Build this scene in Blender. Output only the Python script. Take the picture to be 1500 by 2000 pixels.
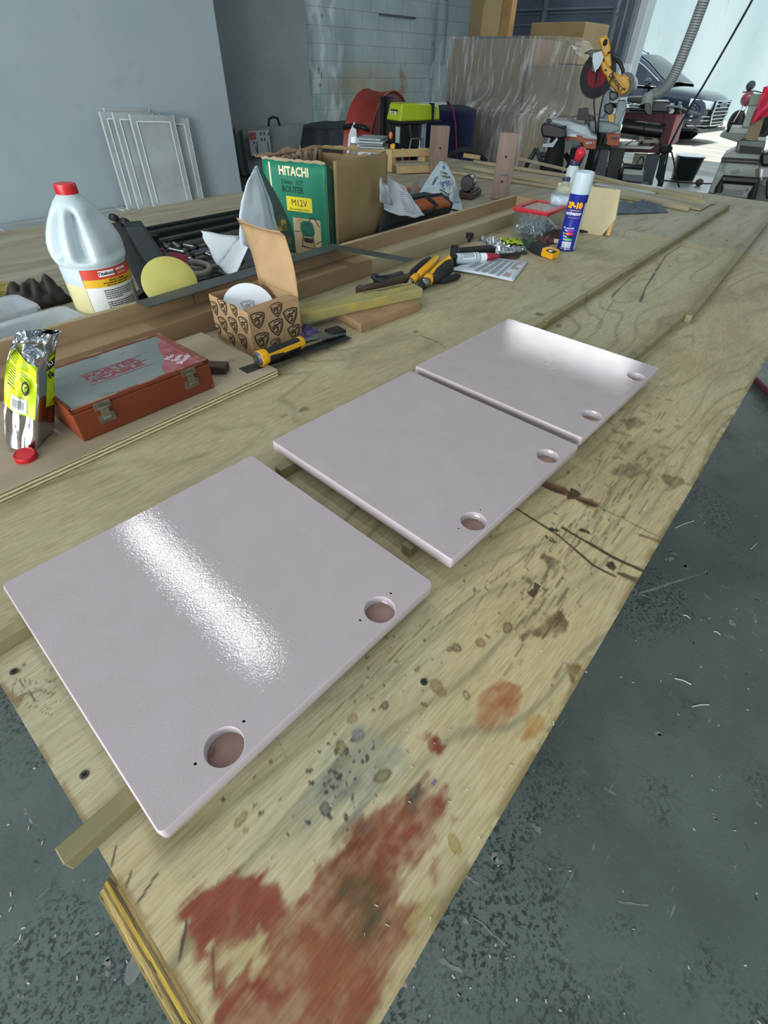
import bpy, bmesh, math, random
import numpy as np
from mathutils import Vector, Matrix, Euler
random.seed(7); rng=np.random.default_rng(7)
for o in list(bpy.data.objects): bpy.data.objects.remove(o)
SC=bpy.context.scene; COL=SC.collection
PI=math.pi
# ---------------- camera (world: x along the bench, y across it, z=0 bench top) -------------
F_PX=929.047; PITCH=math.radians(43.4363); ROLL=math.radians(1.7762); TH=math.radians(48.35); H=0.4886
def _rz(v,t): return Vector((v[0]*math.cos(t)-v[1]*math.sin(t), v[0]*math.sin(t)+v[1]*math.cos(t), v[2]))
_f=Vector((0,math.cos(PITCH),-math.sin(PITCH))); _r=Vector((1,0,0)); _u=_r.cross(_f)
_rr=math.cos(ROLL)*_r+math.sin(ROLL)*_u; _uu=-math.sin(ROLL)*_r+math.cos(ROLL)*_u
FW=_rz(_f,-TH); RT=_rz(_rr,-TH); UP=_rz(_uu,-TH)
cam=bpy.data.objects.new('camera',bpy.data.cameras.new('camera')); COL.objects.link(cam)
m=Matrix((( RT.x,UP.x,-FW.x,0),(RT.y,UP.y,-FW.y,0),(RT.z,UP.z,-FW.z,H),(0,0,0,1))); cam.matrix_world=m
cam.data.sensor_fit='VERTICAL'; cam.data.sensor_height=36; cam.data.lens=36*F_PX/2000; cam.data.clip_start=.02; cam.data.clip_end=300
SC.camera=cam
# survey helpers: where a sight line meets a real plane of the room
def ray(px,py): return RT*((px-750)/F_PX)-UP*((py-1000)/F_PX)+FW
def P(px,py,z=0.0): d=ray(px,py); t=(z-H)/d.z; return Vector((d.x*t,d.y*t,z))
def PX(px,py,x): d=ray(px,py); t=x/d.x; return Vector((x,d.y*t,H+d.z*t))
def PY(px,py,y): d=ray(px,py); t=y/d.y; return Vector((d.x*t,y,H+d.z*t))
def PD(px,py,D): d=ray(px,py); t=D/math.hypot(d.x,d.y); return Vector((d.x*t,d.y*t,H+d.z*t))
# ---------------- world, sun, lights, exposure -------------
SC.view_settings.view_transform='Standard'; SC.view_settings.look='None'; SC.view_settings.exposure=0.0; SC.view_settings.gamma=1; SC.view_settings.use_curve_mapping=False
w=bpy.data.worlds.new('world'); SC.world=w; w.use_nodes=True
nt=w.node_tree; bg=nt.nodes['Background']; bg.inputs[0].default_value=(.62,.78,.9,1); bg.inputs[1].default_value=1.1
def lamp(name,kind,loc,rot,power,color=(1,1,1),size=1,sy=None,angle=None):
    l=bpy.data.lights.new(name,kind); l.energy=power; l.color=color
    if kind=='AREA':
        l.shape='RECTANGLE'; l.size=size; l.size_y=sy or size
    if angle is not None: l.angle=angle
    o=bpy.data.objects.new(name,l); o.location=loc; o.rotation_euler=rot; COL.objects.link(o); return o
_sd=Vector((.42,.16,-.9)); _so=lamp('sun','SUN',(20,-5,20),(0,0,0),5.0,(1,.97,.9),angle=.01); _so.rotation_euler=_sd.to_track_quat('-Z','Y').to_euler()
FLOOR=-.86; CEIL=3.25; XW=11.5; YW=8.0
# daylight through the doorway behind the camera and through the front one; side lamp is added fill
lamp('daylight_rear_doorway','AREA',(-4.9,-.6,.65),(0,math.radians(-90),0),600,(.92,.97,1),3.1,4.6)
lamp('side_fill','AREA',(3.5,-5.9,.9),(math.radians(90),0,0),18,(.9,.97,1),6.5,3.2)
lamp('daylight_front_doorway','AREA',(11.6,1.9,.55),(0,math.radians(90),0),60,(.9,.97,1),2.7,5.0)

# ---------------- colour and material helpers -------------
def hx(h,a=1):
    if not isinstance(h,str): return tuple(h[:3])+(a,)
    h=h.lstrip('#'); v=[int(h[i:i+2],16)/255 for i in (0,2,4)]
    return tuple((x/12.92 if x<=.04045 else ((x+.055)/1.055)**2.4) for x in v)+(a,)
def mat(name,col='#808080',rough=.6,metal=0,col2=None,scale=8,detail=4,stretch=(1,1,1),bump=0,bscale=None,trans=0,alpha=1,ior=1.45,coat=0,emit=None,es=1,mix=(.35,.65),attr=None,spec=.5,sheen=0,wave=None,col3=None,s3=30,m3=(.55,.62)):
    m=bpy.data.materials.new(name); m.use_nodes=True; n=m.node_tree.nodes; L=m.node_tree.links
    b=n['Principled BSDF']; b.inputs['Roughness'].default_value=rough; b.inputs['Metallic'].default_value=metal
    b.inputs['Base Color'].default_value=hx(col); b.inputs['IOR'].default_value=ior
    b.inputs['Specular IOR Level'].default_value=spec
    if trans: b.inputs['Transmission Weight'].default_value=trans
    if alpha<1: b.inputs['Alpha'].default_value=alpha
    if coat: b.inputs['Coat Weight'].default_value=coat
    if sheen: b.inputs['Sheen Weight'].default_value=sheen
    if emit: b.inputs['Emission Color'].default_value=hx(emit); b.inputs['Emission Strength'].default_value=es
    tc=n.new('ShaderNodeTexCoord'); mp=n.new('ShaderNodeMapping'); L.new(tc.outputs['Object'],mp.inputs[0]); mp.inputs['Scale'].default_value=stretch
    last=None
    if attr:
        at=n.new('ShaderNodeAttribute'); at.attribute_name=attr; last=at.outputs['Color']
    if col2 is not None:
        nz=n.new('ShaderNodeTexNoise'); nz.inputs['Scale'].default_value=scale; nz.inputs['Detail'].default_value=detail
        L.new(mp.outputs[0],nz.inputs['Vector'])
        fac=nz.outputs['Fac']
        rp=n.new('ShaderNodeMapRange'); rp.inputs['From Min'].default_value=mix[0]; rp.inputs['From Max'].default_value=mix[1]; L.new(fac,rp.inputs['Value'])
        mx=n.new('ShaderNodeMix'); mx.data_type='RGBA'; L.new(rp.outputs[0],mx.inputs[0])
        if last: mx.blend_type='MULTIPLY'; L.new(last,mx.inputs[6]); mx.inputs[7].default_value=hx(col2)
        else: mx.inputs[6].default_value=hx(col); mx.inputs[7].default_value=hx(col2)
        last=mx.outputs[2]
    if col3 is not None:
        n3=n.new('ShaderNodeTexNoise'); n3.inputs['Scale'].default_value=s3; n3.inputs['Detail'].default_value=3; L.new(mp.outputs[0],n3.inputs['Vector'])
        r3=n.new('ShaderNodeMapRange'); r3.inputs['From Min'].default_value=m3[0]; r3.inputs['From Max'].default_value=m3[1]; L.new(n3.outputs['Fac'],r3.inputs['Value'])
        x3=n.new('ShaderNodeMix'); x3.data_type='RGBA'; L.new(r3.outputs[0],x3.inputs[0])
        if last: L.new(last,x3.inputs[6])
        else: x3.inputs[6].default_value=hx(col)
        x3.inputs[7].default_value=hx(col3); last=x3.outputs[2]
    if last: L.new(last,b.inputs['Base Color'])
    if bump:
        nb=n.new('ShaderNodeTexNoise'); nb.inputs['Scale'].default_value=bscale or scale; nb.inputs['Detail'].default_value=3; L.new(mp.outputs[0],nb.inputs['Vector'])
        bp_=n.new('ShaderNodeBump'); bp_.inputs['Strength'].default_value=bump; bp_.inputs['Distance'].default_value=.002; L.new(nb.outputs['Fac'],bp_.inputs['Height']); L.new(bp_.outputs[0],b.inputs['Normal'])
    return m
# ---------------- mesh helpers -------------
class B:
    def __init__(s): s.v=[]; s.f=[]; s.m=[]
    def add(s,vs,fs,M=None,mi=0):
        o=len(s.v); s.v+= [tuple(M@Vector(p)) if M is not None else tuple(p) for p in vs]; s.f+=[tuple(i+o for i in f) for f in fs]; s.m+=[mi]*len(fs); return s
    def box(s,c,d,rot=None,mi=0,M=None):
        x,y,z=[k/2 for k in d]; vs=[(a*x,b*y,e*z) for a in(-1,1) for b in(-1,1) for e in(-1,1)]
        T=Matrix.Translation(c)
        if rot: T=T@Euler(rot).to_matrix().to_4x4()
        if M is not None: T=M@T
        return s.add(vs,[(0,1,3,2),(4,6,7,5),(0,4,5,1),(2,3,7,6),(0,2,6,4),(1,5,7,3)],T,mi)
    def bb(s,x0,x1,y0,y1,z0,z1,mi=0,M=None): return s.box(((x0+x1)/2,(y0+y1)/2,(z0+z1)/2),(x1-x0,y1-y0,z1-z0),None,mi,M)
    def beam(s,a,b,wd,ht,mi=0,up=(0,0,1)):
        a=Vector(a);b=Vector(b);d=b-a;L=d.length;x=d.normalized();u=Vector(up);y=u.cross(x);y.normalize();z=x.cross(y)
        M=Matrix(((x.x,y.x,z.x,(a.x+b.x)/2),(x.y,y.y,z.y,(a.y+b.y)/2),(x.z,y.z,z.z,(a.z+b.z)/2),(0,0,0,1)))
        return s.box((0,0,0),(L,wd,ht),None,mi,M)
    def prism(s,pts,z0,z1,M=None,mi=0):
        n=len(pts); vs=[(p[0],p[1],z0) for p in pts]+[(p[0],p[1],z1) for p in pts]
        return s.add(vs,[tuple(range(n))[::-1],tuple(range(n,2*n))]+[(i,(i+1)%n,n+(i+1)%n,n+i) for i in range(n)],M,mi)
    def lathe(s,prof,n=24,M=None,mi=0,sq=0,arc=None):
        # prof list of (r,z); sq makes a rounded-square section
        vs=[];fs=[];k=len(prof)
        for r,z in prof:
            for i in range(n):
                a=2*PI*i/n
                q=1.0
                if sq: q=1/((abs(math.cos(a))**(2+sq)+abs(math.sin(a))**(2+sq))**(1/(2+sq)))
                vs.append((r*q*math.cos(a),r*q*math.sin(a),z))
        for j in range(k-1):
            for i in range(n): fs.append((j*n+i,j*n+(i+1)%n,(j+1)*n+(i+1)%n,(j+1)*n+i))
        if prof[0][0]>1e-6: fs.append(tuple(range(n))[::-1])
        if prof[-1][0]>1e-6: fs.append(tuple(range((k-1)*n,k*n)))
        return s.add(vs,fs,M,mi)
    def cyl(s,a,b,r0,r1=None,n=16,mi=0):
        a=Vector(a);b=Vector(b);r1=r0 if r1 is None else r1;d=b-a
        q=d.to_track_quat('Z','Y').to_matrix().to_4x4(); M=Matrix.Translation(a)@q
        return s.lathe([(r0,0),(r1,d.length)],n,M,mi)
    def tube(s,pts,r,n=8,mi=0,closed=False):
        pts=[Vector(p) for p in pts];k=len(pts); rs=r if isinstance(r,(list,tuple)) else [r]*k; vs=[];fs=[]
        t0=(pts[1]-pts[0]).normalized(); nrm=t0.orthogonal().normalized()
        for i,p in enumerate(pts):
            t=(pts[min(i+1,k-1)]-pts[max(i-1,0)]).normalized(); nrm=(nrm-t*nrm.dot(t)).normalized(); bn=t.cross(nrm)
            for j in range(n):
                a=2*PI*j/n; vs.append(p+rs[i]*(math.cos(a)*nrm+math.sin(a)*bn))
        for i in range(k-1):
            for j in range(n): fs.append((i*n+j,i*n+(j+1)%n,(i+1)*n+(j+1)%n,(i+1)*n+j))
        fs.append(tuple(range(n))[::-1]); fs.append(tuple(range((k-1)*n,k*n)))
        return s.add(vs,fs,None,mi)
    def sph(s,c,r,n=16,k=10,mi=0,M=None):
        r=(r,)*3 if not isinstance(r,(tuple,list)) else r
        T=Matrix.Translation(c)@Matrix.Diagonal((r[0],r[1],r[2],1))
        if M is not None: T=M@T
        return s.lathe([(max(math.sin(PI*i/k),1e-4),-math.cos(PI*i/k)) for i in range(k+1)],n,T,mi)
    def grid(s,fn,nu,nv,mi=0,M=None):
        vs=[fn(i/nu,j/nv) for i in range(nu+1) for j in range(nv+1)]
        return s.add(vs,[(i*(nv+1)+j,(i+1)*(nv+1)+j,(i+1)*(nv+1)+j+1,i*(nv+1)+j+1) for i in range(nu) for j in range(nv)],M,mi)
    def build(s,name,mt,par=None,smooth=False,bevel=0,segs=2,solid=0,sub=0,loc=None,rot=None,fixn=True):
        me=bpy.data.meshes.new(name); me.from_pydata(s.v,[],s.f); mts=mt if isinstance(mt,(list,tuple)) else [mt]
        for x in mts: me.materials.append(x)
        me.polygons.foreach_set('material_index',s.m)
        if fixn:
            bm=bmesh.new(); bm.from_mesh(me); bmesh.ops.recalc_face_normals(bm,faces=bm.faces); bm.to_mesh(me); bm.free()
        if smooth:
            me.polygons.foreach_set('use_smooth',[True]*len(me.polygons))
            if smooth is not True: me.set_sharp_from_angle(angle=math.radians(smooth))
        me.update(); o=bpy.data.objects.new(name,me); COL.objects.link(o)
        if par: o.parent=par
        if loc: o.location=loc
        if rot: o.rotation_euler=rot
        if solid: md=o.modifiers.new('s','SOLIDIFY'); md.thickness=solid; md.offset=0
        if bevel: md=o.modifiers.new('b','BEVEL'); md.width=bevel; md.segments=segs; md.limit_method='ANGLE'; md.angle_limit=math.radians(50)
        if sub: md=o.modifiers.new('u','SUBSURF'); md.levels=sub; md.render_levels=sub
        return o
def T(name,label,cat,loc=(0,0,0),rz=0,group=None,rot=None):
    o=bpy.data.objects.new(name,None); COL.objects.link(o); o.empty_display_size=.05; o.location=loc; o.rotation_euler=rot or (0,0,rz)
    o['label']=label; o['category']=cat
    if group: o['group']=group
    return o
def tag(o,label,cat,group=None,kind=None):
    if label: o['label']=label
    if cat: o['category']=cat
    if group: o['group']=group
    if kind: o['kind']=kind
    return o
def struct(o,label=None):
    o['kind']='structure'
    if label: o['label']=label
    return o
def dup(r,loc,rot,label,group=None):
    c=r.copy(); COL.objects.link(c); c.location=loc; c.rotation_euler=rot; c['label']=label
    if group: c['group']=group
    for ch in list(r.children):
        d=ch.copy(); COL.objects.link(d); d.parent=c
        for g in list(ch.children):
            e=g.copy(); COL.objects.link(e); e.parent=d
    return c
def text(s,size,mt,par,M,name='lettering',bold=0.0,ext=.0002,align='CENTER',sx=1,shear=0):
    cu=bpy.data.curves.new(name,'FONT'); cu.body=s; cu.size=size; cu.extrude=ext; cu.offset=bold*size; cu.align_x=align; cu.align_y='CENTER'; cu.resolution_u=2; cu.shear=shear; cu.space_line=.9
    t=bpy.data.objects.new('t',cu); COL.objects.link(t); dg=bpy.context.evaluated_depsgraph_get(); me=bpy.data.meshes.new_from_object(t.evaluated_get(dg)); bpy.data.objects.remove(t)
    me.transform(M@Matrix.Diagonal((sx,1,1,1))); me.materials.clear(); me.materials.append(mt)
    o=bpy.data.objects.new(name,me); COL.objects.link(o); o.parent=par; return o
def frame(o,x,y):  # matrix from origin and two in-plane axes
    x=Vector(x).normalized(); y=Vector(y); y=(y-x*y.dot(x)).normalized(); z=x.cross(y); o=Vector(o)
    return Matrix(((x.x,y.x,z.x,o.x),(x.y,y.y,z.y,o.y),(x.z,y.z,z.z,o.z),(0,0,0,1)))
# value noise in numpy
_N=rng.random((256,256))
def vn(x,y):
    xi=np.floor(x).astype(int);yi=np.floor(y).astype(int);fx=x-xi;fy=y-yi;fx=fx*fx*(3-2*fx);fy=fy*fy*(3-2*fy)
    a=_N[xi%256,yi%256];b=_N[(xi+1)%256,yi%256];c=_N[xi%256,(yi+1)%256];d=_N[(xi+1)%256,(yi+1)%256]
    return (a*(1-fx)+b*fx)*(1-fy)+(c*(1-fx)+d*fx)*fy
def fbm(x,y,o=4):
    s=0;a=.5;t=0
    for i in range(o): s=s+a*vn(x*2**i+i*17.3,y*2**i+i*9.1);t+=a;a*=.5
    return s/t
# =================== THE ROOM ===================
m_floor=mat('painted_concrete',rough=.42,col='#53645f',attr=None)
def floor_mat():
    m=m_floor; n=m.node_tree.nodes; L=m.node_tree.links; b=n['Principled BSDF']; tc=n.new('ShaderNodeTexCoord')
    def noise(sc,det=4,st=(1,1,1),rough=.6,loc=(0,0,0)):
        mp=n.new('ShaderNodeMapping'); mp.inputs['Scale'].default_value=st; mp.inputs['Location'].default_value=loc; L.new(tc.outputs['Object'],mp.inputs[0])
        z=n.new('ShaderNodeTexNoise'); z.inputs['Scale'].default_value=sc; z.inputs['Detail'].default_value=det; z.inputs['Roughness'].default_value=rough; L.new(mp.outputs[0],z.inputs['Vector']); return z.outputs['Fac']
    def rng_(f,a,b_): r=n.new('ShaderNodeMapRange'); r.interpolation_type='SMOOTHSTEP'; r.inputs['From Min'].default_value=a; r.inputs['From Max'].default_value=b_; L.new(f,r.inputs['Value']); return r.outputs[0]
    def mul(a,b_): q=n.new('ShaderNodeMath'); q.operation='MULTIPLY'; L.new(a,q.inputs[0]); L.new(b_,q.inputs[1]); return q.outputs[0]
    def mix(f,a,b_):
        x=n.new('ShaderNodeMix'); x.data_type='RGBA'; L.new(f,x.inputs[0])
        if isinstance(a,tuple): x.inputs[6].default_value=a
        else: L.new(a,x.inputs[6])
        x.inputs[7].default_value=b_; return x.outputs[2]
    c=mix(rng_(noise(2.2,4),.35,.7),hx('#5c6663'),hx('#4a5451'))
    pits=mul(rng_(noise(2.6,3,loc=(3,1,0)),.47,.62),rng_(noise(95,3,rough=.75),.5,.58))
    c=mix(pits,c,hx('#2c3633'))
    pits2=rng_(noise(30,3,rough=.8,loc=(7,2,0)),.66,.72); c=mix(pits2,c,hx('#343f3b'))
    chips=mul(rng_(noise(5,2,loc=(1,8,0)),.5,.62),rng_(noise(26,4,st=(1,.55,1),rough=.65,loc=(5,5,0)),.655,.675)); c=mix(chips,c,hx('#8b8a80'))
    scr=mul(rng_(noise(3,2,loc=(9,3,0)),.5,.58),rng_(noise(22,2,st=(.35,4,1),loc=(2,2,0)),.70,.72)); c=mix(scr,c,hx('#75807a'))
    dots=rng_(noise(120,1,loc=(4,4,0)),.80,.82); c=mix(dots,c,hx('#a9aba2'))
    L.new(c,b.inputs['Base Color'])
    bp_=n.new('ShaderNodeBump'); bp_.inputs['Strength'].default_value=.35; bp_.inputs['Distance'].default_value=.003; L.new(noise(40,4),bp_.inputs['Height']); L.new(bp_.outputs[0],b.inputs['Normal'])
    rr=n.new('ShaderNodeMapRange'); rr.inputs['To Min'].default_value=.3; rr.inputs['To Max'].default_value=.6; L.new(noise(6,3),rr.inputs['Value']); L.new(rr.outputs[0],b.inputs['Roughness'])
floor_mat()
struct(B().bb(-5.2,XW,-6.2,YW+.3,FLOOR-.2,FLOOR).build('floor',m_floor))
m_out=mat('sunlit_concrete','#c9c6bd',.85,col2='#aaa79e',scale=1.5,stretch=(3,.6,1),col3='#8e8c86',s3=9,m3=(.6,.7))
struct(B().bb(XW,60,-30,40,FLOOR-.25,FLOOR-.03).build('ground_outside',m_out))
m_ceil=mat('ceiling_paint','#c8ced0',.8,col2='#b9c0c3',scale=2)
struct(B().bb(-5.2,XW+.3,-6.2,YW+.3,CEIL,CEIL+.15).build('ceiling',m_ceil))
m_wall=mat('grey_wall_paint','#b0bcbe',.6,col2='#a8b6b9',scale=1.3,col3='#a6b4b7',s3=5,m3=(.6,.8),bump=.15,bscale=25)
m_wall2=mat('shaded_block_paint','#909a9a',.75,col2='#858f90',scale=1.6,col3='#7f898a',s3=6,m3=(.6,.8),bump=.2,bscale=20)  # darker than the left wall: the pier's recess shade is in this colour
Yw1=6.72; e1=PY(444,187,Yw1).x
struct(B().bb(-5.2,e1,Yw1,YW+.2,FLOOR,CEIL).build('wall_left',m_wall),'smooth light grey painted wall')
Yd=7.78; e2=PY(604,144,Yd).x
struct(B().bb(e1+.0,e2,Yd,YW+.2,FLOOR,CEIL).build('wall_pier',m_wall2),'grey wall panel behind the folding tables, recess shade put into its darker colour')
# block wall: core + single blocks
m_core=mat('mortar','#8f9c9c',.9,col2='#7c8989',scale=20)
m_blk=[mat('block_paint_%d'%i,c,.8,col2=c2,scale=3.5,col3=c3,s3=9,m3=(.56,.66),bump=.8,bscale=60) for i,(c,c2,c3) in enumerate((('#a3b3b3','#93a4a5','#c2d0d0'),('#abbaba','#9baaab','#c4d1d1'),('#a9aa9c','#999c90','#b4b7ab')))]
bw=struct(B().bb(e2,XW+.2,YW+.02,YW+.25,FLOOR,CEIL).build('wall_back',m_core),'painted concrete block wall')
m_blk1=mat('old_block_paint','#9fb0b0',.8,bump=.5,bscale=30)
def blkmat():
    m=m_blk1;n=m.node_tree.nodes;L=m.node_tree.links;b=n['Principled BSDF'];g=n.new('ShaderNodeNewGeometry')
    def nzz(sc,lo,hi,st=(1,1,1),det=4):
        mp=n.new('ShaderNodeMapping');mp.inputs['Scale'].default_value=st;L.new(g.outputs['Position'],mp.inputs[0]);z=n.new('ShaderNodeTexNoise');z.inputs['Scale'].default_value=sc;z.inputs['Detail'].default_value=det;L.new(mp.outputs[0],z.inputs['Vector']);r=n.new('ShaderNodeMapRange');r.inputs['From Min'].default_value=lo;r.inputs['From Max'].default_value=hi;L.new(z.outputs['Fac'],r.inputs['Value']);return r.outputs[0]
    def mx(f,a,c):
        x=n.new('ShaderNodeMix');x.data_type='RGBA';L.new(f,x.inputs[0])
        if isinstance(a,tuple): x.inputs[6].default_value=a
        else: L.new(a,x.inputs[6])
        x.inputs[7].default_value=c;return x.outputs[2]
    c=mx(nzz(1.6,.35,.65),hx('#a7b8b9'),hx('#93a5a6'))
    s=n.new('ShaderNodeSeparateXYZ');L.new(g.outputs['Position'],s.inputs[0])
    def win(o,c0,w,soft):
        a=n.new('ShaderNodeMath');a.operation='SUBTRACT';L.new(s.outputs[o],a.inputs[0]);a.inputs[1].default_value=c0
        a2=n.new('ShaderNodeMath');a2.operation='ABSOLUTE';L.new(a.outputs[0],a2.inputs[0]);r=n.new('ShaderNodeMapRange');r.interpolation_type='SMOOTHSTEP';r.inputs['From Min'].default_value=w+soft;r.inputs['From Max'].default_value=w-soft;L.new(a2.outputs[0],r.inputs['Value']);return r.outputs[0]
    def mul(a,c_):
        q=n.new('ShaderNodeMath');q.operation='MULTIPLY';L.new(a,q.inputs[0]);L.new(c_,q.inputs[1]);return q.outputs[0]
    st=mul(mul(win('X',8.35,1.05,.35),win('Z',-.02,.42,.18)),nzz(2.2,.25,.6)); c=mx(st,c,hx('#9c9a88'))
    old=mul(win('X',6.6,1.0,.15),nzz(5,.5,.6,(1,1,.45),6)); c=mx(old,c,hx('#c3d2d3'))
    crack=mul(win('X',6.6,1.0,.15),nzz(7,.655,.67,(1,1,.35),5)); c=mx(crack,c,hx('#4c5857'))
    rust=mul(mul(win('X',9.15,.09,.07),win('Z',.05,.4,.2)),nzz(6,.4,.55)); c=mx(rust,c,hx('#9b8270'))
    L.new(c,b.inputs['Base Color'])
blkmat()
bmesh_cache={}
zc=FLOOR; row=0
zbase=PY(650,69,YW).z
z0=zbase-6*.203
def block_mesh(L_,k,mi):
    key=(round(L_,3),k,mi)
    if key in bmesh_cache: return bmesh_cache[key]
    b=B(); nx=6; gx=.0025
    rg=random.Random(k)
    def fn(u,v):
        x=-L_/2+gx+(L_-2*gx)*u; z=-.0998+.1996*v
        e=min(u,1-u)*L_; e2_=min(v,1-v)*.2
        return (x,-.0+(.002 if (e<.004 or e2_<.004) else 0),z)
    b.grid(fn,6,3)
    # rim going back into the joint
    b.bb(-L_/2+gx,L_/2-gx,.004,.03,-.0998,.0998)
    o=b.build('block',m_blk[mi]); me=o.data; bpy.data.objects.remove(o); bmesh_cache[key]=me; return me
cnt=0
for r_ in range(0,16):
    z=z0+r_*.203
    if z-.1<FLOOR+.3 or z>1.9: continue
    x=e2+.0+(.21 if r_%2 else .0)
    x0s=[e2]; 
    edges=[e2+ (0.20 if r_%2 else .40)+.406*i for i in range(0,14)]
    prev=e2
    for xe in edges:
        xe=min(xe,XW)
        if xe-prev<.06: break
        L_=round(xe-prev,3); cx_=(xe+prev)/2
        st= 2 if (7.1<cx_<8.9 and z<zbase+.0 and z>zbase-1.0) else random.choice((0,1))
        o=bpy.data.objects.new('block',block_mesh(L_,random.randrange(4),st)); COL.objects.link(o); o.parent=bw
        o.location=(cx_,YW+random.uniform(0,.004),z); prev=xe; cnt+=1; o.data.materials[0]=m_blk1
# conduits on the block wall
m_galv=mat('galvanised_pipe','#8c9899',.5,.3)
for px,pyb,zb in ((846,200,None),(868,122,None)):
    p=PY(px+(852-846 if px==846 else 3),0,YW-.05); q=PY(841 if px==846 else 866,pyb,YW-.05)
    t=T('wall_conduit','thin grey conduit running down the block wall to an outlet box, beside the white board' if px==846 else 'thin grey conduit on the block wall, nearer the plastic-wrapped stack','conduit',(q.x,YW-.05,q.z))
    B().tube([(0,0,0),(0,0,CEIL-q.z)],.012,8).build('pipe',m_galv,t,True)
    bx=B().box((0,.01,-.06 if px==846 else 0),(.1,.07,.12 if px==846 else .03)); bx.build('outlet_box',m_galv,t,bevel=.005)
    for k in range(2): B().box((0,.035,.35+.5*k),(.06,.02,.03)).build('strap',m_galv,t)
# thin batten on wall
a=PY(742,28,YW-.03);b=PY(812,35,YW-.03)
tag(B().beam(a,(b.x,b.y,a.z),.02,.025).build('wall_batten',mat('dark_batten','#4d5757',.8),bevel=.003),'short dark batten fixed high on the block wall','batten')
# garage wall x=XW with roll-up door closed (left) and open doorway (right)
m_gw=mat('jamb_paint','#85919a',.55,col2='#78848d',scale=3,col3='#4d5860',s3=14,m3=(.62,.7))
ja=PX(1215,0,XW).y; jb=PX(1252,0,XW).y; yc=YW+.2
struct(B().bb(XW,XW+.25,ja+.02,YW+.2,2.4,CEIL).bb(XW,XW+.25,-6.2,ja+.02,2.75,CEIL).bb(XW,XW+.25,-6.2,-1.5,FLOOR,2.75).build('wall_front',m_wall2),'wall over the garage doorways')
dj=B()
for k,(u0,u1,dx) in enumerate(((0,.16,-.10),(.16,.42,.0),(.42,.52,-.06),(.52,.8,.03),(.8,1.0,-.02))):
    y0=ja+(jb-ja)*u0; y1=ja+(jb-ja)*u1
    o=struct(B().bb(XW-.05+dx,XW+.25,y1,y0,FLOOR,2.75).build('trim_%d'%(k+1),m_gw if k%2==0 else mat('jamb_dark','#65717a',.6,col2='#58636b',scale=6),bevel=.006))
m_wj=mat('white_jamb','#cdd6d8',.5)
struct(B().bb(XW+.02,XW+.35,jb-.13,jb,FLOOR,2.75).build('trim_6',m_wj,bevel=.005),'pale strip at the outer edge of the doorway')
# roll-up shutter: panels and rails
m_sh=mat('shutter_slate','#667080',.5,.1,col2='#5c6674',scale=5); m_sh2=mat('shutter_rail','#76818e',.45,.1)
door=struct(B().bb(XW+.06,XW+.1,ja,YW,FLOOR,2.7).build('door_1',m_sh),'closed slate-grey sectional garage door')
zs=[PX(1100,yy,XW).z for yy in (17,40)]
hh=.53
zt=PX(1100,17,XW).z
k=0
z=zt
zz=[zt-hh*i for i in range(5)]+[zt+hh*(i+1) for i in range(2)]
for z in zz:
    if z<FLOOR or z>2.6: continue
    for dz,w_ in ((0,.03),(-.05,.02),(-.2,.025),(-.34,.02)):
        B().bb(XW-.01 if dz==0 else XW+.03,XW+.06,ja+.01,YW-.01,z+dz-w_/2,z+dz+w_/2).build('rib',m_sh2,door,bevel=.004)
yst=PX(1065,20,XW).y
for i,y in enumerate((yst,yst+1.05,ja+.06)):
    B().bb(XW-.03,XW+.06,y-.035,y+.035,FLOOR,2.6).build('stile',m_sh2,door,bevel=.004)
    for z in zz: B().box((XW-.035,y,z),(.02,.03,.04)).build('bolt',m_sh,door)
# outside wall behind the car, and return walls so that it goes on past the frame
m_ow=mat('outdoor_render','#b3c3c6',.85,col2='#a3b6ba',scale=.8,stretch=(1,1,.25),col3='#9fa9a0',s3=3,m3=(.66,.78),bump=.2,bscale=8)
XO=PX(1446,238,20).x
gp=P(1452,238,FLOOR); XO=gp.x
struct(B().bb(XO,XO+.3,-30,40,FLOOR-.1,9).build('wall_outside',m_ow),'tall pale concrete wall across the yard')
# other walls
struct(B().bb(-5.3,-5.1,3.2,YW+.2,FLOOR,CEIL).bb(-5.3,-5.1,-6.2,-4,FLOOR,CEIL).bb(-5.3,-5.1,-4,3.2,2.4,CEIL).build('wall_rear',m_wall))
struct(B().bb(-5.2,-.5,-6.2,-6.05,FLOOR,CEIL).bb(7.5,XW,-6.2,-6.05,FLOOR,CEIL).bb(-.5,7.5,-6.2,-6.05,2.6,CEIL).build('wall_right',m_wall))
# ceiling tube lights (first two reflect on the doors; last two are added, unseen)
m_tube=mat('lit_tube','#ffffff',.4,emit='#f4fbff',es=1.0)
m_fix=mat('fixture_white','#d8dcdc',.4)
for k,(x,y0,y1,pw) in enumerate(((.846,1.95,4.25,30),(8.35,1.95,4.3,65),(-2.6,-3.2,-.8,20),(4.5,-4.4,-2,20))):
    t=T('ceiling_light',('white tube light above the near end of the bench','white tube light above the tools by the doorway','added white tube light behind the bench end, out of view','added white tube light over the open floor, out of view')[k],'light',(x,(y0+y1)/2,3.1),group='ceiling tube lights')
    B().box((0,0,.06),(.16,y1-y0,.06)).build('housing',m_fix,t,bevel=.01)
    B().cyl((0.0,-(y1-y0)/2+.03,.012),(0.0,(y1-y0)/2-.03,.012),.019,n=12).build('tube',m_tube,t,True)
    lamp('tube_glow','AREA',(x,(y0+y1)/2,3.08),(0,0,0),pw,(.95,.98,1),.11,y1-y0)

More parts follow.
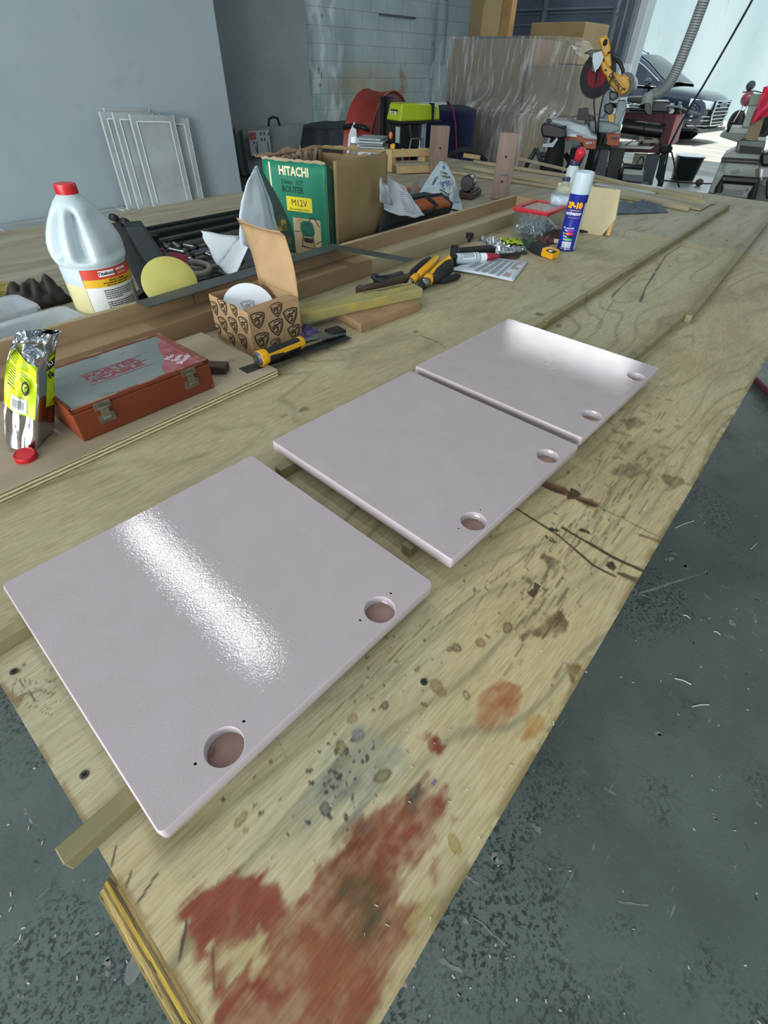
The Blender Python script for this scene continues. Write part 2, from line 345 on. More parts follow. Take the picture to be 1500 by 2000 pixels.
# =================== THE BENCH ===================
C0=Vector((-.0785,-.0128,0)); U=Vector((math.cos(math.radians(2.57)),math.sin(math.radians(2.57)),0)); V=Vector((-.0315,1,0)).normalized()
def bl(u,v,z=0): return C0+U*u+V*v+Vector((0,0,z))
bench=T('workbench','huge plywood-topped workbench with scratched and stained pale surface','workbench',(0,0,FLOOR))
OFF=Vector((0,0,-FLOOR))
USE=2.455 # first seam
us=np.concatenate([np.arange(0,.86,.0017),np.linspace(.86,1.4,110,endpoint=False),np.linspace(1.4,USE,95)])
vs_=np.concatenate([np.arange(0,.44,.0019),np.linspace(.44,.82,95,endpoint=False),np.linspace(.82,1.235,45)])
UU,VV=np.meshgrid(us,vs_,indexing='ij')
X=C0.x+U.x*UU+V.x*VV; Y=C0.y+U.y*UU+V.y*VV
def lerp(a,b,t): return a*(1-t)+b*t
def c3(h): return np.array(hx(h)[:3])
PW1,PW2,PW3,PW4='#b3ad8e','#9a9676','#c4b98c','#85785a'
col=np.zeros(X.shape+(3,)); col[:]=c3('#b2a687')
def blend(colr,mask): 
    global col
    mask=np.clip(mask,0,1)[...,None]; col=col*(1-mask)+(c3(colr) if isinstance(colr,str) else colr)*mask
def sm(x,a,b): t=np.clip((x-a)/(b-a),0,1); return t*t*(3-2*t)
near=np.exp(-np.maximum(0,X-.3)/1.0)*sm(Y,.6,.1)
blend('#d2bd8e',near*.75)
blend('#b9b8a0',sm(fbm(X*2.1,Y*5,3),.5,.75)*.5)
# cathedral grain
f=fbm(X*1.1+3,Y*4.2,3); band=np.abs(((f*13)%1)-.5)*2
blend('#7f785a',sm(band,.78,.98)*(.75*sm(fbm(X*3+9,Y*6,2),.25,.6)))
blend('#93815a',sm(fbm(X*4+31,Y*7+12,5),.50,.75)*.45*sm(Y,.6,.2))
blend('#c9c19c',sm(fbm(X*5+1,Y*8+52,4),.55,.8)*.4)
blend('#a39c7a',sm(band,.45,.9)*.3)
fine=fbm(X*14,Y*260,3); blend('#8f8764',sm(fine,.5,.85)*.14); blend('#bdb698',sm(fine,.5,.2)*.12)
blend('#8a8266',sm(fbm(X*7+4,Y*16+2,4),.60,.85)*.5)
blend('#9c8a58',sm(fbm(X*5+14,Y*9+22,4),.58,.8)*.5*near)
N1=fbm(X*38,Y*38,5)-.5; N2=fbm(X*120,Y*120,4)-.5; NS=fbm(X*30,Y*160,4)-.5
def W(px,py): p=P(px,py); return p.x,p.y
def poly(pts,colr,a=1,soft=.006,noise=.02,tex=.35):
    q=np.array([W(*p) for p in pts]); m_=.04
    sel=(X>q[:,0].min()-m_)&(X<q[:,0].max()+m_)&(Y>q[:,1].min()-m_)&(Y<q[:,1].max()+m_)
    x=X[sel];y=Y[sel]; ins=np.zeros(x.shape,bool); d=np.full(x.shape,9.)
    for i in range(len(q)):
        ax,ay=q[i];bx,by=q[(i+1)%len(q)]
        ins^=((ay>y)!=(by>y))&(x<(bx-ax)*(y-ay)/((by-ay)+1e-12)+ax)
        t=np.clip(((x-ax)*(bx-ax)+(y-ay)*(by-ay))/((bx-ax)**2+(by-ay)**2+1e-12),0,1)
        d=np.minimum(d,np.hypot(x-ax-t*(bx-ax),y-ay-t*(by-ay)))
    sd=np.where(ins,d,-d)+(N1[sel]*noise+NS[sel]*noise*.8)
    mk=np.zeros(X.shape); mk[sel]=sm(sd,-soft*.5,soft)*(1-tex+tex*2*np.clip(.5+N1[sel]*1.2+N2[sel]*1.2+NS[sel],0,1))
    blend(colr,mk*a)
def spot(px,py,rpx,colr,a=1,st=1.0,noise=.3,ang=0,ring=0):
    x0,y0=W(px,py); x1,_=W(px+rpx,py); r=abs(Vector((P(px+rpx,py)-P(px,py))).length)
    c_,s_=math.cos(ang),math.sin(ang)
    sel=(np.abs(X-x0)<r*3*max(st,1))&(np.abs(Y-y0)<r*3*max(st,1))
    dx=X[sel]-x0; dy=Y[sel]-y0; a1=(dx*c_+dy*s_)/st; a2=(-dx*s_+dy*c_)*1.0
    dd=np.hypot(a1,a2)/r+(N1[sel]*2+N2[sel]*1.5)*noise
    mk=np.zeros(X.shape); v=sm(dd,1.15,.85)
    if ring: v=v*(1-ring*sm(dd,.8,.5))
    mk[sel]=v; blend(colr,mk*a)
def line(pts,wpx,colr,a=1,jag=.6):
    for (p,q) in zip(pts[:-1],pts[1:]):
        x0,y0=W(*p);x1,y1=W(*q); w_=wpx
        L_=math.hypot(x1-x0,y1-y0); sel=(X>min(x0,x1)-.02)&(X<max(x0,x1)+.02)&(Y>min(y0,y1)-.02)&(Y<max(y0,y1)+.02)
        x=X[sel];y=Y[sel]; t=np.clip(((x-x0)*(x1-x0)+(y-y0)*(y1-y0))/L_**2,0,1); d=np.hypot(x-x0-t*(x1-x0),y-y0-t*(y1-y0))
        mk=np.zeros(X.shape); mk[sel]=sm(d,w_*(1+jag*2*N1[sel]*2),w_*.3); blend(colr,mk*a)
# the big red-brown stain at the near corner
poly([(362,1785),(385,1742),(430,1713),(485,1708),(530,1722),(560,1745),(600,1702),(650,1650),(690,1612),(720,1583),(770,1555),(808,1525),(835,1497),(855,1520),(872,1560),(885,1592),(872,1620),(850,1665),(815,1702),(795,1712),(790,1740),(820,1790),(845,1830),(800,1880),(760,1940),(735,2000),(650,2080),(430,2040),(420,1960),(395,1890),(375,1835)],'#8c4f35',.82,.008,.03,.3)
poly([(365,1785),(385,1742),(430,1713),(485,1708),(535,1728),(570,1790),(520,1815),(470,1840),(440,1850),(400,1840),(375,1825)],'#8d4a35',.75,.006,.022)
poly([(620,1690),(660,1660),(700,1640),(760,1680),(790,1720),(740,1840),(690,1850),(640,1800),(600,1760)],'#7b4a2e',.6,.02,.04)
poly([(650,1700),(690,1690),(740,1740),(770,1800),(740,1860),(690,1850),(660,1790),(640,1740)],'#5d5138',.75,.02,.04)
poly([(790,1560),(815,1525),(838,1500),(850,1540),(830,1580),(795,1590)],'#4e4a42',.8,.008,.02)
poly([(600,1760),(700,1840),(740,1985),(600,2000),(520,1900)],'#94583a',.6,.02,.05)
poly([(500,1915),(545,1900),(565,1930),(560,1970),(520,1985),(495,1955)],'#84372a',.7,.006,.02)
poly([(640,1620),(690,1600),(720,1590),(715,1640),(660,1680),(630,1660)],'#6d3b26',.6,.01,.03)
poly([(420,1860),(440,1845),(470,1840),(480,1870),(455,1890),(430,1885)],'#bfae82',.9,.006,.03)
poly([(480,1850),(505,1830),(520,1850),(500,1880)],'#bda97c',.85,.006,.03)
poly([(845,1760),(858,1770),(820,1830),(800,1850),(790,1810)],'#b3a26c',.8,.006,.02)
poly([(830,1640),(860,1670),(850,1720),(835,1700)],'#8a5136',.6,.005,.02)
# upper brown blots
poly([(925,1352),(950,1335),(985,1332),(1015,1340),(1022,1362),(1010,1385),(990,1410),(985,1425),(965,1432),(940,1420),(918,1400)],'#a86f48',.8,.004,.015,.3)
poly([(1015,1390),(1040,1385),(1070,1400),(1065,1430),(1040,1450),(1020,1440)],'#b58d54',.8,.005,.02)
poly([(1070,1370),(1090,1368),(1085,1392),(1068,1395)],'#b3825c',.7,.005,.012)
poly([(812,1440),(835,1430),(855,1440),(870,1455),(868,1478),(845,1475),(825,1455)],'#86402f',.8,.004,.02)
poly([(880,1620),(905,1600),(880,1585),(872,1600)],'#8d4b33',.6,.004,.012)
# bluish grey worked area
poly([(640,1460),(700,1420),(780,1430),(820,1480),(800,1530),(740,1560),(690,1590),(640,1640),(600,1620),(590,1560),(600,1500)],'#9b9c8a',.65,.02,.05)
poly([(660,1470),(700,1490),(690,1560),(650,1590),(630,1540)],'#77796d',.6,.015,.04)
for _ in range(46):
    spot(random.gauss(660,34),random.gauss(1520,48),random.uniform(1.2,4.5),'#3a3d38',.85,random.uniform(1,2.4),.5,random.random()*3)
for _ in range(120):
    u_=random.random(); px=560+u_*620+random.gauss(0,90); py=1560-u_*640+random.gauss(0,60)
    spot(px,py,random.uniform(.8,3),random.choice(['#6d5638','#5b4a33','#8a7040','#4e4536']),.75,random.uniform(1,2.5),.5,random.random()*3)
poly([(590,1360),(640,1330),(700,1330),(760,1300),(800,1290),(810,1300),(740,1350),(650,1400)],'#8f8a72',.3,.02,.04)
# drip marks
for px,py,r,cc,st,ang in ((892,1265,10,'#6b4f30',1,0),(878,1268,5,'#55442d',1.5,0),(939,1256,10,'#8a6a3c',1,0),(852,1340,11,'#8f7446',1.3,1),(862,1352,9,'#8b7346',1,0),(911,1357,6,'#7d643a',1.5,1),(992,1226,8,'#6c5331',1.6,.3),(815,1307,5,'#6f5836',1.6,.2),(775,1293,4,'#6d5a37',1,0),(752,1377,8,'#4d4230',1.3,.6),(745,1515,12,'#6d5c32',1.8,-.3),(688,1403,8,'#8d7a45',1.3,0),(888,1648,10,'#a08b4e',1.8,1.2),(700,1435,12,'#7f7480',1.2,0),(665,1460,10,'#6d6236',1.6,1),(470,1600,8,'#8f7c46',2,.2),(480,1622,5,'#8f7a40',1,0),(435,1562,5,'#3b3c38',1,0),(510,1590,4,'#33353a',1.3,0),(635,1580,9,'#383c40',1.4,1.2),(848,1528,5,'#4c5f92',1,0)):
    spot(px,py,r,cc,.85,st,.25,ang,.35)
# star shaped blotch and smears beside the farther doors
poly([(1022,1245),(1040,1215),(1020,1205),(1050,1222),(1065,1200),(1095,1195),(1108,1215),(1100,1240),(1080,1248),(1062,1250),(1050,1240)],'#7c6446',.8,.004,.02)
poly([(1100,1290),(1120,1295),(1135,1300),(1120,1335),(1108,1320)],'#7d6540',.8,.003,.01)
for pts in ([(1068,1088),(1095,1098),(1080,1110)],[(1045,1140),(1075,1148),(1060,1170)],[(1030,1130),(1050,1140),(1040,1150)],[(1190,920),(1250,900),(1262,925),(1235,935),(1200,930)],[(1290,928),(1325,935),(1342,945),(1310,955),(1300,940)],[(1205,820),(1250,812),(1262,830),(1230,845)],[(1270,840),(1310,832),(1290,850)],[(1100,1105),(1112,1112),(1105,1125)]):
    poly(pts,'#75644a',.7,.004,.02)
# saw cuts and scorch lines
D1='#3d2c1d'
line([(1008,993),(1090,1045),(1160,1105),(1200,1125)],.0034,D1,.95,.5)
line([(1100,1032),(1140,1055),(1200,1090),(1262,1118)],.0052,D1,.95,.7)
line([(1210,1120),(1250,1135)],.006,D1,.85,.9)
line([(1060,945),(1105,960),(1160,985)],.012,'#6b452c',.9,.8)
line([(1062,950),(1162,988)],.005,D1,.9,.8)
line([(1160,985),(1290,1050),(1302,1060)],.0015,'#5b4229',.7)
line([(1250,1045),(1290,1058)],.004,'#5e3f24',.7)
for i in range(150):
    t=random.random(); px=1010+t*260+random.gauss(0,40); py=1230-t*360+random.gauss(0,50); L_=random.uniform(8,34)
    line([(px,py),(px+L_*.62,py-L_)],.0009+random.random()*.0012,'#58472f',random.uniform(.25,.7))
for i in range(46):
    px=1230+random.gauss(0,70); py=850+random.gauss(0,50)
    spot(px,py,random.uniform(2,7),'#7a6448',.5,random.uniform(1,3),.5,random.random()*3)
line([(840,1210),(760,1290),(600,1440)],.0012,'#6c6044',.6); line([(1060,1060),(930,1160),(840,1230)],.0012,'#5d4f36',.6)
line([(830,1140),(800,1100)],.002,'#6c6044',.5); line([(560,1480),(520,1400)],.001,'#847a58',.5)
line([(850,1270),(770,1300)],.001,'#c9c7b0',.5)
# front-left apron
for pts,c_ in (([(0,1360),(25,1348),(45,1370),(30,1400),(8,1385)],'#7b5a3c'),([(60,1370),(130,1360),(120,1375),(70,1395),(50,1390)],'#76614a'),([(165,1640),(200,1680),(178,1655)],'#7a4a30')):
    poly(pts,c_,.6,.004,.03)
for i in range(30): 
    px=70+random.gauss(0,28); py=1350+random.gauss(0,20); line([(px,py),(px+random.uniform(8,30),py-random.uniform(-6,14))],.0009,'#5e4d38',.6)
line([(38,1328),(70,1370)],.0012,'#55503c',.8); line([(30,1320),(48,1297)],.0015,'#4b3d2b',.8)
line([(228,1650),(218,1690)],.0018,'#3c3122',.9); line([(258,1700),(245,1735)],.0015,'#4a3c2a',.8); line([(310,1702),(268,1765)],.0012,'#3e3626',.9); line([(365,1800),(350,1875)],.0015,'#3d3526',.9); line([(415,1850),(418,1930)],.0012,'#54402c',.7)
line([(1250,590),(1262,560),(1300,500),(1330,480)],.0045,'#4b3b30',.9); line([(1195,580),(1218,555),(1240,538)],.004,'#54463a',.85); line([(1165,640),(1200,585)],.003,'#6d6150',.5)
line([(810,652),(855,668),(872,680)],.002,'#5d5540',.7); line([(720,680),(795,662)],.003,'#7e795c',.4)
# patch plugs and knots
spot(1054,614,9,'#6b6450',.9,1,.1); spot(1092,637,7,'#6f6950',.7,1.4,.3); spot(592,800,7,'#6d6647',.8,2,.4); spot(555,812,5,'#77704e',.6,2,.4)
# dirt along the cut edges
blend('#7f6c42',sm(Y-(C0.y+.0449*(X-C0.x)),.010,.0)*.8*sm(N1,-.1,.1)); blend('#8a6a40',sm(X-C0.x+.03*Y,.005,0)*.7*sm(N1,-.05,.1))
blend(col*.86,sm(N2,.05,.3)*.25); 
# build the painted sheet
n0,n1=X.shape; m_ply=mat('plywood_face',rough=.62,attr='stain',col2='#e6e2d6',scale=160,stretch=(.25,3,1),bump=.12,bscale=120,spec=.35)
verts=np.stack([X,Y,np.full_like(X,-FLOOR)],-1).reshape(-1,3)
idx=np.arange(n0*n1).reshape(n0,n1); quads=np.stack([idx[:-1,:-1],idx[1:,:-1],idx[1:,1:],idx[:-1,1:]],-1).reshape(-1,4)
me=bpy.data.meshes.new('plywood_sheet'); me.vertices.add(len(verts)); me.vertices.foreach_set('co',verts.ravel()); me.loops.add(quads.size); me.loops.foreach_set('vertex_index',quads.ravel()); me.polygons.add(len(quads)); me.polygons.foreach_set('loop_start',np.arange(0,quads.size,4)); me.update(calc_edges=True)
ca=me.color_attributes.new('stain','FLOAT_COLOR','POINT'); ca.data.foreach_set('color',np.concatenate([col.reshape(-1,3),np.ones((n0*n1,1))],1).astype(np.float32).ravel())
me.materials.append(m_ply); o=bpy.data.objects.new('plywood_sheet',me); COL.objects.link(o); o.parent=bench; o['label']='near plywood sheet, scratched, with a red-brown stain at the corner'
del col,N1,N2,NS
# sheet edges (layered plies) + other sheets
def ply_mat(name,z0,layers,c1,c2):
    m=mat(name,c1,.7); n=m.node_tree.nodes; L=m.node_tree.links; g=n.new('ShaderNodeNewGeometry'); s=n.new('ShaderNodeSeparateXYZ'); L.new(g.outputs['Position'],s.inputs[0])
    a=n.new('ShaderNodeMath'); a.operation='SUBTRACT'; L.new(s.outputs['Z'],a.inputs[0]); a.inputs[1].default_value=z0
    b_=n.new('ShaderNodeMath'); b_.operation='MULTIPLY'; b_.inputs[1].default_value=1/layers; L.new(a.outputs[0],b_.inputs[0])
    nz=n.new('ShaderNodeTexNoise'); nz.inputs['Scale'].default_value=60; ad=n.new('ShaderNodeMath'); ad.operation='MULTIPLY_ADD'; L.new(nz.outputs['Fac'],ad.inputs[0]); ad.inputs[1].default_value=.5; L.new(b_.outputs[0],ad.inputs[2])
    fr=n.new('ShaderNodeMath'); fr.operation='FRACT'; L.new(ad.outputs[0],fr.inputs[0]); gt=n.new('ShaderNodeMath'); gt.operation='GREATER_THAN'; gt.inputs[1].default_value=.55; L.new(fr.outputs[0],gt.inputs[0])
    mx=n.new('ShaderNodeMix'); mx.data_type='RGBA'; L.new(gt.outputs[0],mx.inputs[0]); mx.inputs[6].default_value=hx(c1); mx.inputs[7].default_value=hx(c2); L.new(mx.outputs[2],n['Principled BSDF'].inputs['Base Color']); return m
m_pedge=ply_mat('ply_edge',0,.006,'#c9b98c','#7d6743')
m_pedge2=ply_mat('rough_ply_edge',0,.0075,'#d8bd62','#94825a')
m_ply2=mat('plywood_plain','#a9a68c',.62,col2='#948f72',scale=2.4,detail=5,stretch=(.8,5,1),col3='#877a5c',s3=7,m3=(.56,.72),bump=.15,bscale=60)
m_ply3=mat('plywood_warm','#9a9580',.62,col2='#878069',scale=3,detail=5,stretch=(.7,6,1),col3='#7d6f57',s3=5,m3=(.54,.7),bump=.15,bscale=60)
def slab(name,u0,u1,v0,v1,z0,z1,mts,lab=None,par=bench):
    b=B(); q=[bl(u0,v0),bl(u1,v0),bl(u1,v1),bl(u0,v1)]; vs=[(p.x,p.y,z0-FLOOR) for p in q]+[(p.x,p.y,z1-FLOOR) for p in q]
    b.add(vs,[(4,5,6,7)],None,0); b.add(vs,[(3,2,1,0),(0,1,5,4),(1,2,6,5),(2,3,7,6),(3,0,4,7)],None,1)
    o=b.build(name,mts,par)
    if lab: o['label']=lab
    return o
slab('sheet_edge',0.0005,USE-.001,.0005,1.234,-.018,-.0006,[m_pedge,m_pedge])
slab('plywood_sheet',USE+.003,3.62,0,1.235,-.018,-.0015,[m_ply2,m_pedge],'far plywood sheet across the seam')
slab('plywood_sheet',0,USE,1.238,2.375,-.018,-.001,[m_ply3,m_pedge],'back plywood sheet with brown streaks')
slab('plywood_sheet',USE+.003,3.56,1.238,2.375,-.018,-.0015,[m_ply3,m_pedge])
for k_,(o_,z0_,z1_,c_,c2_) in enumerate(((-.006,-.026,-.0187,'#b59f6a','#7b683f'),(-.010,-.030,-.0262,'#8a7a52','#54482f'),(-.0135,-.036,-.0302,'#d2b450','#a88b3c'),(-.0165,-.041,-.0362,'#83734c','#4e4330'),(-.021,-.047,-.0412,'#c2ab70','#8f7d50'),(-.024,-.052,-.0472,'#94835b','#6a5c3e'))):
    mm_=mat('ply_layer_%d'%k_,c_,.75,col2=c2_,scale=14,stretch=(6,.6,2),col3='#3f3626',s3=60,m3=(.62,.68),bump=.3,bscale=90)
    o=slab('under_sheet',o_,.6,-.0,.232+.001*k_,z0_,z1_,[mm_,mm_])
    if k_==0: o['label']='lower plywood layers sticking out past the near end'
slab('under_sheet',.0,3.5,.02,2.33,-.075,-.0525,[m_pedge2,m_pedge2])
m_2x4=mat('framing_lumber','#a8916a',.7,col2='#8f7850',scale=8,stretch=(.3,3,3))
for u in (.35,1.6,3.1):
    for v in (.12,1.2,2.2):
        p=bl(u,v,0); B().bb(p.x-.045,p.x+.045,p.y-.045,p.y+.045,0,.785).build('leg',m_2x4,bench,bevel=.003)
for v in (.12,1.2,2.2):
    a=bl(.3,v);b=bl(3.2,v); B().beam((a.x,a.y,.74),(b.x,b.y,.74),.04,.09).build('rail',m_2x4,bench)
m_screw=mat('screw_metal','#5a5848',.45,.7); m_dark=mat('near_black','#171717',.6)
for px,py,r in ((27,1312,.0042),(165,1513,.0042),(828,1332,.0042),(1077,1035,.0042),(1420,470,.005)):
    p=P(px,py,0); b=B(); M=Matrix.Translation((p.x,p.y,-FLOOR+.0002))
    b.lathe([(r,0),(r*.98,.0005),(r*.75,.0003),(.0001,.0002)],16,M); b.box((0,0,.0006),(r*1.2,r*.3,.0002),(0,0,.6),1,M); b.box((0,0,.0006),(r*.3,r*1.2,.0002),(0,0,.6),1,M)
    b.build('screw',[m_screw,m_dark],bench)
# sawdust crumbs and splinters lying about on the bench
b=B()
for i in range(90):
    if random.random()<.55: p=P(random.uniform(300,1150),random.uniform(1150,1900),.0004)
    else: p=P(random.uniform(300,1400),random.uniform(420,1000),.0004)
    if p.y<0.0 or p.y>1 or p.x<-.05: continue
    a=random.random()*3; L_=random.uniform(.001,.004); b.box(tuple(p),(L_,random.uniform(.0004,.001),.0005),(0,0,a))
tag(b.build('wood_crumbs',mat('pale_chip','#c9c4ae',.8)),'pale splinters and crumbs scattered over the bench top','wood chips',kind='stuff')
b=B()
for px,py,qx,qy in ((1319,1031,1356,1017),(1318,1325,1350,1337),(1352,1380,1385,1376),(1334,1201,1348,1208),(1394,1233,1407,1240),(1467,1072,1478,1062),(880,1470,886,1466)):
    b.tube([P(px,py,FLOOR+.002),P((px+qx)/2+1,(py+qy)/2-2,FLOOR+.003),P(qx,qy,FLOOR+.002)],.0016,5)
for i in range(90):
    px=random.uniform(800,1500); py=random.uniform(800,2000)
    if px<760+(1985-py)*.585: continue
    p=P(px,py,FLOOR+.001); b.box(tuple(p),(random.uniform(.002,.007),random.uniform(.001,.003),.001),(0,0,random.random()*3))
for i in range(26):
    p=P(random.uniform(0,300),random.uniform(1450,1990),FLOOR+.001); b.box(tuple(p),(random.uniform(.003,.009),random.uniform(.002,.003),.001),(0,0,random.random()*3))
tag(b.build('floor_shavings',mat('shaving','#b5b6ac',.8)),'pale wood shavings and specks scattered on the green floor','wood chips',kind='stuff')

# paint scuffs and bare patches worn into the floor
_fl=bpy.data.objects['floor']; b=B(); _rg=random.Random(21)
def scuff(pts,w_):
    q=[P(x,y,FLOOR+.0006) for x,y in pts]; n=len(q); vs=[]
    for i,p in enumerate(q):
        d=(q[min(i+1,n-1)]-q[max(i-1,0)]).normalized(); s_=Vector((-d.y,d.x,0))*w_*_rg.uniform(.5,1.2)/2*(1 if 0<i<n-1 else .3); vs+=[tuple(p+s_),tuple(p-s_)]
    b.add(vs,[(2*i,2*i+1,2*i+3,2*i+2) for i in range(n-1)])
def wob(a,c,k=7,j=2.5): return [(a[0]+(c[0]-a[0])*i/k+_rg.uniform(-j,j),a[1]+(c[1]-a[1])*i/k+_rg.uniform(-j,j)) for i in range(k+1)]
for a,c,w_ in (((1228,1164),(1372,1122),.009),((1232,1148),(1275,1172),.006),((1375,1117),(1392,1125),.010),((1405,1142),(1425,1150),.006),((1470,1190),(1478,1225),.010),((1460,1160),(1490,1175),.006),((1415,1240),(1440,1250),.014),((1330,1020),(1350,1040),.005),((1305,1072),(1322,1085),.012),((1300,1095),(1316,1088),.014),((1335,1105),(1345,1112),.014),((1280,1430),(1292,1437),.012),((1040,1610),(1058,1625),.012),((965,1665),(975,1690),.022),((890,1700),(940,1730),.006),((925,1790),(990,1850),.004),((1200,1760),(1270,1770),.005),((1440,960),(1500,985),.004),((270,1860),(250,1925),.026),((205,1870),(212,1890),.012),((1376,1160),(1388,1172),.012),((860,1875),(905,1900),.010),((1180,1540),(1206,1552),.006),((1390,1590),(1402,1604),.010)):
    scuff(wob(a,c),w_)
o=b.build('paint_scuffs',mat('bare_floor_patch','#7f7f77',.8,col2='#6c716b',scale=30),_fl); o['kind']='stuff'
# =================== PINK CABINET DOORS ===================
m_pink=mat('pink_lacquer','#bbacaf',.02,bump=.055,bscale=430,spec=.5,col2='#b7a9ab',scale=30)
def tune_pink():
    m=m_pink;n=m.node_tree.nodes;L=m.node_tree.links
    b2=n.new('ShaderNodeTexNoise'); b2.inputs['Scale'].default_value=90; b2.inputs['Detail'].default_value=2
    tc=[k for k in n if k.type=='TEX_COORD'][0]; L.new(tc.outputs['Object'],b2.inputs['Vector'])
    bn=n.new('ShaderNodeBump'); bn.inputs['Strength'].default_value=.035; bn.inputs['Distance'].default_value=.002; L.new(b2.outputs['Fac'],bn.inputs['Height'])
    old=[k for k in n if k.type=='BUMP' and k!=bn][0]; L.new(bn.outputs[0],old.inputs['Normal'])
tune_pink()
m_cup=mat('bored_mdf','#a98a80',.8,col2='#96766c',scale=40,col3='#8a655c',s3=90,m3=(.6,.7))
TP=.018; ZB=.019
def loop(bm,pts,z):
    vs=[bm.verts.new((x,y,z)) for x,y in pts]; es=[bm.edges.new((vs[i],vs[(i+1)%len(vs)])) for i in range(len(vs))]; return vs,es
def rr(w_,h_,r,n=5):
    out=[]
    for cx,cy,a0 in ((w_/2-r,h_/2-r,0),(-w_/2+r,h_/2-r,PI/2),(-w_/2+r,-h_/2+r,PI),(w_/2-r,-h_/2+r,1.5*PI)):
        for i in range(n+1): a=a0+PI/2*i/n; out.append((cx+r*math.cos(a),cy+r*math.sin(a)))
    return out
def circ(cx,cy,r,n=40): return [(cx+r*math.cos(-2*PI*i/n),cy+r*math.sin(-2*PI*i/n)) for i in range(n)]
def wallf(bm,a,b,mi=0):
    n=len(a)
    for i in range(n):
        f=bm.faces.new((a[i],a[(i+1)%n],b[(i+1)%n],b[i])); f.material_index=mi; f.smooth=(mi in (0,) and len(a)>20)
def pink(cx,cy,ang,w_,h_,cups,label,zb=ZB,rc=.004):
    t=T('cabinet_door',label,'door',(cx,cy,zb),math.radians(ang),group=None)
    bm=bmesh.new(); R_=Matrix.Rotation(-math.radians(ang),2)
    e=.0016
    prof=[(e,0),(.0008,.0006),(0,.002),(0,TP-.002),(.0007,TP-.0007),(e,TP)]
    rings=[]
    for ins,z in prof:
        vs=[bm.verts.new((x,y,z)) for x,y in rr(w_-2*ins,h_-2*ins,max(rc-ins,.0006))]; rings.append(vs)
    for a,b in zip(rings[:-1],rings[1:]): wallf(bm,a,b)
    bm.faces.new(rings[0][::-1])
    top=rings[-1]; edges=[bm.edges.get((top[i],top[(i+1)%len(top)])) for i in range(len(top))]
    for (px,py) in cups:
        q=P(px,py,zb+TP); d=R_@Vector((q.x-cx,q.y-cy)); hx_,hy_=d.x,d.y
        for (ox,oy,r,dep,mi) in ((0,0,.0175,.0125,1),(-.0255,.0062,.0013,.009,2),(.0255,.0062,.0013,.009,2)):
            v1,e1_=loop(bm,circ(hx_+ox,hy_+oy,r+(.0006 if r>.01 else .0003),40 if r>.01 else 10),TP); edges+=e1_
            v2=[bm.verts.new((x,y,TP-.0008)) for x,y in circ(hx_+ox,hy_+oy,r,40 if r>.01 else 10)]
            v3=[bm.verts.new((x,y,TP-dep)) for x,y in circ(hx_+ox,hy_+oy,r,40 if r>.01 else 10)]
            wallf(bm,v1,v2); wallf(bm,v2,v3,0 if mi==1 else 2); f=bm.faces.new(v3); f.material_index=mi
            if mi==1:
                pass
    r_=bmesh.ops.triangle_fill(bm,use_beauty=True,use_dissolve=False,edges=edges,normal=(0,0,1))
    bmesh.ops.recalc_face_normals(bm,faces=bm.faces)
    bm.normal_update()
    for f in bm.faces:
        if abs(f.normal.z)>.99: f.smooth=False
    me=bpy.data.meshes.new('slab'); bm.to_mesh(me); bm.free()
    for m_ in (m_pink,m_cup,m_dark): me.materials.append(m_)
    o=bpy.data.objects.new('slab',me); COL.objects.link(o); o.parent=t
    for (px,py) in cups:
        q=P(px,py,zb+TP); d=R_@Vector((q.x-cx,q.y-cy))
        o=B().lathe([(.0174,TP-.0124),(.0174,TP-.0122),(.0019,TP-.0122),(.0014,TP-.0128)],36,Matrix.Translation((d.x,d.y,0))).build('hinge_bore_floor',m_cup,t,20); o['label']='bare pinkish brown bottom of the hinge bore'
    return t
pink(.132,.372,.134,.352,.364,((438,1458),(742,1190)),'nearest pale pink cabinet door, a streak of tube light reflected across it',rc=.006)
pink(.525,.379,-.187,.346,.367,((925,1017.5),(1070,890.5)),'middle pale pink cabinet door, plain, between the other two')
pink(.900,.385,.163,.3585,.367,((1156,811.5),(1243,735.5)),'farthest pale pink cabinet door, speckled glare along its far edge')
# =================== SPACER STRIPS ===================
m_strip=mat('spacer_pine','#8f8660',.6,col2='#7a704c',scale=5,stretch=(1,1,1),detail=5,bump=.2,bscale=60,col3='#6f6344',s3=25,m3=(.62,.7))
def strip(pts,wd,ht,label,z=0,group='spacer strips',mt=None,name='wood_strip'):
    a,b=Vector(pts[0]),Vector(pts[1]); d=b-a; c=(a+b)/2
    o=B().box((0,0,ht/2),(d.length,wd,ht)).build(name,mt or m_strip,bevel=.0012,loc=(c.x,c.y,z+.0004),rot=(0,0,math.atan2(d.y,d.x)))
    return tag(o,label,'wood strip',group)
def XY(px,py): q=P(px,py); return (q.x,q.y,0)
strip((XY(1420,408),XY(1061,640)),.016,.019,'long wooden strip from behind the farthest pink door towards the bench end')
strip((P(1061,645),P(545,933)),.016,.0185,'wooden strip mostly under the two farther pink doors, on their left side')
strip((P(540,940),(-.24,.492,0)),.016,.0185,'wooden strip under the left side of the nearest pink door')
strip((XY(1500,432),XY(1340,630)),.017,.019,'long square wooden strip on the right half of the bench, nearest the right edge')
strip((XY(1332,622),(1.05,.276,0)),.016,.0185,'short wooden strip end showing past the right corner of the farthest pink door')
strip(((1.04,.27,0),P(792,1085)),.016,.0185,'wooden strip under the right side of the two farther pink doors')
strip((P(775,1105),(-.107,.243,0)),.017,.0185,'wooden strip end poking past the near bench edge by the nearest pink door')
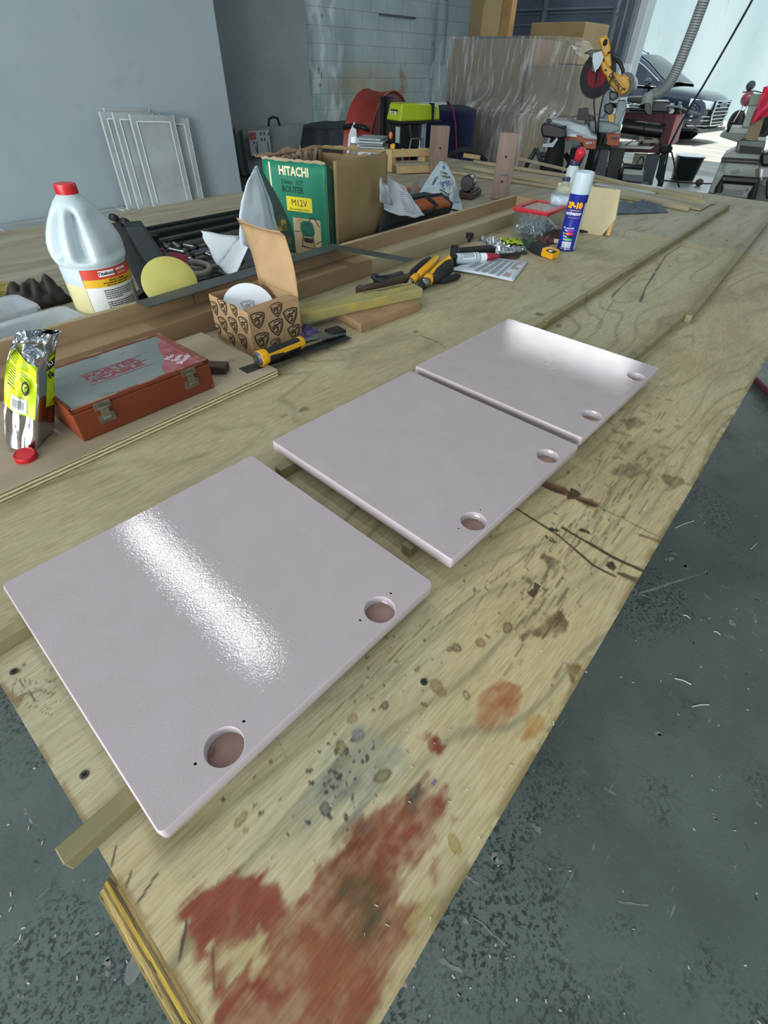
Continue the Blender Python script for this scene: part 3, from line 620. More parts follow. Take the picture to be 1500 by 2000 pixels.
# =================== THINGS ON THE LEFT OF THE BENCH ===================
from mathutils import noise as mn
def HZ(px,py,x,y): d=ray(px,py); t=(x*d.x+y*d.y)/(d.x**2+d.y**2); return H+d.z*t
def nz(p,s=1,seed=0): return mn.noise(Vector((p[0]*s+seed*7.1,p[1]*s+seed*3.3,p[2]*s+seed)))
def fold(p,s,seed=0): return abs(mn.noise(Vector((p[0]*s+seed*5,p[1]*s+seed*2.3,p[2]*s+seed))))*2-.5
def wrap(o,R,ang=0,zc=0,rf=None):
    for v in o.data.vertices:
        x,y,z=v.co; a=ang+x/R; r=(rf(y+zc) if rf else R)+z; v.co=(r*math.cos(a),r*math.sin(a),y+zc)
    o.data.update()
I4=Matrix.Identity(4)
m_black=mat('black_plastic','#0f1011',.55,bump=.1,bscale=80); m_blackr=mat('black_rubber','#1d1f20',.75); m_white=mat('white_paper','#dfe3e6',.7); m_steel=mat('bare_steel','#9a9fa0',.32,.9,col2='#7c8182',scale=30); m_dsteel=mat('dark_steel','#4a4c4c',.45,.75,col2='#343434',scale=20,bump=.1,bscale=50)
m_yel=mat('yellow_plastic','#dfa312',.4); m_red=mat('red_plastic','#c2222a',.35); m_ink=mat('black_print','#20201e',.7); m_card=mat('brown_cardboard','#a98f6a',.8,col2='#9c825d',scale=14,bump=.05,bscale=60); m_mdf=mat('brown_mdf','#a3835f',.8,col2='#947450',scale=20)
m_lime=mat('lime_label','#b9cf0e',.45); m_clear=mat('clear_plastic','#e6eef0',.12,trans=.92,ior=1.3,alpha=.55); m_frost=mat('cloudy_plastic','#dfe7ea',.25,trans=.5,ior=1.2,alpha=.34); m_foil=mat('crinkled_foil','#c9ccd0',.16,1.0,bump=.12,bscale=30)
m_mdfw=mat('warm_plywood','#9c8262',.65,col2='#8c7253',scale=3,stretch=(.8,1,5),detail=4,col3='#876a48',s3=8,m3=(.56,.72))
# --- plywood board under the cases
m_board=mat('pinkish_ply','#a99a82',.65,col2='#9b8b72',scale=3,stretch=(.6,4,1),detail=4,col3='#877659',s3=9,m3=(.6,.74),bump=.1,bscale=80); m_pe3=ply_mat('board_edge',0,.0062,'#d2c7a4','#77653f')
b=B(); q=[(-.30,.745),(.533,.783),(.522,1.055),(-.30,1.02)]
b.add([(x,y,.0003) for x,y in q]+[(x,y,.018) for x,y in q],[(4,5,6,7)],None,0); b.add([(x,y,.0003) for x,y in q]+[(x,y,.018) for x,y in q],[(3,2,1,0),(0,1,5,4),(1,2,6,5),(2,3,7,6),(3,0,4,7)],None,1)
tag(b.build('plywood_offcut',[m_board,m_pe3],bevel=.0008),'thick plywood board with layered edge, under the red case and foil pouch','board')
# --- long ledge: front rail and back board, end cap
m_pe4=mat('pale_ply_top','#b5a685',.7,col2='#8f7d5c',scale=12,stretch=(.4,6,1))
t=T('tool_ledge','long plywood ledge with raised back board running across the bench','ledge',(0,0,0),math.radians(2.57))
b=B(); b.bb(-.32,1.2,1.056,1.118,.0005,.047); b.build('front_rail',m_mdfw,t,bevel=.001)
b=B(); b.bb(1.203,2.215,1.056,1.118,.0005,.046); b.build('front_rail',mat('pale_rail','#a59a79',.65,col2='#94886a',scale=4,stretch=(.6,4,1)),t,bevel=.001)
for x0,x1 in ((-.32,.62),(.622,1.62),(1.622,2.215)): B().bb(x0,x1,1.1195,1.1345,.0831,.0836).build('pale_top_edge',m_pe4,t); B().bb(x0,x1,1.119,1.135,.0005,.083).build('back_board',m_mdfw,t,bevel=.0008)
B().bb(2.217,2.232,1.0,1.135,.0005,.083).build('end_cap',m_mdfw,t,bevel=.0008)
# --- red-brown router bit case
t=T('router_bit_case','red-brown wooden tool case with scratched grey window lid and two latches','tool case',(.2715,.8905,.0185),math.radians(1.6))
m_case=mat('rust_red_paint','#72300f',.5,col2='#652a12',scale=5,col3='#a8694a',s3=45,m3=(.7,.74),bump=.2,bscale=30); m_case2=mat('worn_red_edge','#7d4438',.6,col2='#9b7a68',scale=25,mix=(.5,.6))
cw,cd,chh=.254,.172,.058
b=B(); b.bb(-cw/2,cw/2,-cd/2,cd/2,0,.0505); b.build('body',m_case,t,bevel=.0025)
b=B(); 
b.bb(-cw/2,cw/2,-cd/2,-cd/2+.008,.051,chh); b.bb(-cw/2,cw/2,cd/2-.008,cd/2,.051,chh); b.bb(-cw/2,-cw/2+.007,-cd/2,cd/2,.051,chh); b.bb(cw/2-.014,cw/2,-cd/2,cd/2,.051,chh)
b.build('lid_frame',m_case,t,bevel=.0015)
B().bb(-cw/2+.004,cw/2-.012,-cd/2+.006,cd/2-.006,.0512,.0567).build('lid_window',mat('scratched_window','#6f7876',.35,col2='#7f8784',scale=9,col3='#59605e',s3=22,m3=(.6,.72),bump=.1,bscale=70),t)
b=B()
for y in (-cd/2+.0035,cd/2-.0035): b.bb(-cw/2+.004,cw/2-.002,y-.002,y+.002,chh-.0004,chh+.0006)
b.bb(cw/2-.0125,cw/2-.002,-cd/2+.004,cd/2-.004,chh-.0004,chh+.0005)
b.build('worn_rim',m_case2,t)
m_rprint=mat('dull_red_print','#8e2f3b',.6)
for s_,y in (('PORTER',.008),('+CABLE',-.013)):
    text(s_,.022,m_rprint,t,Matrix.Translation((-.012,y,.0569))@Matrix.Rotation(0.03,4,'Z'),bold=.03,sx=1.25)
for y in (.0205,-.0035,-.0265): B().bb(-.065,.05,y-.0006,y+.0006,.0567,.0571).build('printed_line',m_rprint,t)
B().add([(cw/2-.013,-cd/2+.006,.0569),(cw/2-.013,.052,.0569),(cw/2-.022,.056,.0569),(cw/2-.045,.01,.0569),(cw/2-.052,-.02,.0569),(cw/2-.075,-.05,.0569),(cw/2-.085,-cd/2+.007,.0569)],[(0,1,2,3,4,5,6)]).build('corner_sticker',mat('sticker_red','#8e3a40',.6,col2='#a06468',scale=50),t)
text('No\nSpin\nShank!',.0165,mat('sticker_white','#cfc2c2',.7),t,Matrix.Translation((cw/2-.036,-.038,.0571))@Matrix.Rotation(.55,4,'Z'),bold=.02)
m_latch=mat('tarnished_latch','#8d8878',.4,.85,col2='#6d6757',scale=60)
for x in (-.078,.082):
    l=B().box((x,-cd/2-.0006,.026),(.028,.0014,.016)).box((x,-cd/2-.0006,.049),(.028,.0014,.013)).build('latch',m_latch,t,bevel=.0005)
    B().box((x,-cd/2-.003,.0375),(.013,.003,.024)).cyl((x-.008,-cd/2-.003,.046),(x+.008,-cd/2-.003,.046),.0022,n=10).cyl((x-.006,-cd/2-.004,.028),(x+.006,-cd/2-.004,.028),.003,n=10).build('hasp',m_latch,l,bevel=.0004)
# --- dark scraper lying behind the case's right end
a=P(395,700,.02)
tag(B().beam((.405,.905,.027),(.455,.845,.027),.028,.015).build('wood_offcut',mat('dark_offcut','#4e3c30',.7,col2='#3d2f27',scale=20),bevel=.002),'small dark wooden offcut poking out from behind the red-brown case','offcut')
# --- foil pouch
t=T('foil_pouch','crumpled silver foil pouch standing up, with lime green stickers','pouch',(0,0,0))
_rows=[((10,866),(73,881),(106,864)),((8,800),(74,812),(107,800)),((9,740),(75,765),(107,745)),((14,700),(78,730),(107,706)),((24,672),(84,702),(110,680)),((30,652),(96,676),(118,650)),((48,643),(104,652),(120,646))]
_py=[(.872,.835,.868),(.872,.833,.868),(.868,.833,.862),(.862,.835,.856),(.858,.838,.852),(.853,.84,.846),(.850,.846,.842)]
def _pp(v,j):
    k=min(int(v*6),5); f=v*6-k; a=_rows[k][j]; c=_rows[k+1][j]; y=_py[k][j]*(1-f)+_py[k+1][j]*f
    return PY(a[0]+(c[0]-a[0])*f,a[1]+(c[1]-a[1])*f,y)
def pouch(off=0,back=False):
    def fn(u,v):
        L_,F_,R_=_pp(v,0),_pp(v,1),_pp(v,2)
        if back:
            p=lerp(L_,R_,u)+Vector((0,.030*math.sin(PI*u)*(1-v)**.6,0)); s_=0
        else:
            p=lerp(L_,F_,u/.64) if u<.64 else lerp(F_,R_,(u-.64)/.36); s_=math.sin(PI*u)
            bul=.007*math.sin(PI*min(u/.64,1))*(1-v*.6); p=p+Vector((-bul*.6,-bul,0))
        q=(u*3,v*4,2 if back else 0); amp=.3+.9*v
        cr=(fold(q,.8,2)*.014+fold(q,1.9,5)*.005)*amp*(1 if 0<u<1 else 0)
        p=p+Vector((-cr*.5-off*.6,-cr-off,cr*.3))
        p.z=max(p.z,.0192); return tuple(p)
    return fn
b=B(); b.grid(pouch(),30,36); b.grid(pouch(back=True),16,30); b.build('pouch_body',m_foil,t,True)
fr=pouch(.0012); fb=pouch(.002); fc=pouch(.0027)
B().grid(lambda u,v: fr(.0+.60*u,.15+.43*v+.05*(1-u)),16,16).build('sticker',m_lime,t,True)
b=B()
for i in range(15):
    for (u0,u1) in ((.05,.20),(.28,.45)):
        vv=.585-i*.022+.05*(1-(u0-.02)/.53)
        if (u0>.2 and vv<.38) or i==6: continue
        w_=random.uniform(.8,1); b.grid(lambda u,v: fb(u0+(u1-u0)*u*w_,vv+.005*v-.02*u),6,1)
b.build('fine_print',m_ink,t)
B().grid(lambda u,v: fb(.14+.30*u,.195+.085*v-.02*u),6,4).build('barcode_patch',m_white,t)
b=B()
for i in range(9): b.grid(lambda u,v,i=i: fc(.18+.024*i+.008*u,.212+.05*v-.0014*i),1,3)
b.build('barcode',m_ink,t)
b=B(); b.grid(lambda u,v:(lambda a:fc(.40+.075*math.cos(a)*(.75+.25*v),.345+.055*math.sin(a)*(.75+.25*v)))(u*2*PI),20,1); b.grid(lambda u,v:(lambda a:fc(.42+.035*math.cos(a)*(.6+.4*v),.335+.027*math.sin(a)*(.6+.4*v)))(u*2*PI),16,1); b.build('disc_icon',m_ink,t)
B().grid(lambda u,v: fr(.80+.20*u,.20+.42*v),8,16).build('sticker',m_lime,t,True)
B().grid(lambda u,v: fb(.81+.19*u,.47+.10*v),6,5).build('logo_patch',m_ink,t)
_d=(_pp(.6,2)-_pp(.6,1)).normalized()
q0=Vector(fc(.91,.52)); text('RY',.013,m_white,t,frame(q0-FW*.003,_d,(0,0,1)),bold=.03,sx=.8)
q0=Vector(fc(.92,.41)); text("'18",.016,m_ink,t,frame(q0-FW*.003,_d,(0,0,1)),bold=.04,sx=.8)
# --- red cap
c=P(52,893,.02); t=T('bottle_cap','small round red plastic cap lying beside the foil pouch','cap',(c.x,c.y,.0185),.3,rot=(.12,-.1,.3))
B().lathe([(.0145,0),(.0155,.001),(.0157,.008),(.0148,.0098),(.0135,.0102),(.0128,.0092),(.0001,.0092)],32).build('cap_shell',m_red,t,35)
b=B()
for i in range(36): a=2*PI*i/36; b.box((.0157*math.cos(a),.0157*math.sin(a),.0048),(.0006,.0009,.007),(0,0,a))
b.build('grip_ribs',m_red,t)
# --- glue jug
t=T('glue_jug','big white plastic glue jug with red cap and red and yellow label','jug',(.428,1.315,.001),0)
m_jug=mat('milky_jug','#c3cbca',.38,coat=.1)
def jugmat():
    m=m_jug;n=m.node_tree.nodes;L=m.node_tree.links;g=n.new('ShaderNodeTexCoord');s=n.new('ShaderNodeSeparateXYZ');L.new(g.outputs['Object'],s.inputs[0])
    r=n.new('ShaderNodeMapRange');r.inputs['From Min'].default_value=.098;r.inputs['From Max'].default_value=.102;L.new(s.outputs['Z'],r.inputs['Value'])
    x=n.new('ShaderNodeMix');x.data_type='RGBA';L.new(r.outputs[0],x.inputs[0]);x.inputs[6].default_value=hx('#cfc592');x.inputs[7].default_value=hx('#b4c0c2');L.new(x.outputs[2],n['Principled BSDF'].inputs['Base Color'])
    n['Principled BSDF'].inputs['Subsurface Weight'].default_value=.15; n['Principled BSDF'].inputs['Subsurface Radius'].default_value=(.02,.02,.02)
jugmat()
CA=math.atan2(-1.315,-.428) # towards the camera
hA=CA-.62
prof=[(.060,0),(.068,.003),(.0715,.012),(.0715,.126),(.0715,.137),(.0745,.143),(.0775,.152),(.0785,.166),(.077,.18),(.070,.199),(.0595,.219),(.047,.238),(.034,.255),(.0235,.265),(.0195,.269),(.0192,.274)]
prof2=[]
for (r0,z0),(r1,z1) in zip(prof[:-1],prof[1:]):
    for k in range(3): prof2.append((r0+(r1-r0)*k/3,z0+(z1-z0)*k/3))
prof2.append(prof[-1])
b=B(); b.lathe(prof2,72)
vv=[]
for (x,y,z) in b.v:
    a=math.atan2(y,x); r=math.hypot(x,y); da=(a-hA+PI)%(2*PI)-PI
    zz=sm(np.array(z),.145,.16)*(1-sm(np.array(z),.225,.25))
    dep=.030*float(zz)*(math.exp(-((abs(da)-.42)/.20)**4))
    fl=.010*float(zz)*(math.exp(-((da-1.5)/.5)**2))
    r-=dep+fl; vv.append((r*math.cos(a),r*math.sin(a),z))
b.v=vv; b.build('jug_body',m_jug,t,True)
b=B(); b.lathe([(.0208,.266),(.0213,.268),(.0215,.282),(.0207,.2852),(.019,.2857),(.0001,.2855)],40)
b.build('cap',m_red,t,40)
b=B()
for i in range(48): a=2*PI*i/48; b.box((.0215*math.cos(a),.0215*math.sin(a),.275),(.0008,.0011,.013),(0,0,a))
b.build('cap_ribs',m_red,t)
R=.0722; lA=CA+.42
def lab(z0,z1,a0,a1,mt,name,off=0.0): 
    return B().grid(lambda u,v:((R+off)*math.cos(a0+(a1-a0)*u),(R+off)*math.sin(a0+(a1-a0)*u),z0+(z1-z0)*v),30,1).build(name,mt,t,True)
a0,a1=CA-.48,CA+2.1
lab(.016,.1345,a0-.014,a1,m_ink,'label_border',-.0002); lab(.017,.105,a0,a1,mat('label_white','#d9d9d2',.5),'label'); lab(.1135,.134,a0,a1,mat('label_red','#c23a22',.45),'label_band',.0001); lab(.0965,.1135,a0,a1,mat('label_yellow','#d8a61a',.5),'label_band',.0001)
def wt(s,size,z,da,mt,bold=0,rot=0,sx=1,name='lettering'):
    o=text(s,size,mt,t,Matrix.Rotation(rot,4,'Z'),name=name,bold=bold,sx=sx); wrap(o,R,lA+da,z,lambda y:R+.0004); return o
lab(.1185,.1305,lA-.40,lA+.10,m_white,'logo_plate',.0003)
o=wt('Titebond',.0098,.1245,-.15,m_ink,.03,.0,1.05)
wt('ORIGINAL',.0066,.1275,.38,m_white,.03); wt('Wood Glue',.0050,.1195,.38,mat('label_cream','#e6d58a',.6),.01)
wt('Adhesivo de Madera',.0048,.1095,.12,m_ink,.02); wt('Strong initial tack - reduces clamp time',.0042,.1045,.12,m_ink,.02); wt('Easy to sand - interior use only',.0042,.0997,.12,m_ink,.02)
b=B()
for i in range(13):
    if i==5: continue
    z=.088-i*.0043; seg=lA-.40
    while seg<lA+.62:
        w_=random.uniform(.02,.09); e=min(seg+w_,lA+.62); b.grid(lambda u,v,seg=seg,e=e,z=z:((R+.0004)*math.cos(seg+(e-seg)*u),(R+.0004)*math.sin(seg+(e-seg)*u),z+.0021*v),2,1); seg=e+.016
        if i in(4,10) and seg>lA+.1: break
for i in range(16):
    z=.088-i*.0043; seg=lA+.68
    while seg<lA+1.3:
        w_=random.uniform(.02,.08); e=seg+w_; b.grid(lambda u,v,seg=seg,e=e,z=z:((R+.0004)*math.cos(seg+(e-seg)*u),(R+.0004)*math.sin(seg+(e-seg)*u),z+.0021*v),2,1); seg=e+.016
b.build('fine_print',m_ink,t)
b=B()
for i in range(15): aa=lA+.33+i*.021; b.grid(lambda u,v,aa=aa,w_=random.uniform(.006,.014):((R+.0005)*math.cos(aa+w_*u),(R+.0005)*math.sin(aa+w_*u),.019+.017*v),1,1)
b.build('barcode',m_ink,t)
# --- clear plastic tubs at the left edge
def tub(cx,cy,rz,L_,W_,Hh,label,tilt=(0,0),z=.001):
    t=T('clear_tub',label,'container',(cx,cy,z),rz,'clear plastic tubs by the glue jug',rot=(tilt[0],tilt[1],rz))
    b=B(); out=rr(L_,W_,.02,6); inn=rr(L_-.012,W_-.012,.016,6); rim=rr(L_+.012,W_+.012,.024,6); n=len(out)
    bot=rr(L_-.014,W_-.014,.016,6)
    vs=[(x,y,0) for x,y in bot]+[(x,y,Hh) for x,y in out]+[(x,y,Hh+.001) for x,y in rim]+[(x,y,Hh-.006) for x,y in rim]
    fs=[tuple(range(n))[::-1]]
    for k in range(3): fs+=[(k*n+i,k*n+(i+1)%n,(k+1)*n+(i+1)%n,(k+1)*n+i) for i in range(n)]
    b.add(vs,fs); b.build('tub_body',m_frost,t,35,solid=.0012)
    b=B(); l2=rr(L_+.008,W_+.008,.022,6); l1=rr(L_-.02,W_-.02,.015,6); vs=[(x,y,Hh+.003) for x,y in l2]+[(x,y,Hh+.006) for x,y in l2]+[(x*.97,y*.95,Hh+.006) for x,y in l2]+[(x,y,Hh+.001) for x,y in l1]
    fs=[]
    for k in range(3): fs+=[(k*n+i,k*n+(i+1)%n,(k+1)*n+(i+1)%n,(k+1)*n+i) for i in range(n)]
    fs.append(tuple(range(3*n,4*n))); b.add(vs,fs); b.build('lid',m_frost,t,35,solid=.001)
    return t
tub(.262,1.29,.10,.165,.115,.038,'clear plastic tub with lid, touching the glue jug')
tub(.205,1.43,.12,.17,.12,.042,'clear plastic tub with lid, farthest back by the grey sheet')
tub(.085,1.26,.04,.16,.10,.05,'clear plastic tub cut off by the left edge of the picture',(.0,.0))
# --- crumpled grey sheet, brown leather scrap, yellow scrap
def crump(cx,cy,w_,d_,h_,seed,mt,label,cat,name,z=.001,sharp=1.0,n=26,sm_=False,group=None,prof=None,rz=0):
    b=B()
    def fn(u,v):
        x=(u-.5)*w_; y=(v-.5)*d_; e=math.sin(PI*u)**.35*math.sin(PI*v)**.35 if 0<u<1 and 0<v<1 else 0
        e=max(e,0)
        hh=(prof(u,v) if prof else 1)*h_
        q=(u*3,v*3,seed)
        z_=hh*e*(.55+.45*fold(q,1.3,seed))+ .25*h_*fold(q,3.2*sharp,seed+3)*e
        return (x*(1+.15*nz(q,1.5,seed+1)),y*(1+.15*nz(q,1.5,seed+2)),max(z_,0.0006))
    b.grid(fn,n,n); o=b.build(name,mt,None,sm_,solid=.0015,loc=(cx,cy,z),rot=(0,0,rz)); return tag(o,label,cat,group)
m_greyfoil=mat('dull_grey_sheet','#7a7f83',.45,.3,col2='#64686c',scale=8); m_brownl=mat('brown_leather','#3d352c',.6,col2='#2d2722',scale=10)
crump(.14,1.60,.20,.16,.13,3,m_greyfoil,'crumpled dull grey sheet at the left edge behind the clear tubs','sheet','crumpled_sheet')
crump(.34,1.56,.13,.11,.08,8,m_brownl,'crumpled dark brown scrap between the grey sheet and glue jug','scrap','leather_scrap',sharp=.35,sm_=True,n=20)
crump(.27,1.70,.13,.07,.05,12,mat('yellow_scrap','#c9b56a',.6),'pale yellow crumpled scrap behind the dark brown one','scrap','paper_scrap')
# --- small branded carton with flap, sanding disc
t=T('small_carton','open brown cardboard carton printed with shield logos, lid flap standing up','carton',(.6215,.967,.001),-.02)
m_cart=mat('kraft_carton','#ad8c66',.8,col2='#a3835d',scale=20,bump=.05,bscale=100); m_cartin=mat('carton_inside','#8f7251',.85)
cw,cd,chh=.135,.152,.098; th=.0016
b=B()
b.bb(-cw/2,cw/2,-cd/2,-cd/2+th,0,chh); b.bb(-cw/2,cw/2,cd/2-th,cd/2,0,chh); b.bb(-cw/2,-cw/2+th,-cd/2+th,cd/2-th,0,chh); b.bb(cw/2-th,cw/2,-cd/2+th,cd/2-th,0,chh); b.bb(-cw/2+th,cw/2-th,-cd/2+th,cd/2-th,0,th)
b.build('box_walls',m_cart,t)
Tf=[P(0,0)]*0
inv=Matrix.Rotation(.02,4,'Z')@Matrix.Translation((-.6215,-.967,-.001))
p00=Vector((cw/2,-cd/2,chh)); p01=Vector((cw/2,cd/2,chh)); 
q0=inv@PX(556,460,.722); q1=inv@PX(468,436,.735); q2=inv@PX(462,425,.724)
q3=inv@PX(546,452,.708)
b=B(); b.grid(lambda u,v: tuple(lerp(lerp(p00,p01,v),lerp(q0,q1,v),u)+Vector((.006*math.sin(PI*u),0,0))),8,8); b.build('lid_flap',m_cart,t,True,solid=.0016)
b=B(); b.grid(lambda u,v: tuple(lerp(lerp(q0,q1,v),lerp(q3,q2,v),u)+Vector((0,0,-.006*math.sin(PI*v)*u))),4,8); b.build('tuck_flap',m_cart,t,True,solid=.0016)
B().add([(cw/2-.004,-cd/2-.0006,chh),(-cw/2+.002,-cd/2-.0006,chh),(-cw/2+.01,-cd/2+.03,chh-.004),(cw/2-.01,-cd/2+.034,chh-.002)],[(0,1,2,3)]).build('front_flap',m_cart,t,solid=.0015)
def shield(M,s,b):
    S=[(-.5,.42),(-.2,.5),(.25,.46),(.5,.34),(.46,.05),(.3,-.25),(.02,-.5),(-.22,-.3),(-.42,.02),(-.5,.42)]
    def ln(pts,w_):
        for (x0,y0),(x1,y1) in zip(pts[:-1],pts[1:]):
            d=Vector((x1-x0,y1-y0)); n_=Vector((-d.y,d.x)).normalized()*w_/2; e=d.normalized()*w_*.3
            b.add([(s*(x0-n_.x-e.x),s*(y0-n_.y-e.y),.0002),(s*(x1-n_.x+e.x),s*(y1-n_.y+e.y),.0002),(s*(x1+n_.x+e.x),s*(y1+n_.y+e.y),.0002),(s*(x0+n_.x-e.x),s*(y0+n_.y-e.y),.0002)],[(0,1,2,3)],M)
    ln(S,.07); ln([(x*.72+.02,y*.72+.02) for x,y in S[1:-2]],.05)
    ln([(-.28,.1),(-.1,.2),(.1,.14),(.22,.2),(.3,.24)],.08); ln([(-.24,-.02),(-.05,.08),(.08,0),(.05,-.15),(-.05,-.28)],.09)
    for k in range(5): x=-.42+.045*k; y=.28-.13*k; ln([(x-.02,y),(x+.08,y+.02)],.03)
b=B()
Mf=lambda x,z,a: frame((x,-cd/2-.0004,z),(1,0,0),(0,0,1))@Matrix.Rotation(a,4,'Z')
for x,z,a,s in ((-.042,.030,0,.036),(.0,.048,.1,.037),(.042,.062,.1,.037),(-.045,.076,0,.034),(.006,.086,.05,.03),(.047,.024,.1,.034),(-.008,.012,.1,.026)): shield(Mf(x,z,a),s,b)
Ml=lambda y,z,a: frame((-cw/2-.0004,y,z),(0,-1,0),(0,0,1))@Matrix.Rotation(a,4,'Z')
for y,z,a,s in ((-.055,.066,.2,.034),(-.01,.052,.2,.034),(.035,.040,.2,.034),(-.04,.024,.2,.032),(.01,.014,.2,.028),(.02,.084,.2,.034),(.06,.07,.2,.03),(-.025,.088,.2,.026),(.065,.02,.2,.026)): shield(Ml(y,z,a),s,b)
o=b.build('shield_print',m_ink,t)
t=T('sanding_disc','white-backed sanding disc standing inside the small carton','disc',(.617,.985,.070),rot=(.72,-.10,-.35))
B().lathe([(.058,0),(.058,.0012),(.0001,.0012)],40).build('disc_face',m_white,t)
b=B(); shield(Matrix.Translation((.0,0,.0013)),.03,b); b.build('disc_print',mat('grey_print','#9a9fa3',.7),t)
B().lathe([(.05,-.03),(.0575,-.028),(.0575,-.002),(.05,-.001)],40).build('disc_stack_edge',mat('grit_edge','#a39a82',.8),t)
# purple glove bits
m_purp=mat('purple_nitrile','#54456f',.5)
crump(.705,.90,.07,.055,.034,21,m_purp,'crumpled purple rubber glove beside the small carton','glove','rubber_glove',n=18,sm_=True)
crump(.60,1.075,.03,.03,.045,24,mat('lilac_scrap','#8d80ad',.6),'small lilac rubber scrap sticking up behind the carton','scrap','rubber_scrap',n=12,sm_=True)
# --- lumber offcuts
g=T('treated_offcut','pale greenish sawn timber offcut lying across the brown fibreboard block','offcut',(0,0,0))
zt=.045
q=[P(595,634,.026),P(815,598,zt-.006),P(826,566,zt),P(700,592,zt)]
a=Vector((.705,.952,.034)); e=Vector((1.075,.862,.034))
b=B(); b.beam(a,e,.058,.024); b.build('timber',mat('green_timber','#a79c62',.6,col2='#928a58',scale=6,stretch=(1,3,3),col3='#b39a4e',s3=9,m3=(.55,.7),bump=.1,bscale=60),g,bevel=.002)
b=B(); d=(e-a).normalized(); sd=Vector((-d.y,d.x,0)); 
for k,(s0,s1,o_) in enumerate(((.26,.40,.012),(.22,.34,.018))): b.beam(a+d*s0+sd*o_+Vector((0,0,.0122)),a+d*s1+sd*o_+Vector((0,0,.0122)),.003,.0006)
b.build('saw_kerf',mat('kerf','#4f4831',.9),g)
tag(B().prism([(.818,.822),(1.035,.813),(1.045,.87),(.835,.936)],.0005,.0215).build('fibreboard_block',m_mdf,bevel=.001),'flat brown fibreboard block under the greenish timber offcut','block')
# --- japanese-style saw blade + chisel
a=P(482,725,.0195); e=P(683,656,.003)
t=T('saw_blade','long thin dark steel blade lying in front of the small carton','blade',(0,0,0))
d=(Vector((e.x,e.y,0))-Vector((a.x,a.y,0))).normalized(); s=Vector((-d.y,d.x,0))
a=Vector((.478,.826,.0190)); e=Vector((.768,.818,.0075))
B().beam(a,e,.03,.0012).build('blade',m_dsteel,t)
t=T('chisel','wide chisel with black and yellow handle lying on the dark blade','chisel',(0,0,0))
a=P(505,701,.034); e=P(588,668,.030); dd=(e-a).normalized()
def rodl(a,e,prof,n=20): 
    q=(e-a); M=Matrix.Translation(a)@q.to_track_quat('Z','Y').to_matrix().to_4x4(); L_=q.length
    return [(r,z*L_) for r,z in prof],n,M
b=B(); b.lathe(*rodl(a,e,[(.012,.0),(.0145,.04),(.0155,.2),(.0145,.45),(.0125,.7),(.0132,.9),(.0105,1)])); b.build('grip',m_blackr,t,True)
b=B(); b.lathe(*rodl(a,e,[(.0155,.0),(.0163,.02),(.0163,.13),(.0158,.15)])); b.build('collar',m_yel,t,40); b=B(); b.lathe(*rodl(a,e,[(.0135,.92),(.0135,1.0),(.011,1.03)])); b.build('collar',m_yel,t,40)
b=B(); b.lathe(*rodl(a,e,[(.0001,-.05),(.011,-.045),(.014,-.01),(.0155,.01)])); b.build('strike_cap',m_steel,t,40)
b=B(); b.beam(a+Vector((0,-.013,.004)),e+Vector((0,-.0115,.003)),.004,.010); b.build('yellow_stripe',m_yel,t,bevel=.001)
f_=P(618,660,.022); f2=P(668,648,.012); b=B(); b.lathe(*rodl(e,f_,[(.007,0),(.005,.5),(.006,1)])); b.beam(f_,f2,.03,.006); b.build('blade',m_steel,t,bevel=.0008)
tag(B().beam(P(642,652,.016),P(668,645,.014),.034,.014).build('blade_guard',m_black,bevel=.002),'small black plastic guard on the tip of the wide chisel','guard')
# --- framing square
t=T('framing_square','flat grey steel framing square with its short arm hanging over the ledge','square',(0,0,0))
zc=.0865; A_=Vector((.432,1.118,zc)); Bq=Vector((1.05,1.166,zc)); E_=Vector((1.105,.915,zc+.004))
m_sq=mat('grey_square','#5c6263',.45,.6,col2='#4d5354',scale=12,stretch=(1,1,1))
B().beam(A_,Bq,.05,.0022).build('long_arm',m_sq,t); B().beam(Bq+Vector((.0,.02,.0)),E_,.038,.0022).build('short_arm',m_sq,t)
b=B()
for i in range(40): p_=A_.lerp(Bq,i/40); b.box((p_.x,p_.y-.021,zc+.0013),(.0006,.006 if i%4 else .010,.0002),(0,0,.078))
b.build('scale_marks',m_ink,t)
# --- router box
t=T('router_box','torn green cardboard box lettered HITACHI ROUTER with open top','box',(0,0,0))
A_,B_,C_=Vector((1.177,1.328,0)),Vector((1.474,1.380,0)),Vector((1.101,1.539,0)); D_=B_+C_-A_; hb=.262
m_green=mat('green_print_card','#0d6b50',.5,col2='#0f7457',scale=7,col3='#3f8a73',s3=40,m3=(.70,.74),bump=.1,bscale=30); m_kraft=mat('kraft_side','#8c7750',.8,col2='#806c48',scale=6,bump=.1,bscale=20); m_kin=mat('kraft_inside','#8a7052',.85,col2='#75603f',scale=12)
def wallq(a,b_,h0,h1,nm,mt,torn=0,n=24,th=.004,out=None):
    b=B(); 
    def fn(u,v):
        p=a.lerp(b_,u); z=.001+(h1-.001)*v
        if v==1: z+=torn*nz((u*6,.3,1),1,len(nm))
        return (p.x+.002*nz((u*4,v*4,0),1,3),p.y+.002*nz((u*4,v*4,2),1,3),z)
    b.grid(fn,n,8); return b.build(nm,mt,t,True,solid=th)
wallq(C_,A_,0,hb,'printed_side',m_green,.006)
wallq(A_,B_,0,hb-.012,'plain_side',m_kin,.004); wallq(B_,D_,0,hb-.01,'plain_side',m_kin,.01); wallq(D_,C_,0,hb-.005,'plain_side',m_kin,.01)
nrm=(A_-C_).cross(Vector((0,0,1))).normalized()
if nrm.dot(-A_)<0: nrm=-nrm
n2=(B_-A_).cross(Vector((0,0,1))).normalized()
if n2.dot(-A_)<0: n2=-n2
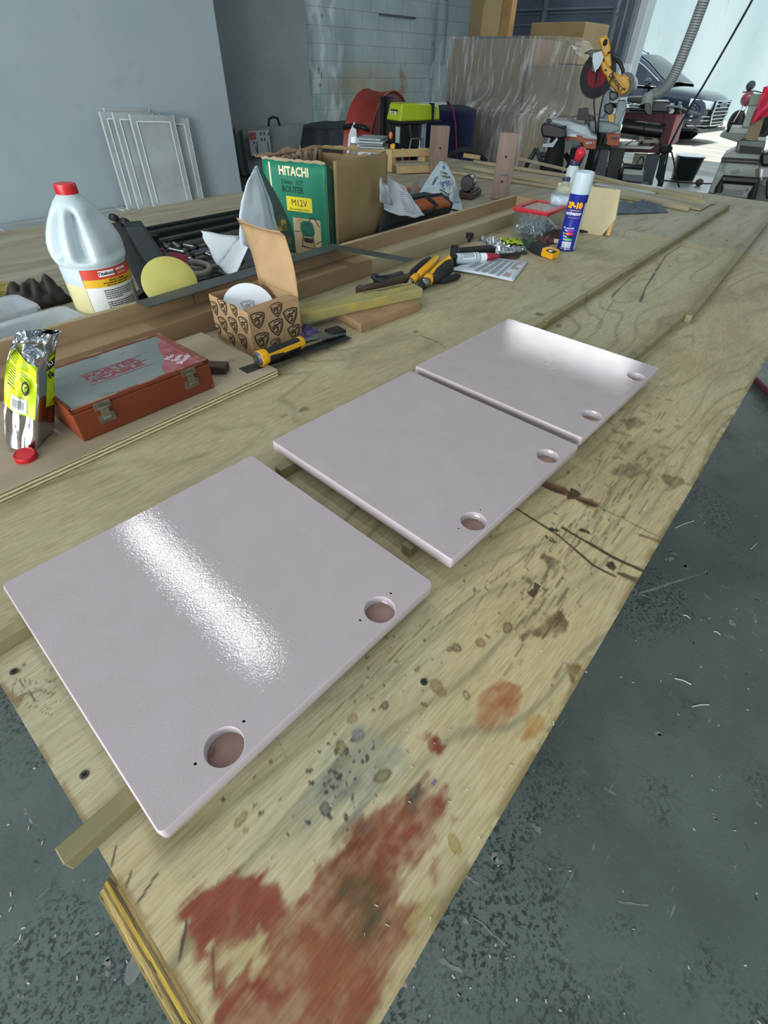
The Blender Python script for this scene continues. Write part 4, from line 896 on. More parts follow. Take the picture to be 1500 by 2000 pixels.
# green wrap past the corner, then the loose brown outer flap
w0=A_+n2*.003; w1=A_.lerp(B_,.09)+n2*.003
b=B(); b.add([(w0.x,w0.y,.001),(w1.x,w1.y,.001),(w1.x,w1.y,hb-.018),(w0.x,w0.y,hb-.004)],[(0,1,2,3)]); b.build('printed_return',mat('dark_green_card','#0b4a38',.55),t,solid=.002)
f0=A_.lerp(B_,.085)+n2*.012; f1=B_+n2*.03
def ff(u,v):
    p=f0.lerp(f1,u); z0=.03 if u<.75 else .03+.03*(u-.75)*4; z=z0+(hb+.004-z0)*v; p=p+n2*(.006*math.sin(PI*u)*(v)); return (p.x,p.y,z-(.014*(1-v) if u>.9 else 0)-(.01 if (v==1 and u==1) else 0))
B().grid(ff,20,10).build('loose_flap',m_kraft,t,True,solid=.004)
tp=lambda p,z: Vector((p.x,p.y,z))
# torn rim and inner flaps
rg=random.Random(5)
for k,(p_,q_,mt_) in enumerate(((C_,D_,m_kin),(D_,B_,m_kraft))):
    def fl(u,v,p_=p_,q_=q_,k=k):
        c=p_.lerp(q_,u); ctr=(A_+D_)/2; d_=(ctr-c).normalized(); r_=.09*v*(.6+.6*abs(nz((u*5,k,1),1,4))); lift=.004*v+.014*nz((u*6,v*3,k),1,6)*v
        return (c.x-d_.x*r_*.4,c.y-d_.y*r_*.4,hb+lift)
    B().grid(fl,18,5).build('top_flap',mt_,t,False,solid=.003)
b=B(); b.grid(lambda u,v:(lambda c:(c.x+nrm.x*.0035,c.y+nrm.y*.0035,hb-.004+.007*v+.004*nz((u*14,v,0),1,8)))(C_.lerp(A_,u)),40,2); b.build('torn_rim',mat('torn_card','#9a8a6e',.9),t,False,solid=.002)
crumpb=B(); crumpb.grid(lambda u,v:(1.18+.12*u,1.49+.08*v,hb-.01+.035*fold((u*3,v*3,0),2,4)),14,10); crumpb.build('wrapping_paper',mat('brown_paper','#87715a',.85,col2='#5b4a3a',scale=18),t,False,solid=.001)
xa=(A_-C_).normalized(); W_=(A_-C_).length
def gp(u,z): return C_+xa*(u*W_)+nrm*.0032+Vector((0,0,z))
def gtext(s,size,u,z,mt,bold=0,sx=1): return text(s,size,mt,t,frame(gp(u,z),xa,(0,0,1)),bold=bold,sx=sx)
m_cream=mat('cream_print','#ddd2a6',.6); m_dg=mat('dark_print','#0c2f27',.6)
def grect(u0,u1,z0,z1,mt,nm,off=0): 
    pts=[gp(u0,z0),gp(u1,z0),gp(u1,z1),gp(u0,z1)]; return B().add([tuple(p+nrm*off) for p in pts],[(0,1,2,3)]).build(nm,mt,t)
gtext('HITACHI',.032,.50,.232,m_cream,.035,.86); gtext('12mm   1/2"',.018,.46,.204,m_dg,.0,.9); gtext('ROUTER',.024,.46,.184,m_dg,.01,.86)
grect(.10,.125,.10,.252,m_cream,'printed_stripe'); 
grect(.34,.76,.126,.166,mat('yellow_print','#d9c41c',.5),'yellow_panel'); gtext('M12V',.026,.55,.149,m_ink,.0,.95) ; gtext('Electronic Speed Control',.0078,.55,.132,m_ink,.01,.9)
for o_ in t.children:
    if o_.name.startswith('lettering'): pass
grect(.42,.88,.0,.108,mat('picture_cream','#b9a37c',.6,col2='#a28c66',scale=20),'printed_picture',.0002)
b=B(); Mg=frame(gp(.66,.068)+nrm*.0006,xa,(0,0,1)); b.prism([(-.026,.026),(-.012,.034),(.012,.034),(.022,.026),(.026,.0),(.018,-.012),(-.02,-.012),(-.028,.004)],0,.0003,Mg); b.build('printed_router',mat('picture_green','#1f6b58',.6,col2='#164a3e',scale=60),t)
b=B(); 
for pts in ([(.008,.034),(.015,.046),(.028,.044),(.045,.02)],[(-.02,-.012),(-.024,-.04),(-.01,-.045)],[(.018,-.012),(.022,-.04),(.03,-.044)],[(-.03,-.044),(.035,-.046)],[(-.05,.0),(-.03,.0)],[(.03,-.03),(.05,-.02)]):
    b.tube([Mg@Vector((x,y,.0006)) for x,y in pts],.0012,5)
b.prism([(-.018,-.016),(.018,-.016),(.016,-.03),(-.016,-.03)],0,.0004,Mg); b.build('printed_router_lines',mat('picture_dark','#2b2a22',.6),t)['kind']='stuff'
# --- open magazine leaning on the box
t=T('magazine','thick dog-eared magazine with dark green cover standing on edge','magazine',(0,0,0))
def sheetq(c,nm,mt,curl=.02,th=.0006,par=t):
    tl,tr,bl_,br=c
    def fn(u,v): p=lerp(lerp(bl_,br,u),lerp(tl,tr,u),v); k=math.sin(PI*v)*curl; return tuple(p+Vector((-k*.6,-k,0)))
    return B().grid(fn,6,12).build(nm,mt,par,True,solid=th)
sp=PY(503,322,1.30); ptop=lambda k:PY(498+k*2,335-k*3,1.27+k*.01)
m_page=mat('magazine_page','#d5dfe4',.55); m_teal=mat('teal_page','#4fa3a0',.5); m_gcov=mat('dark_green_cover','#2c4a43',.35,col2='#3b564f',scale=9,col3='#5e6b4a',s3=14,m3=(.6,.68))
L0=[(470,412),(474,400),(478,395),(484,385),(488,372),(492,362),(497,350),(500,340)]
for k in range(9):
    f=k/8; yy=1.235+.055*f
    tl=PY(488+11*f,345-20*f,yy); bl_=PY(470+20*f,478+8*f,yy-.03); br=PY(528+28*f,488+4*f,yy+.03); tr=PY(499+3*f,334-11*f,yy+.02)
    mid=PY(466+26*f,400,yy-.02)
    def fn(u,v,tl=tl,tr=tr,bl_=bl_,br=br,f=f):
        p=lerp(lerp(bl_,br,u),lerp(tl,tr,u),v); s_=math.sin(PI*v)
        return tuple(p+RT*(-.014*s_*(1-u)*(1-f)+.004*nz((u*3,v*5,k),1,k))+RT*(.006*s_*u))
    B().grid(fn,8,14).build('page',m_teal if k==5 else m_page,t,True,solid=.0006)
tl=PY(501,322,1.315); tr=PY(505,322,1.32); bl_=PY(548,492,1.30); br=PY(576,488,1.33)
def fn(u,v):
    p=lerp(lerp(bl_,br,u),lerp(tl,tr,u),v); s_=math.sin(PI*v**.8); return tuple(p+RT*(-.006*s_*(1-u)+.020*s_*u))
B().grid(fn,10,18).build('cover',m_gcov,t,True,solid=.0012)
def fn2(u,v): p=Vector(fn(.25+.55*u,.26+.14*v)); return tuple(p+Vector((-.001,-.003,0)))
B().grid(fn2,8,5).build('cover_picture',mat('cover_yellow','#a49b3c',.5,col2='#5f6034',scale=60,mix=(.45,.55)),t,True)
# =================== CLUTTER BEHIND THE LEDGE ===================
# black plastic router fence / hold-down
t=T('plastic_fence_parts','heap of black plastic machine parts with two round knobs behind the glue jug','machine part',(0,0,0))
B().beam(P(262,445,.075),P(330,552,.055),.055,.04).build('cover_box',m_black,t,bevel=.004)
B().beam(P(262,445,.097),P(330,552,.077),.045,.006).build('cover_lid',mat('black_lid','#0d0f10',.35),t,bevel=.002)
B().beam(P(232,445,.04),P(300,575,.02),.05,.035).build('fence_bar',m_black,t,bevel=.004)
B().beam(P(305,555,.05),P(262,590,.008),.07,.02).build('side_plate',m_black,t,bevel=.003)
for px,py in ((222,432),(243,440)): 
    p=P(px,py,.055); B().lathe([(.014,0),(.017,.004),(.017,.016),(.010,.022),(.0001,.023)],12,Matrix.Translation(p)@Matrix.Rotation(.5,4,'Y')).build('knob',m_black,t,30,bevel=.001)
p=P(312,500,.02); B().cyl(p,p+Vector((0,0,.06)),.012,n=12).build('post',m_black,t,40)
# red plastic holder with steel bits
t=T('red_bit_holder','red plastic card-shaped holder standing among steel fittings behind the ledge','holder',(0,0,0))
q=[PY(331,492,1.52),PY(369,500,1.50),PY(362,534,1.48),PY(333,525,1.50)]
b=B(); b.add([tuple(p) for p in q]+[tuple(p+Vector((.003,.006,0))) for p in q],[(0,1,2,3),(7,6,5,4),(0,4,5,1),(1,5,6,2),(2,6,7,3),(3,7,4,0)]); b.build('red_plate',mat('dull_red_plastic','#93303c',.4),t,bevel=.001)
q=[PY(314,487,1.55),PY(322,490,1.55),PY(320,497,1.54)]; B().tube(q,.004,6).build('red_tab',mat('dull_red2','#8d2c3a',.4),t,True)
p=P(296,530,.03); B().box(tuple(p),(.02,.02,.05),(0,.2,.4)).build('red_block',mat('dull_red3','#8f2a33',.45),t,bevel=.002)
rg=random.Random(11)
for i,(px,py,qx,qy,r) in enumerate(((318,480,340,476,.005),(322,486,360,494,.006),(335,472,352,486,.007),(352,478,380,484,.006),(365,488,392,480,.005),(380,482,404,478,.006),(372,500,400,492,.005),(350,500,372,506,.004),(398,494,412,500,.004))):
    a=P(px,py,.035);e=P(qx,qy,.03)
    t=T('steel_fitting',('bright rod fitting at the left tip of the pile behind the ledge','chrome fitting beside the red plate behind the ledge','upper left steel fitting of the pile behind the ledge','small steel fitting under the metal tracks','steel fitting right of the red plate','steel fitting farthest right and high in the pile','short steel fitting above the grey cable','tiny steel fitting below the red plate','steel fitting touching the folded white paper')[i],'fitting',a,group='steel fittings behind the ledge')
    d=e-a; B().cyl((0,0,0),d,r,n=8).build('rod',m_steel,t,40); B().cyl(d*.05,d*.2,r*1.7,n=6).build('nut',mat('chrome_%d'%i,'#c8ccd0',.15,1) if i<2 else m_dsteel,t,40)
# straight aluminium tracks on the back half
tr=T('metal_tracks','bundle of long dark grey metal tracks lying parallel behind the ledge','metal bars',(0,0,0))
m_alu=mat('dusty_aluminium','#787d7e',.4,.7,col2='#8a8f90',scale=20,stretch=(.3,3,3)); m_dtrk=mat('dark_track','#2b2f31',.45,.4)
for i,(a_,e_,w_,h_,mt_) in enumerate((((.83,2.005),(1.42,2.03),.02,.02,m_dtrk),((.82,1.96),(1.42,1.985),.022,.016,m_alu),((.80,1.915),(1.42,1.945),.024,.022,m_dtrk),((.79,1.865),(1.40,1.90),.018,.012,m_alu),((.78,1.815),(1.40,1.86),.026,.018,m_dtrk),((.77,1.765),(1.36,1.81),.02,.012,m_alu))):
    o=B().beam((a_[0],a_[1],h_/2+.001),(e_[0],e_[1],h_/2+.001),w_,h_).build('track',mt_,tr,bevel=.001)
    B().beam((a_[0],a_[1],h_+.0015),(e_[0],e_[1],h_+.0015),w_*.3,.002).build('groove',m_dark,tr)
B().bb(.70,1.06,1.42,1.74,.0008,.0026).build('dark_mat',mat('dark_liner','#34373a',.7,col2='#4b4e50',scale=12),tr)
# coiled hose/cable
t=T('grey_cable','grey cable coiled loosely on the bench behind the ledge','cable',(0,0,0))
c=P(428,525,.008); pts=[]
for i in range(120):
    a=i/120*2*PI*2.6; r=.085-.008*math.sin(a*1.7)-.02*(i/120); pts.append((c.x+.02+r*1.15*math.cos(a),c.y+.06+r*.9*math.sin(a),.007+.006*(i/120)*3+.003*math.sin(a*3)))
B().tube(pts,.0062,8).build('cable_coil',mat('grey_cable','#8d8c84',.55),t,True)
c=P(392,535,.012); pts=[(c.x+.028*math.cos(a*2*PI/60+2),c.y+.035*math.sin(a*2*PI/60+2),.012+.022*a/60*1.2) for a in range(60)]
for k in range(7):
    pass
B().tube([(x,y,z) for x,y,z in pts],.009,10).build('ribbed_end',mat('ribbed_grey','#7c7b72',.6,bump=.3,bscale=150),t,True)
# yellow disc (fibreglass backing) leaning
t=T('pale_yellow_disc','pale yellow-green plastic disc leaning up behind the ledge','disc',PY(332,552,1.20),rot=(1.05,-.05,-.28))
B().lathe([(.058,0),(.0605,.001),(.0605,.003),(.057,.005),(.02,.006),(.0001,.006)],48,Matrix.Diagonal((1.05,.95,1,1))).build('disc_body',mat('pale_lime','#b0a95c',.45,col2='#a39c50',scale=8),t,35)
# folded white paper cone
t=T('folded_paper','large folded sheet of white paper propped behind the small carton','paper',(0,0,0))
A_=PY(393,452,1.50);Bp=PY(470,462,1.42);Cp=PY(425,517,1.36);Dp=PY(455,540,1.22);Ep=PY(480,500,1.25);Fp=PY(497,450,1.30)
def quad(p00,p10,p01,p11,nm,mt,par,w_=.003,seed=1,n=8):
    def fn(u,v):
        p=lerp(lerp(p00,p10,u),lerp(p01,p11,u),v); return tuple(p+Vector((w_*nz((u*3,v*3,seed),1,seed),w_*nz((u*3,v*3,seed+4),1,seed),w_*.5*nz((u*4,v*4,seed+8),1,seed))))
    return B().grid(fn,n,n).build(nm,mt,par,True,solid=.0005)
quad(A_,Bp,PY(400,470,1.48),Cp,'sheet',m_white,t,.006,2); quad(Cp,Bp,Dp,Fp,'fold',m_white,t,.006,5); quad(Cp,PY(440,520,1.33),P(427,532,.004),Dp,'shaded_fold',mat('shaded_white_paper','#8f9397',.7,col2='#70757a',scale=60),t,.004,9)  # last fold is greyed: its shade is put into the paper colour
crump(.50,1.22,.10,.07,.02,31,m_white,'crumpled white and blue wrapper by the foot of the glue jug','wrapper','paper_wrapper',n=16)
# =================== RIGHT OF THE ROUTER BOX ===================
m_orange=mat('orange_fabric','#a8592c',.8,col2='#964c24',scale=60,bump=.2,bscale=300); m_grfab=mat('charcoal_fabric','#2b2f33',.85,col2='#23272a',scale=50,bump=.2,bscale=300)
t=T('tool_bag','open black and orange fabric tool bag lying behind the ledge','bag',(0,0,0))
def pq(px,py,y): return PY(px,py,y)
def bagtop(u,v):
    p=lerp(lerp(P(742,452,.02),P(868,418,.02),u),lerp(P(748,395,.10),P(880,400,.10),u),v)
    return p
b=B(); BG=[(P(735,470,.009),P(870,425,.009)),(P(738,452,.045),P(878,412,.035)),(P(745,425,.085),P(884,398,.06)),(P(752,408,.105),P(862,380,.09))]
def bf(u,v):
    k=min(int(v*3),2); f=v*3-k; a=lerp(BG[k][0],BG[k][1],u);e=lerp(BG[k+1][0],BG[k+1][1],u); p=lerp(a,e,f); return tuple(p+Vector((0,-.01*math.sin(PI*u),.012*math.sin(PI*u)*v+.004*nz((u*5,v*5,0),1,2))))
b.grid(bf,16,14); b.build('bag_front',m_grfab,t,True,solid=.003)
b=B(); b.grid(lambda u,v: tuple(Vector(bf(.30+.66*u,.52+.42*v))+Vector((-.002,-.004,.001))),12,8); b.build('orange_panel',m_orange,t,True,solid=.001)
b=B(); b.grid(lambda u,v: tuple(Vector(bf(.02+.42*u+.14*v,.40+.2*v))+Vector((-.003,-.007,.002))),10,6); b.build('pocket_flap',m_grfab,t,True,solid=.001)
b=B(); b.tube([Vector(bf(u,1.0))+Vector((0,0,.002)) for u in np.linspace(0,1,14)],.004,6); b.build('zip_edge',m_blackr,t,True)
b=B(); b.tube([Vector(bf(1,v)) for v in np.linspace(1,0,10)]+[Vector(bf(u,0)) for u in np.linspace(.9,.1,6)],.004,6); b.build('piping',m_blackr,t,True)
b=B(); b.tube([Vector(bf(.62,.98)),Vector(bf(.68,.85))+Vector((-.004,-.012,0)),Vector(bf(.70,.7))+Vector((-.004,-.012,0)),Vector(bf(.66,.55))+Vector((-.002,-.008,0)),Vector(bf(.5,.5))+Vector((-.002,-.008,0))],.008,8); b.build('handle',m_blackr,t,True)
# body volume behind
b=B(); b.bb(1.50,2.0,1.44,1.60,.001,.07); b.build('bag_body',m_grfab,t,bevel=.02,segs=3)
t=T('newspaper_sheet','grey crumpled paper draped over the tool bag beside the torn green box','paper',(0,0,0))
A_=P(747,338,.19);Bp=P(790,368,.165);Cp=P(830,420,.085);Dp=P(750,410,.11)
def npf(u,v):
    top=lerp(A_,Bp,u); bot=lerp(Dp,Cp,u); p=lerp(bot,top,v); return tuple(p+Vector((0,-.01*math.sin(PI*u),.014*math.sin(PI*u)*math.sin(PI*v)+.007*nz((u*4,v*4,1),1,5)-.012*(1-v)*math.sin(PI*u*1.0))))
B().grid(npf,18,18).build('sheet',mat('grey_paper','#a3a7ac',.7,col2='#979ba0',scale=4),t,True,solid=.001)
b=B()
for i in range(11):
    for s0,s1 in ((.45,.62),(.64,.86)):
        b.grid(lambda u,v,i=i,s0=s0,s1=s1: tuple(Vector(npf(s0+(s1-s0)*u,.08+.045*i+.012*v))+Vector((-.001,-.002,.0015))),6,1)
b.build('fine_print',mat('grey_print2','#6a6e72',.7),t)
quad(P(742,345,.21),P(760,372,.17),P(742,395,.14),P(768,402,.12),'side_fold',mat('grey_paper2','#8f9499',.7),t,.006,8)
# clear clamshell pack with orange item
t=T('clamshell_pack','clear plastic pack holding orange and red pieces, beside the white mailer','pack',(0,0,0))
q=[pq(783,384,1.85),pq(822,362,1.80),pq(830,372,1.82),pq(818,398,1.75)]
c0=pq(812,383,1.75)
b=B()
f1=[pq(790,388,1.78),pq(800,366,1.78),pq(822,372,1.76),pq(812,398,1.74)]; dv=Vector((.11,.02,.03))
f1=[Vector((p.x,p.y,max(p.z,.004))) for p in f1]; b.add([tuple(p) for p in f1]+[tuple(p+dv) for p in f1],[(0,1,2,3),(4,5,6,7),(0,1,5,4),(1,2,6,5),(2,3,7,6),(3,0,4,7)]); b.build('shell',m_clear,t,False,solid=.001)
for px,py,rr_,mt_ in ((815,372,.022,mat('orange_plastic','#d9662b',.4)),(806,390,.014,mat('orange_plastic2','#d4612a',.4)),(797,372,.016,mat('red_tag','#c43a48',.4))):
    B().sph(tuple(pq(px,py,1.80)),(rr_,rr_*.8,rr_),14,8).build('bright_piece',mt_,t,True)
# plastic mailer
t=T('plastic_mailer','pale blue-white crumpled plastic mailing bag with blue and black print','mailer',(0,0,0))
m_mail=mat('mailer_plastic','#b9c9cf',.32,bump=.15,bscale=30)
MA=[(PY(801,405,1.62),PY(852,313,1.70),PY(862,312,1.70)),(PY(845,400,1.52),PY(862,345,1.60),PY(868,318,1.68)),(PY(900,418,1.46),PY(893,355,1.55),PY(872,318,1.66))]
def mf(u,v):
    P0=[(812,388),(828,362),(845,335),(858,316)]; P1=[(842,400),(855,375),(862,345),(864,314)]; P2=[(904,412),(896,372),(886,345),(871,318)]
    k=min(int(v*3),2); f=v*3-k
    def at(Q): return (Q[k][0]+(Q[k+1][0]-Q[k][0])*f,Q[k][1]+(Q[k+1][1]-Q[k][1])*f)
    a,b_,c_=at(P0),at(P1),at(P2); w=(1-u)**2,2*u*(1-u),u*u
    px=a[0]*w[0]+b_[0]*w[1]+c_[0]*w[2]; py=a[1]*w[0]+b_[1]*w[1]+c_[1]*w[2]
    y=1.66-.13*math.sin(PI*min(u*1.0,1))*(1-.6*v)+ .10*(v) -.06*u+.012*fold((u*3,v*3,0),1.2,6)+.006*fold((u*3,v*3,0),3.1,2)
    q_=PY(px,py,y)
    if q_.z<.006: q_=P(px,py,.006)
    return tuple(q_)
B().grid(mf,26,26).build('bag_face',m_mail,t,False,solid=.001)
def mtext(s,size,u,v,mt,ang=0,bold=0):
    p=Vector(mf(u,v)); dx=Vector(mf(u+.05,v))-p; dy=Vector(mf(u,v+.05))-p; M=frame(p-FW*.003,dx,dy)@Matrix.Rotation(ang,4,'Z'); text(s,size,mt,t,M,bold=bold)
m_bl=mat('blue_print','#2c4a9c',.5)
mtext('prime',.052,.66,.50,m_bl,.15,.01); mtext('prime',.030,.58,.86,m_bl,.1,.01); mtext('Please recycle\nDrop-off bags only',.019,.62,.69,m_ink,0,.01); mtext('Recycle if\nclean & dry',.020,.25,.42,m_ink,-1.0,.02); mtext('Store drop-off\nbag  2  LDPE',.018,.66,.26,m_ink,-.2,.01); mtext('prime',.022,.86,.12,m_bl,.2,.01)
# lump behind it: the rest of the bag
crump(1.83,1.66,.16,.12,.06,41,m_mail,'low crumpled end of a pale plastic bag lying behind the mailer','bag','plastic_bag',n=18)
# small metal vise-like fitting
c=P(912,398,.0)
t=T('brass_fitting','small dark metal spindle on a dark wooden base right of the mailer','fitting',(c.x+.15,c.y+.1,.001),.35)
B().box((0,0,.0125),(.17,.09,.025)).build('wooden_base',mat('dark_red_wood','#3f2321',.5,col2='#2e1a19',scale=10),t,bevel=.003)
B().lathe([(.03,-.05),(.034,-.04),(.034,0),(.028,.004),(.024,.02),(.03,.024),(.03,.034),(.02,.038),(.016,.055),(.0001,.056)],24,Matrix.Translation((-.01,0,.06))@Matrix.Rotation(PI/2,4,'Y')).build('spindle',mat('dark_chrome','#5c5a56',.3,.9),t,35)
B().box((0,-.03,.03),(.12,.015,.012)).build('clamp_bar',m_dsteel,t,bevel=.002)
# upright posts at the back of the bench
m_post=mat('walnut_post','#877265',.6,col2='#6f5b4f',scale=4,stretch=(4,4,.5),col3='#9a8778',s3=6,m3=(.55,.7),bump=.1,bscale=40)
def post(px,py,tx,ty,w_,d_,label,rz,holes,lean=0):
    p=P(px,py,0); h_=HZ(tx,ty,p.x,p.y); t=T('upright_post',label,'post',(p.x,p.y,.001),rz,rot=(0,lean,rz))
    B().box((0,0,h_/2),(d_,w_,h_)).build('post_body',m_post,t,bevel=.002)
    for z in holes: B().cyl((-d_/2-.0008,0,z*h_),(-d_/2+.001,0,z*h_),.006,n=12).build('bolt_hole',m_dark,t)
    return t,h_,d_
post(853,338,858,246,.10,.055,'short greyish wooden post standing behind the white mailer',.95,(.55,))
t_,h_,d_=post(975,388,986,259,.088,.045,'taller brown wooden post standing just beyond the end of the ledge',.55,(.28,.66))
B().cyl((-d_/2-.008,-.02,.40*h_),(-d_/2-.002,.012,.40*h_),.004,n=8).build('hook_bolt',m_steel,t_,40)
# wooden crate pieces at the back edge
t=T('wood_crate','low pale wooden crate near the back edge of the bench, beside the green box','crate',(0,0,0))
m_pinew=mat('pale_pine','#b59a6b',.65,col2='#a68b5e',scale=5,stretch=(1,4,4))
a,e=PY(766,307,2.35),PY(836,322,2.25); 
zt=PY(766,292,2.35).z
B().beam((a.x,a.y,(zt+a.z)/2),(e.x,e.y,(zt+a.z)/2),.02,zt-a.z).build('front_board',m_pinew,t,bevel=.002)
B().beam((a.x+.02,a.y+.0,.04),(e.x,e.y,.04),.12,.016).build('shelf_board',mat('grey_shelf','#8a8272',.7),t,bevel=.002)
B().beam((a.x-.02,a.y-.06,.02),(e.x-.03,e.y-.06,.02),.018,.035).build('lower_board',m_pinew,t,bevel=.002)
for f in (.05,.95):
    p=lerp(a,e,f); B().bb(p.x-.02,p.x+.02,p.y,p.y+.05,.001,zt-.001).build('corner_post',m_pinew,t,bevel=.002)
# small clear bottle with white cap and folded card
p=PY(692,300,1.75)
t=T('small_clear_bottle','small clear bottle with white cap showing above the torn green box','bottle',(p.x,p.y,.001))
zb=p.z; B().lathe([(.03,0),(.031,.01),(.031,zb-.02),(.026,zb-.005),(.011,zb+.03),(.011,zb+.035)],24).build('bottle_glass',m_clear,t,True)
B().lathe([(.0135,zb+.035),(.0135,zb+.052),(.012,zb+.054),(.0001,zb+.054)],20).build('cap',m_white,t,35)
_a=PY(700,297,1.62);_b=PY(724,294,1.62); quad(Vector((_a.x,_a.y,.002)),Vector((_b.x,_b.y,.002)),_a,_b,'folded_card',m_white,None,.002,4)
tag(bpy.data.objects['folded_card'],'folded white card poking up behind the torn green box','card')
# =================== FRONT OF THE LEDGE, RIGHT HALF ===================
# pliers
def pl(pts,r,nm,mt,par,n=10): return B().tube(pts,r,n).build(nm,mt,par,True)
t=T('long_nose_pliers','long-nose pliers with yellow and black grips, lying against the ledge','pliers',(0,0,0))
z=.03
hg=[P(811,545,.022),P(822,533,.032),P(840,518,.040),P(852,506,.044),P(856,502,.040)]; lg=[P(800,545,.016),P(815,528,.018),P(836,511,.022),P(846,503,.026)]
pl(hg,[.008,.011,.012,.011,.006],'grip',m_yel,t); pl([p+Vector((-.004,.010,-.006)) for p in lg],[.006,.012,.013,.008],'grip',m_blackr,t)
pl([P(813,541,.026),P(806,547,.022)],[.013,.012],'pivot',m_yel,t); pl([P(806,547,.020),P(798,553,.012),P(789,558,.005)],[.010,.006,.002],'jaw',m_steel,t); pl([P(803,543,.018),P(795,549,.010),P(787,556,.004)],[.007,.004,.002],'jaw',m_dsteel,t)
t=T('side_cutters','diagonal cutting pliers with a wide black grip edged in yellow','pliers',(0,0,0))
h1=[P(838,545,.022),P(848,530,.034),P(864,515,.042),P(876,504,.046),P(882,508,.042)]; h2=[P(842,548,.018),P(858,536,.026),P(874,522,.032),P(880,512,.034)]
pl(h1,[.008,.009,.009,.009,.005],'yellow_edge',m_yel,t); pl(h2,[.012,.020,.021,.010],'grip',m_blackr,t); pl([P(838,542,.024),P(836,549,.020)],[.016,.015],'collar',m_yel,t)
pl([P(835,548,.020),P(826,556,.014)],[.013,.012],'pivot',m_steel,t); pl([P(828,553,.014),P(818,560,.011),P(808,565,.008)],[.016,.013,.006],'jaw',m_dsteel,t)
t=T('red_pliers','small pliers with red and black handles lying under the yellow ones','pliers',(0,0,0))
pl([P(845,549,.010),P(868,547,.012),P(890,541,.012),P(897,538,.010)],[.007,.010,.010,.006],'grip',m_blackr,t); pl([P(862,536,.014),P(874,530,.018),P(880,526,.020)],[.008,.011,.007],'grip',m_red,t); B().sph(tuple(P(845,548,.010)),(.009,.009,.008),12,8).build('red_ball',m_red,t,True); pl([P(846,548,.010),P(836,551,.008)],[.008,.006],'jaw',m_dsteel,t)
t=T('old_file','rusty old flat bar tool wedged between ledge and green timber','tool',(0,0,0))
a=P(708,566,.012);e=P(800,540,.022); B().beam(a,e,.026,.014).build('bar',mat('rusty_bar','#5a4a3c',.7,.3,col2='#463a30',scale=20),t,bevel=.003); B().beam(P(704,569,.010),P(712,564,.010),.034,.02).build('head',mat('rusty_head','#594741',.7),t,bevel=.003)
t=T('spanner','dark old spanner with a round eye lying against the ledge','spanner',(0,0,0))
a=P(735,549,.020); pl([a,P(760,543,.018),P(785,536,.018)],[.013,.010,.010],'shank',m_dsteel,t); b=B(); M=frame(a+Vector((0,0,.006)),(1,.3,.0),(0,1,.5)); b.lathe([(.007,0),(.018,0),(.018,.006),(.007,.006),(.007,0)],20,M); b.build('ring',mat('spanner_ring','#3c4143',.5,.6),t,30)
# leaflet
t=T('leaflet','folded printed instruction leaflet lying flat on the bench','leaflet',(0,0,0))
L=[P(877,528,.004),P(1002,551,.001),P(1031,512,.003),P(935,504,.006)]
def lf(u,v): p=lerp(lerp(L[0],L[1],u),lerp(L[3],L[2],u),v); return tuple(p+Vector((0,0,.004*math.sin(PI*u)*(1-.5*v)+.0012)))
for k in range(2): B().grid(lambda u,v,k=k:tuple(Vector(lf(u,v))+Vector((0.001*k,.001*k,-.0016*k+.001))),12,6).build('page',mat('leaflet_paper','#c3ccd4',.55),t,True,solid=.0004)
b=B()
def lr(u0,u1,v0,v1,o_=.0018): b.grid(lambda u,v:tuple(Vector(lf(u0+(u1-u0)*u,v0+(v1-v0)*v))+Vector((0,0,o_))),3,1)
for u0 in (.34,.46,.58): 
    for i in range(14): lr(u0,u0+random.uniform(.08,.105),.10+i*.058,.10+i*.058+.028)
for i in range(14): lr(.71,.71+random.uniform(.05,.07),.06+i*.06,.06+i*.06+.03)
b.build('fine_print',mat('leaflet_grey','#6d746f',.7),t)
b=B()
for v0 in (.50,.78): lr(.86,.935,v0,v0+.12)
lr(.80,.90,.12,.30); b.build('red_picture',mat('leaflet_red','#8e3038',.6,col2='#c9c5c5',scale=300,mix=(.45,.55)),t)
b=B(); lr(.17,.29,.25,.62,.0015); lr(.80,.87,.5,.85); b.build('grey_picture',mat('leaflet_pic','#7d8580',.6,col2='#a3aaa8',scale=120),t)['kind']='stuff'
# black clamp tool, glue bottle
t=T('black_jig','black plastic jig with a round knob lying behind the small white bottle','jig',(0,0,0))
B().beam(P(885,498,.018),P(962,490,.018),.04,.032).build('jig_body',m_black,t,bevel=.004); B().beam(P(888,490,.02),P(888,512,.015),.03,.04).build('jig_end',m_black,t,bevel=.006)
p=P(916,472,.036); B().lathe([(.006,0),(.006,.012),(.013,.013),(.014,.028),(.0001,.029)],14,Matrix.Translation((p.x,p.y,.034))).build('knob',m_black,t,35)
t=T('small_glue_bottle','small white bottle with red pointed cap lying on the leaflet','bottle',(0,0,0))
a=P(889,506,.022); e=P(980,500,.018); q=e-a; Mq=Matrix.Translation(a)@q.to_track_quat('Z','Y').to_matrix().to_4x4(); L_=q.length
B().lathe([(.010,0),(.0155,.003),(.0165,.01),(.0165,L_*.47),(.0135,L_*.50),(.011,L_*.51)],28,Mq).build('bottle_body',mat('white_squeeze','#c3cdd0',.35),t,35)
B().lathe([(.0125,L_*.515),(.0135,L_*.53),(.0130,L_*.64),(.011,L_*.645)],24,Mq).build('white_collar',m_white,t,35)
B().lathe([(.0125,L_*.65),(.0120,L_*.70),(.0065,L_*.92),(.004,L_*.96),(.0001,L_*.965)],24,Mq).build('pointed_cap',mat('cap_red','#a81f2b',.35,col2='#8a1a30',scale=12),t,True)
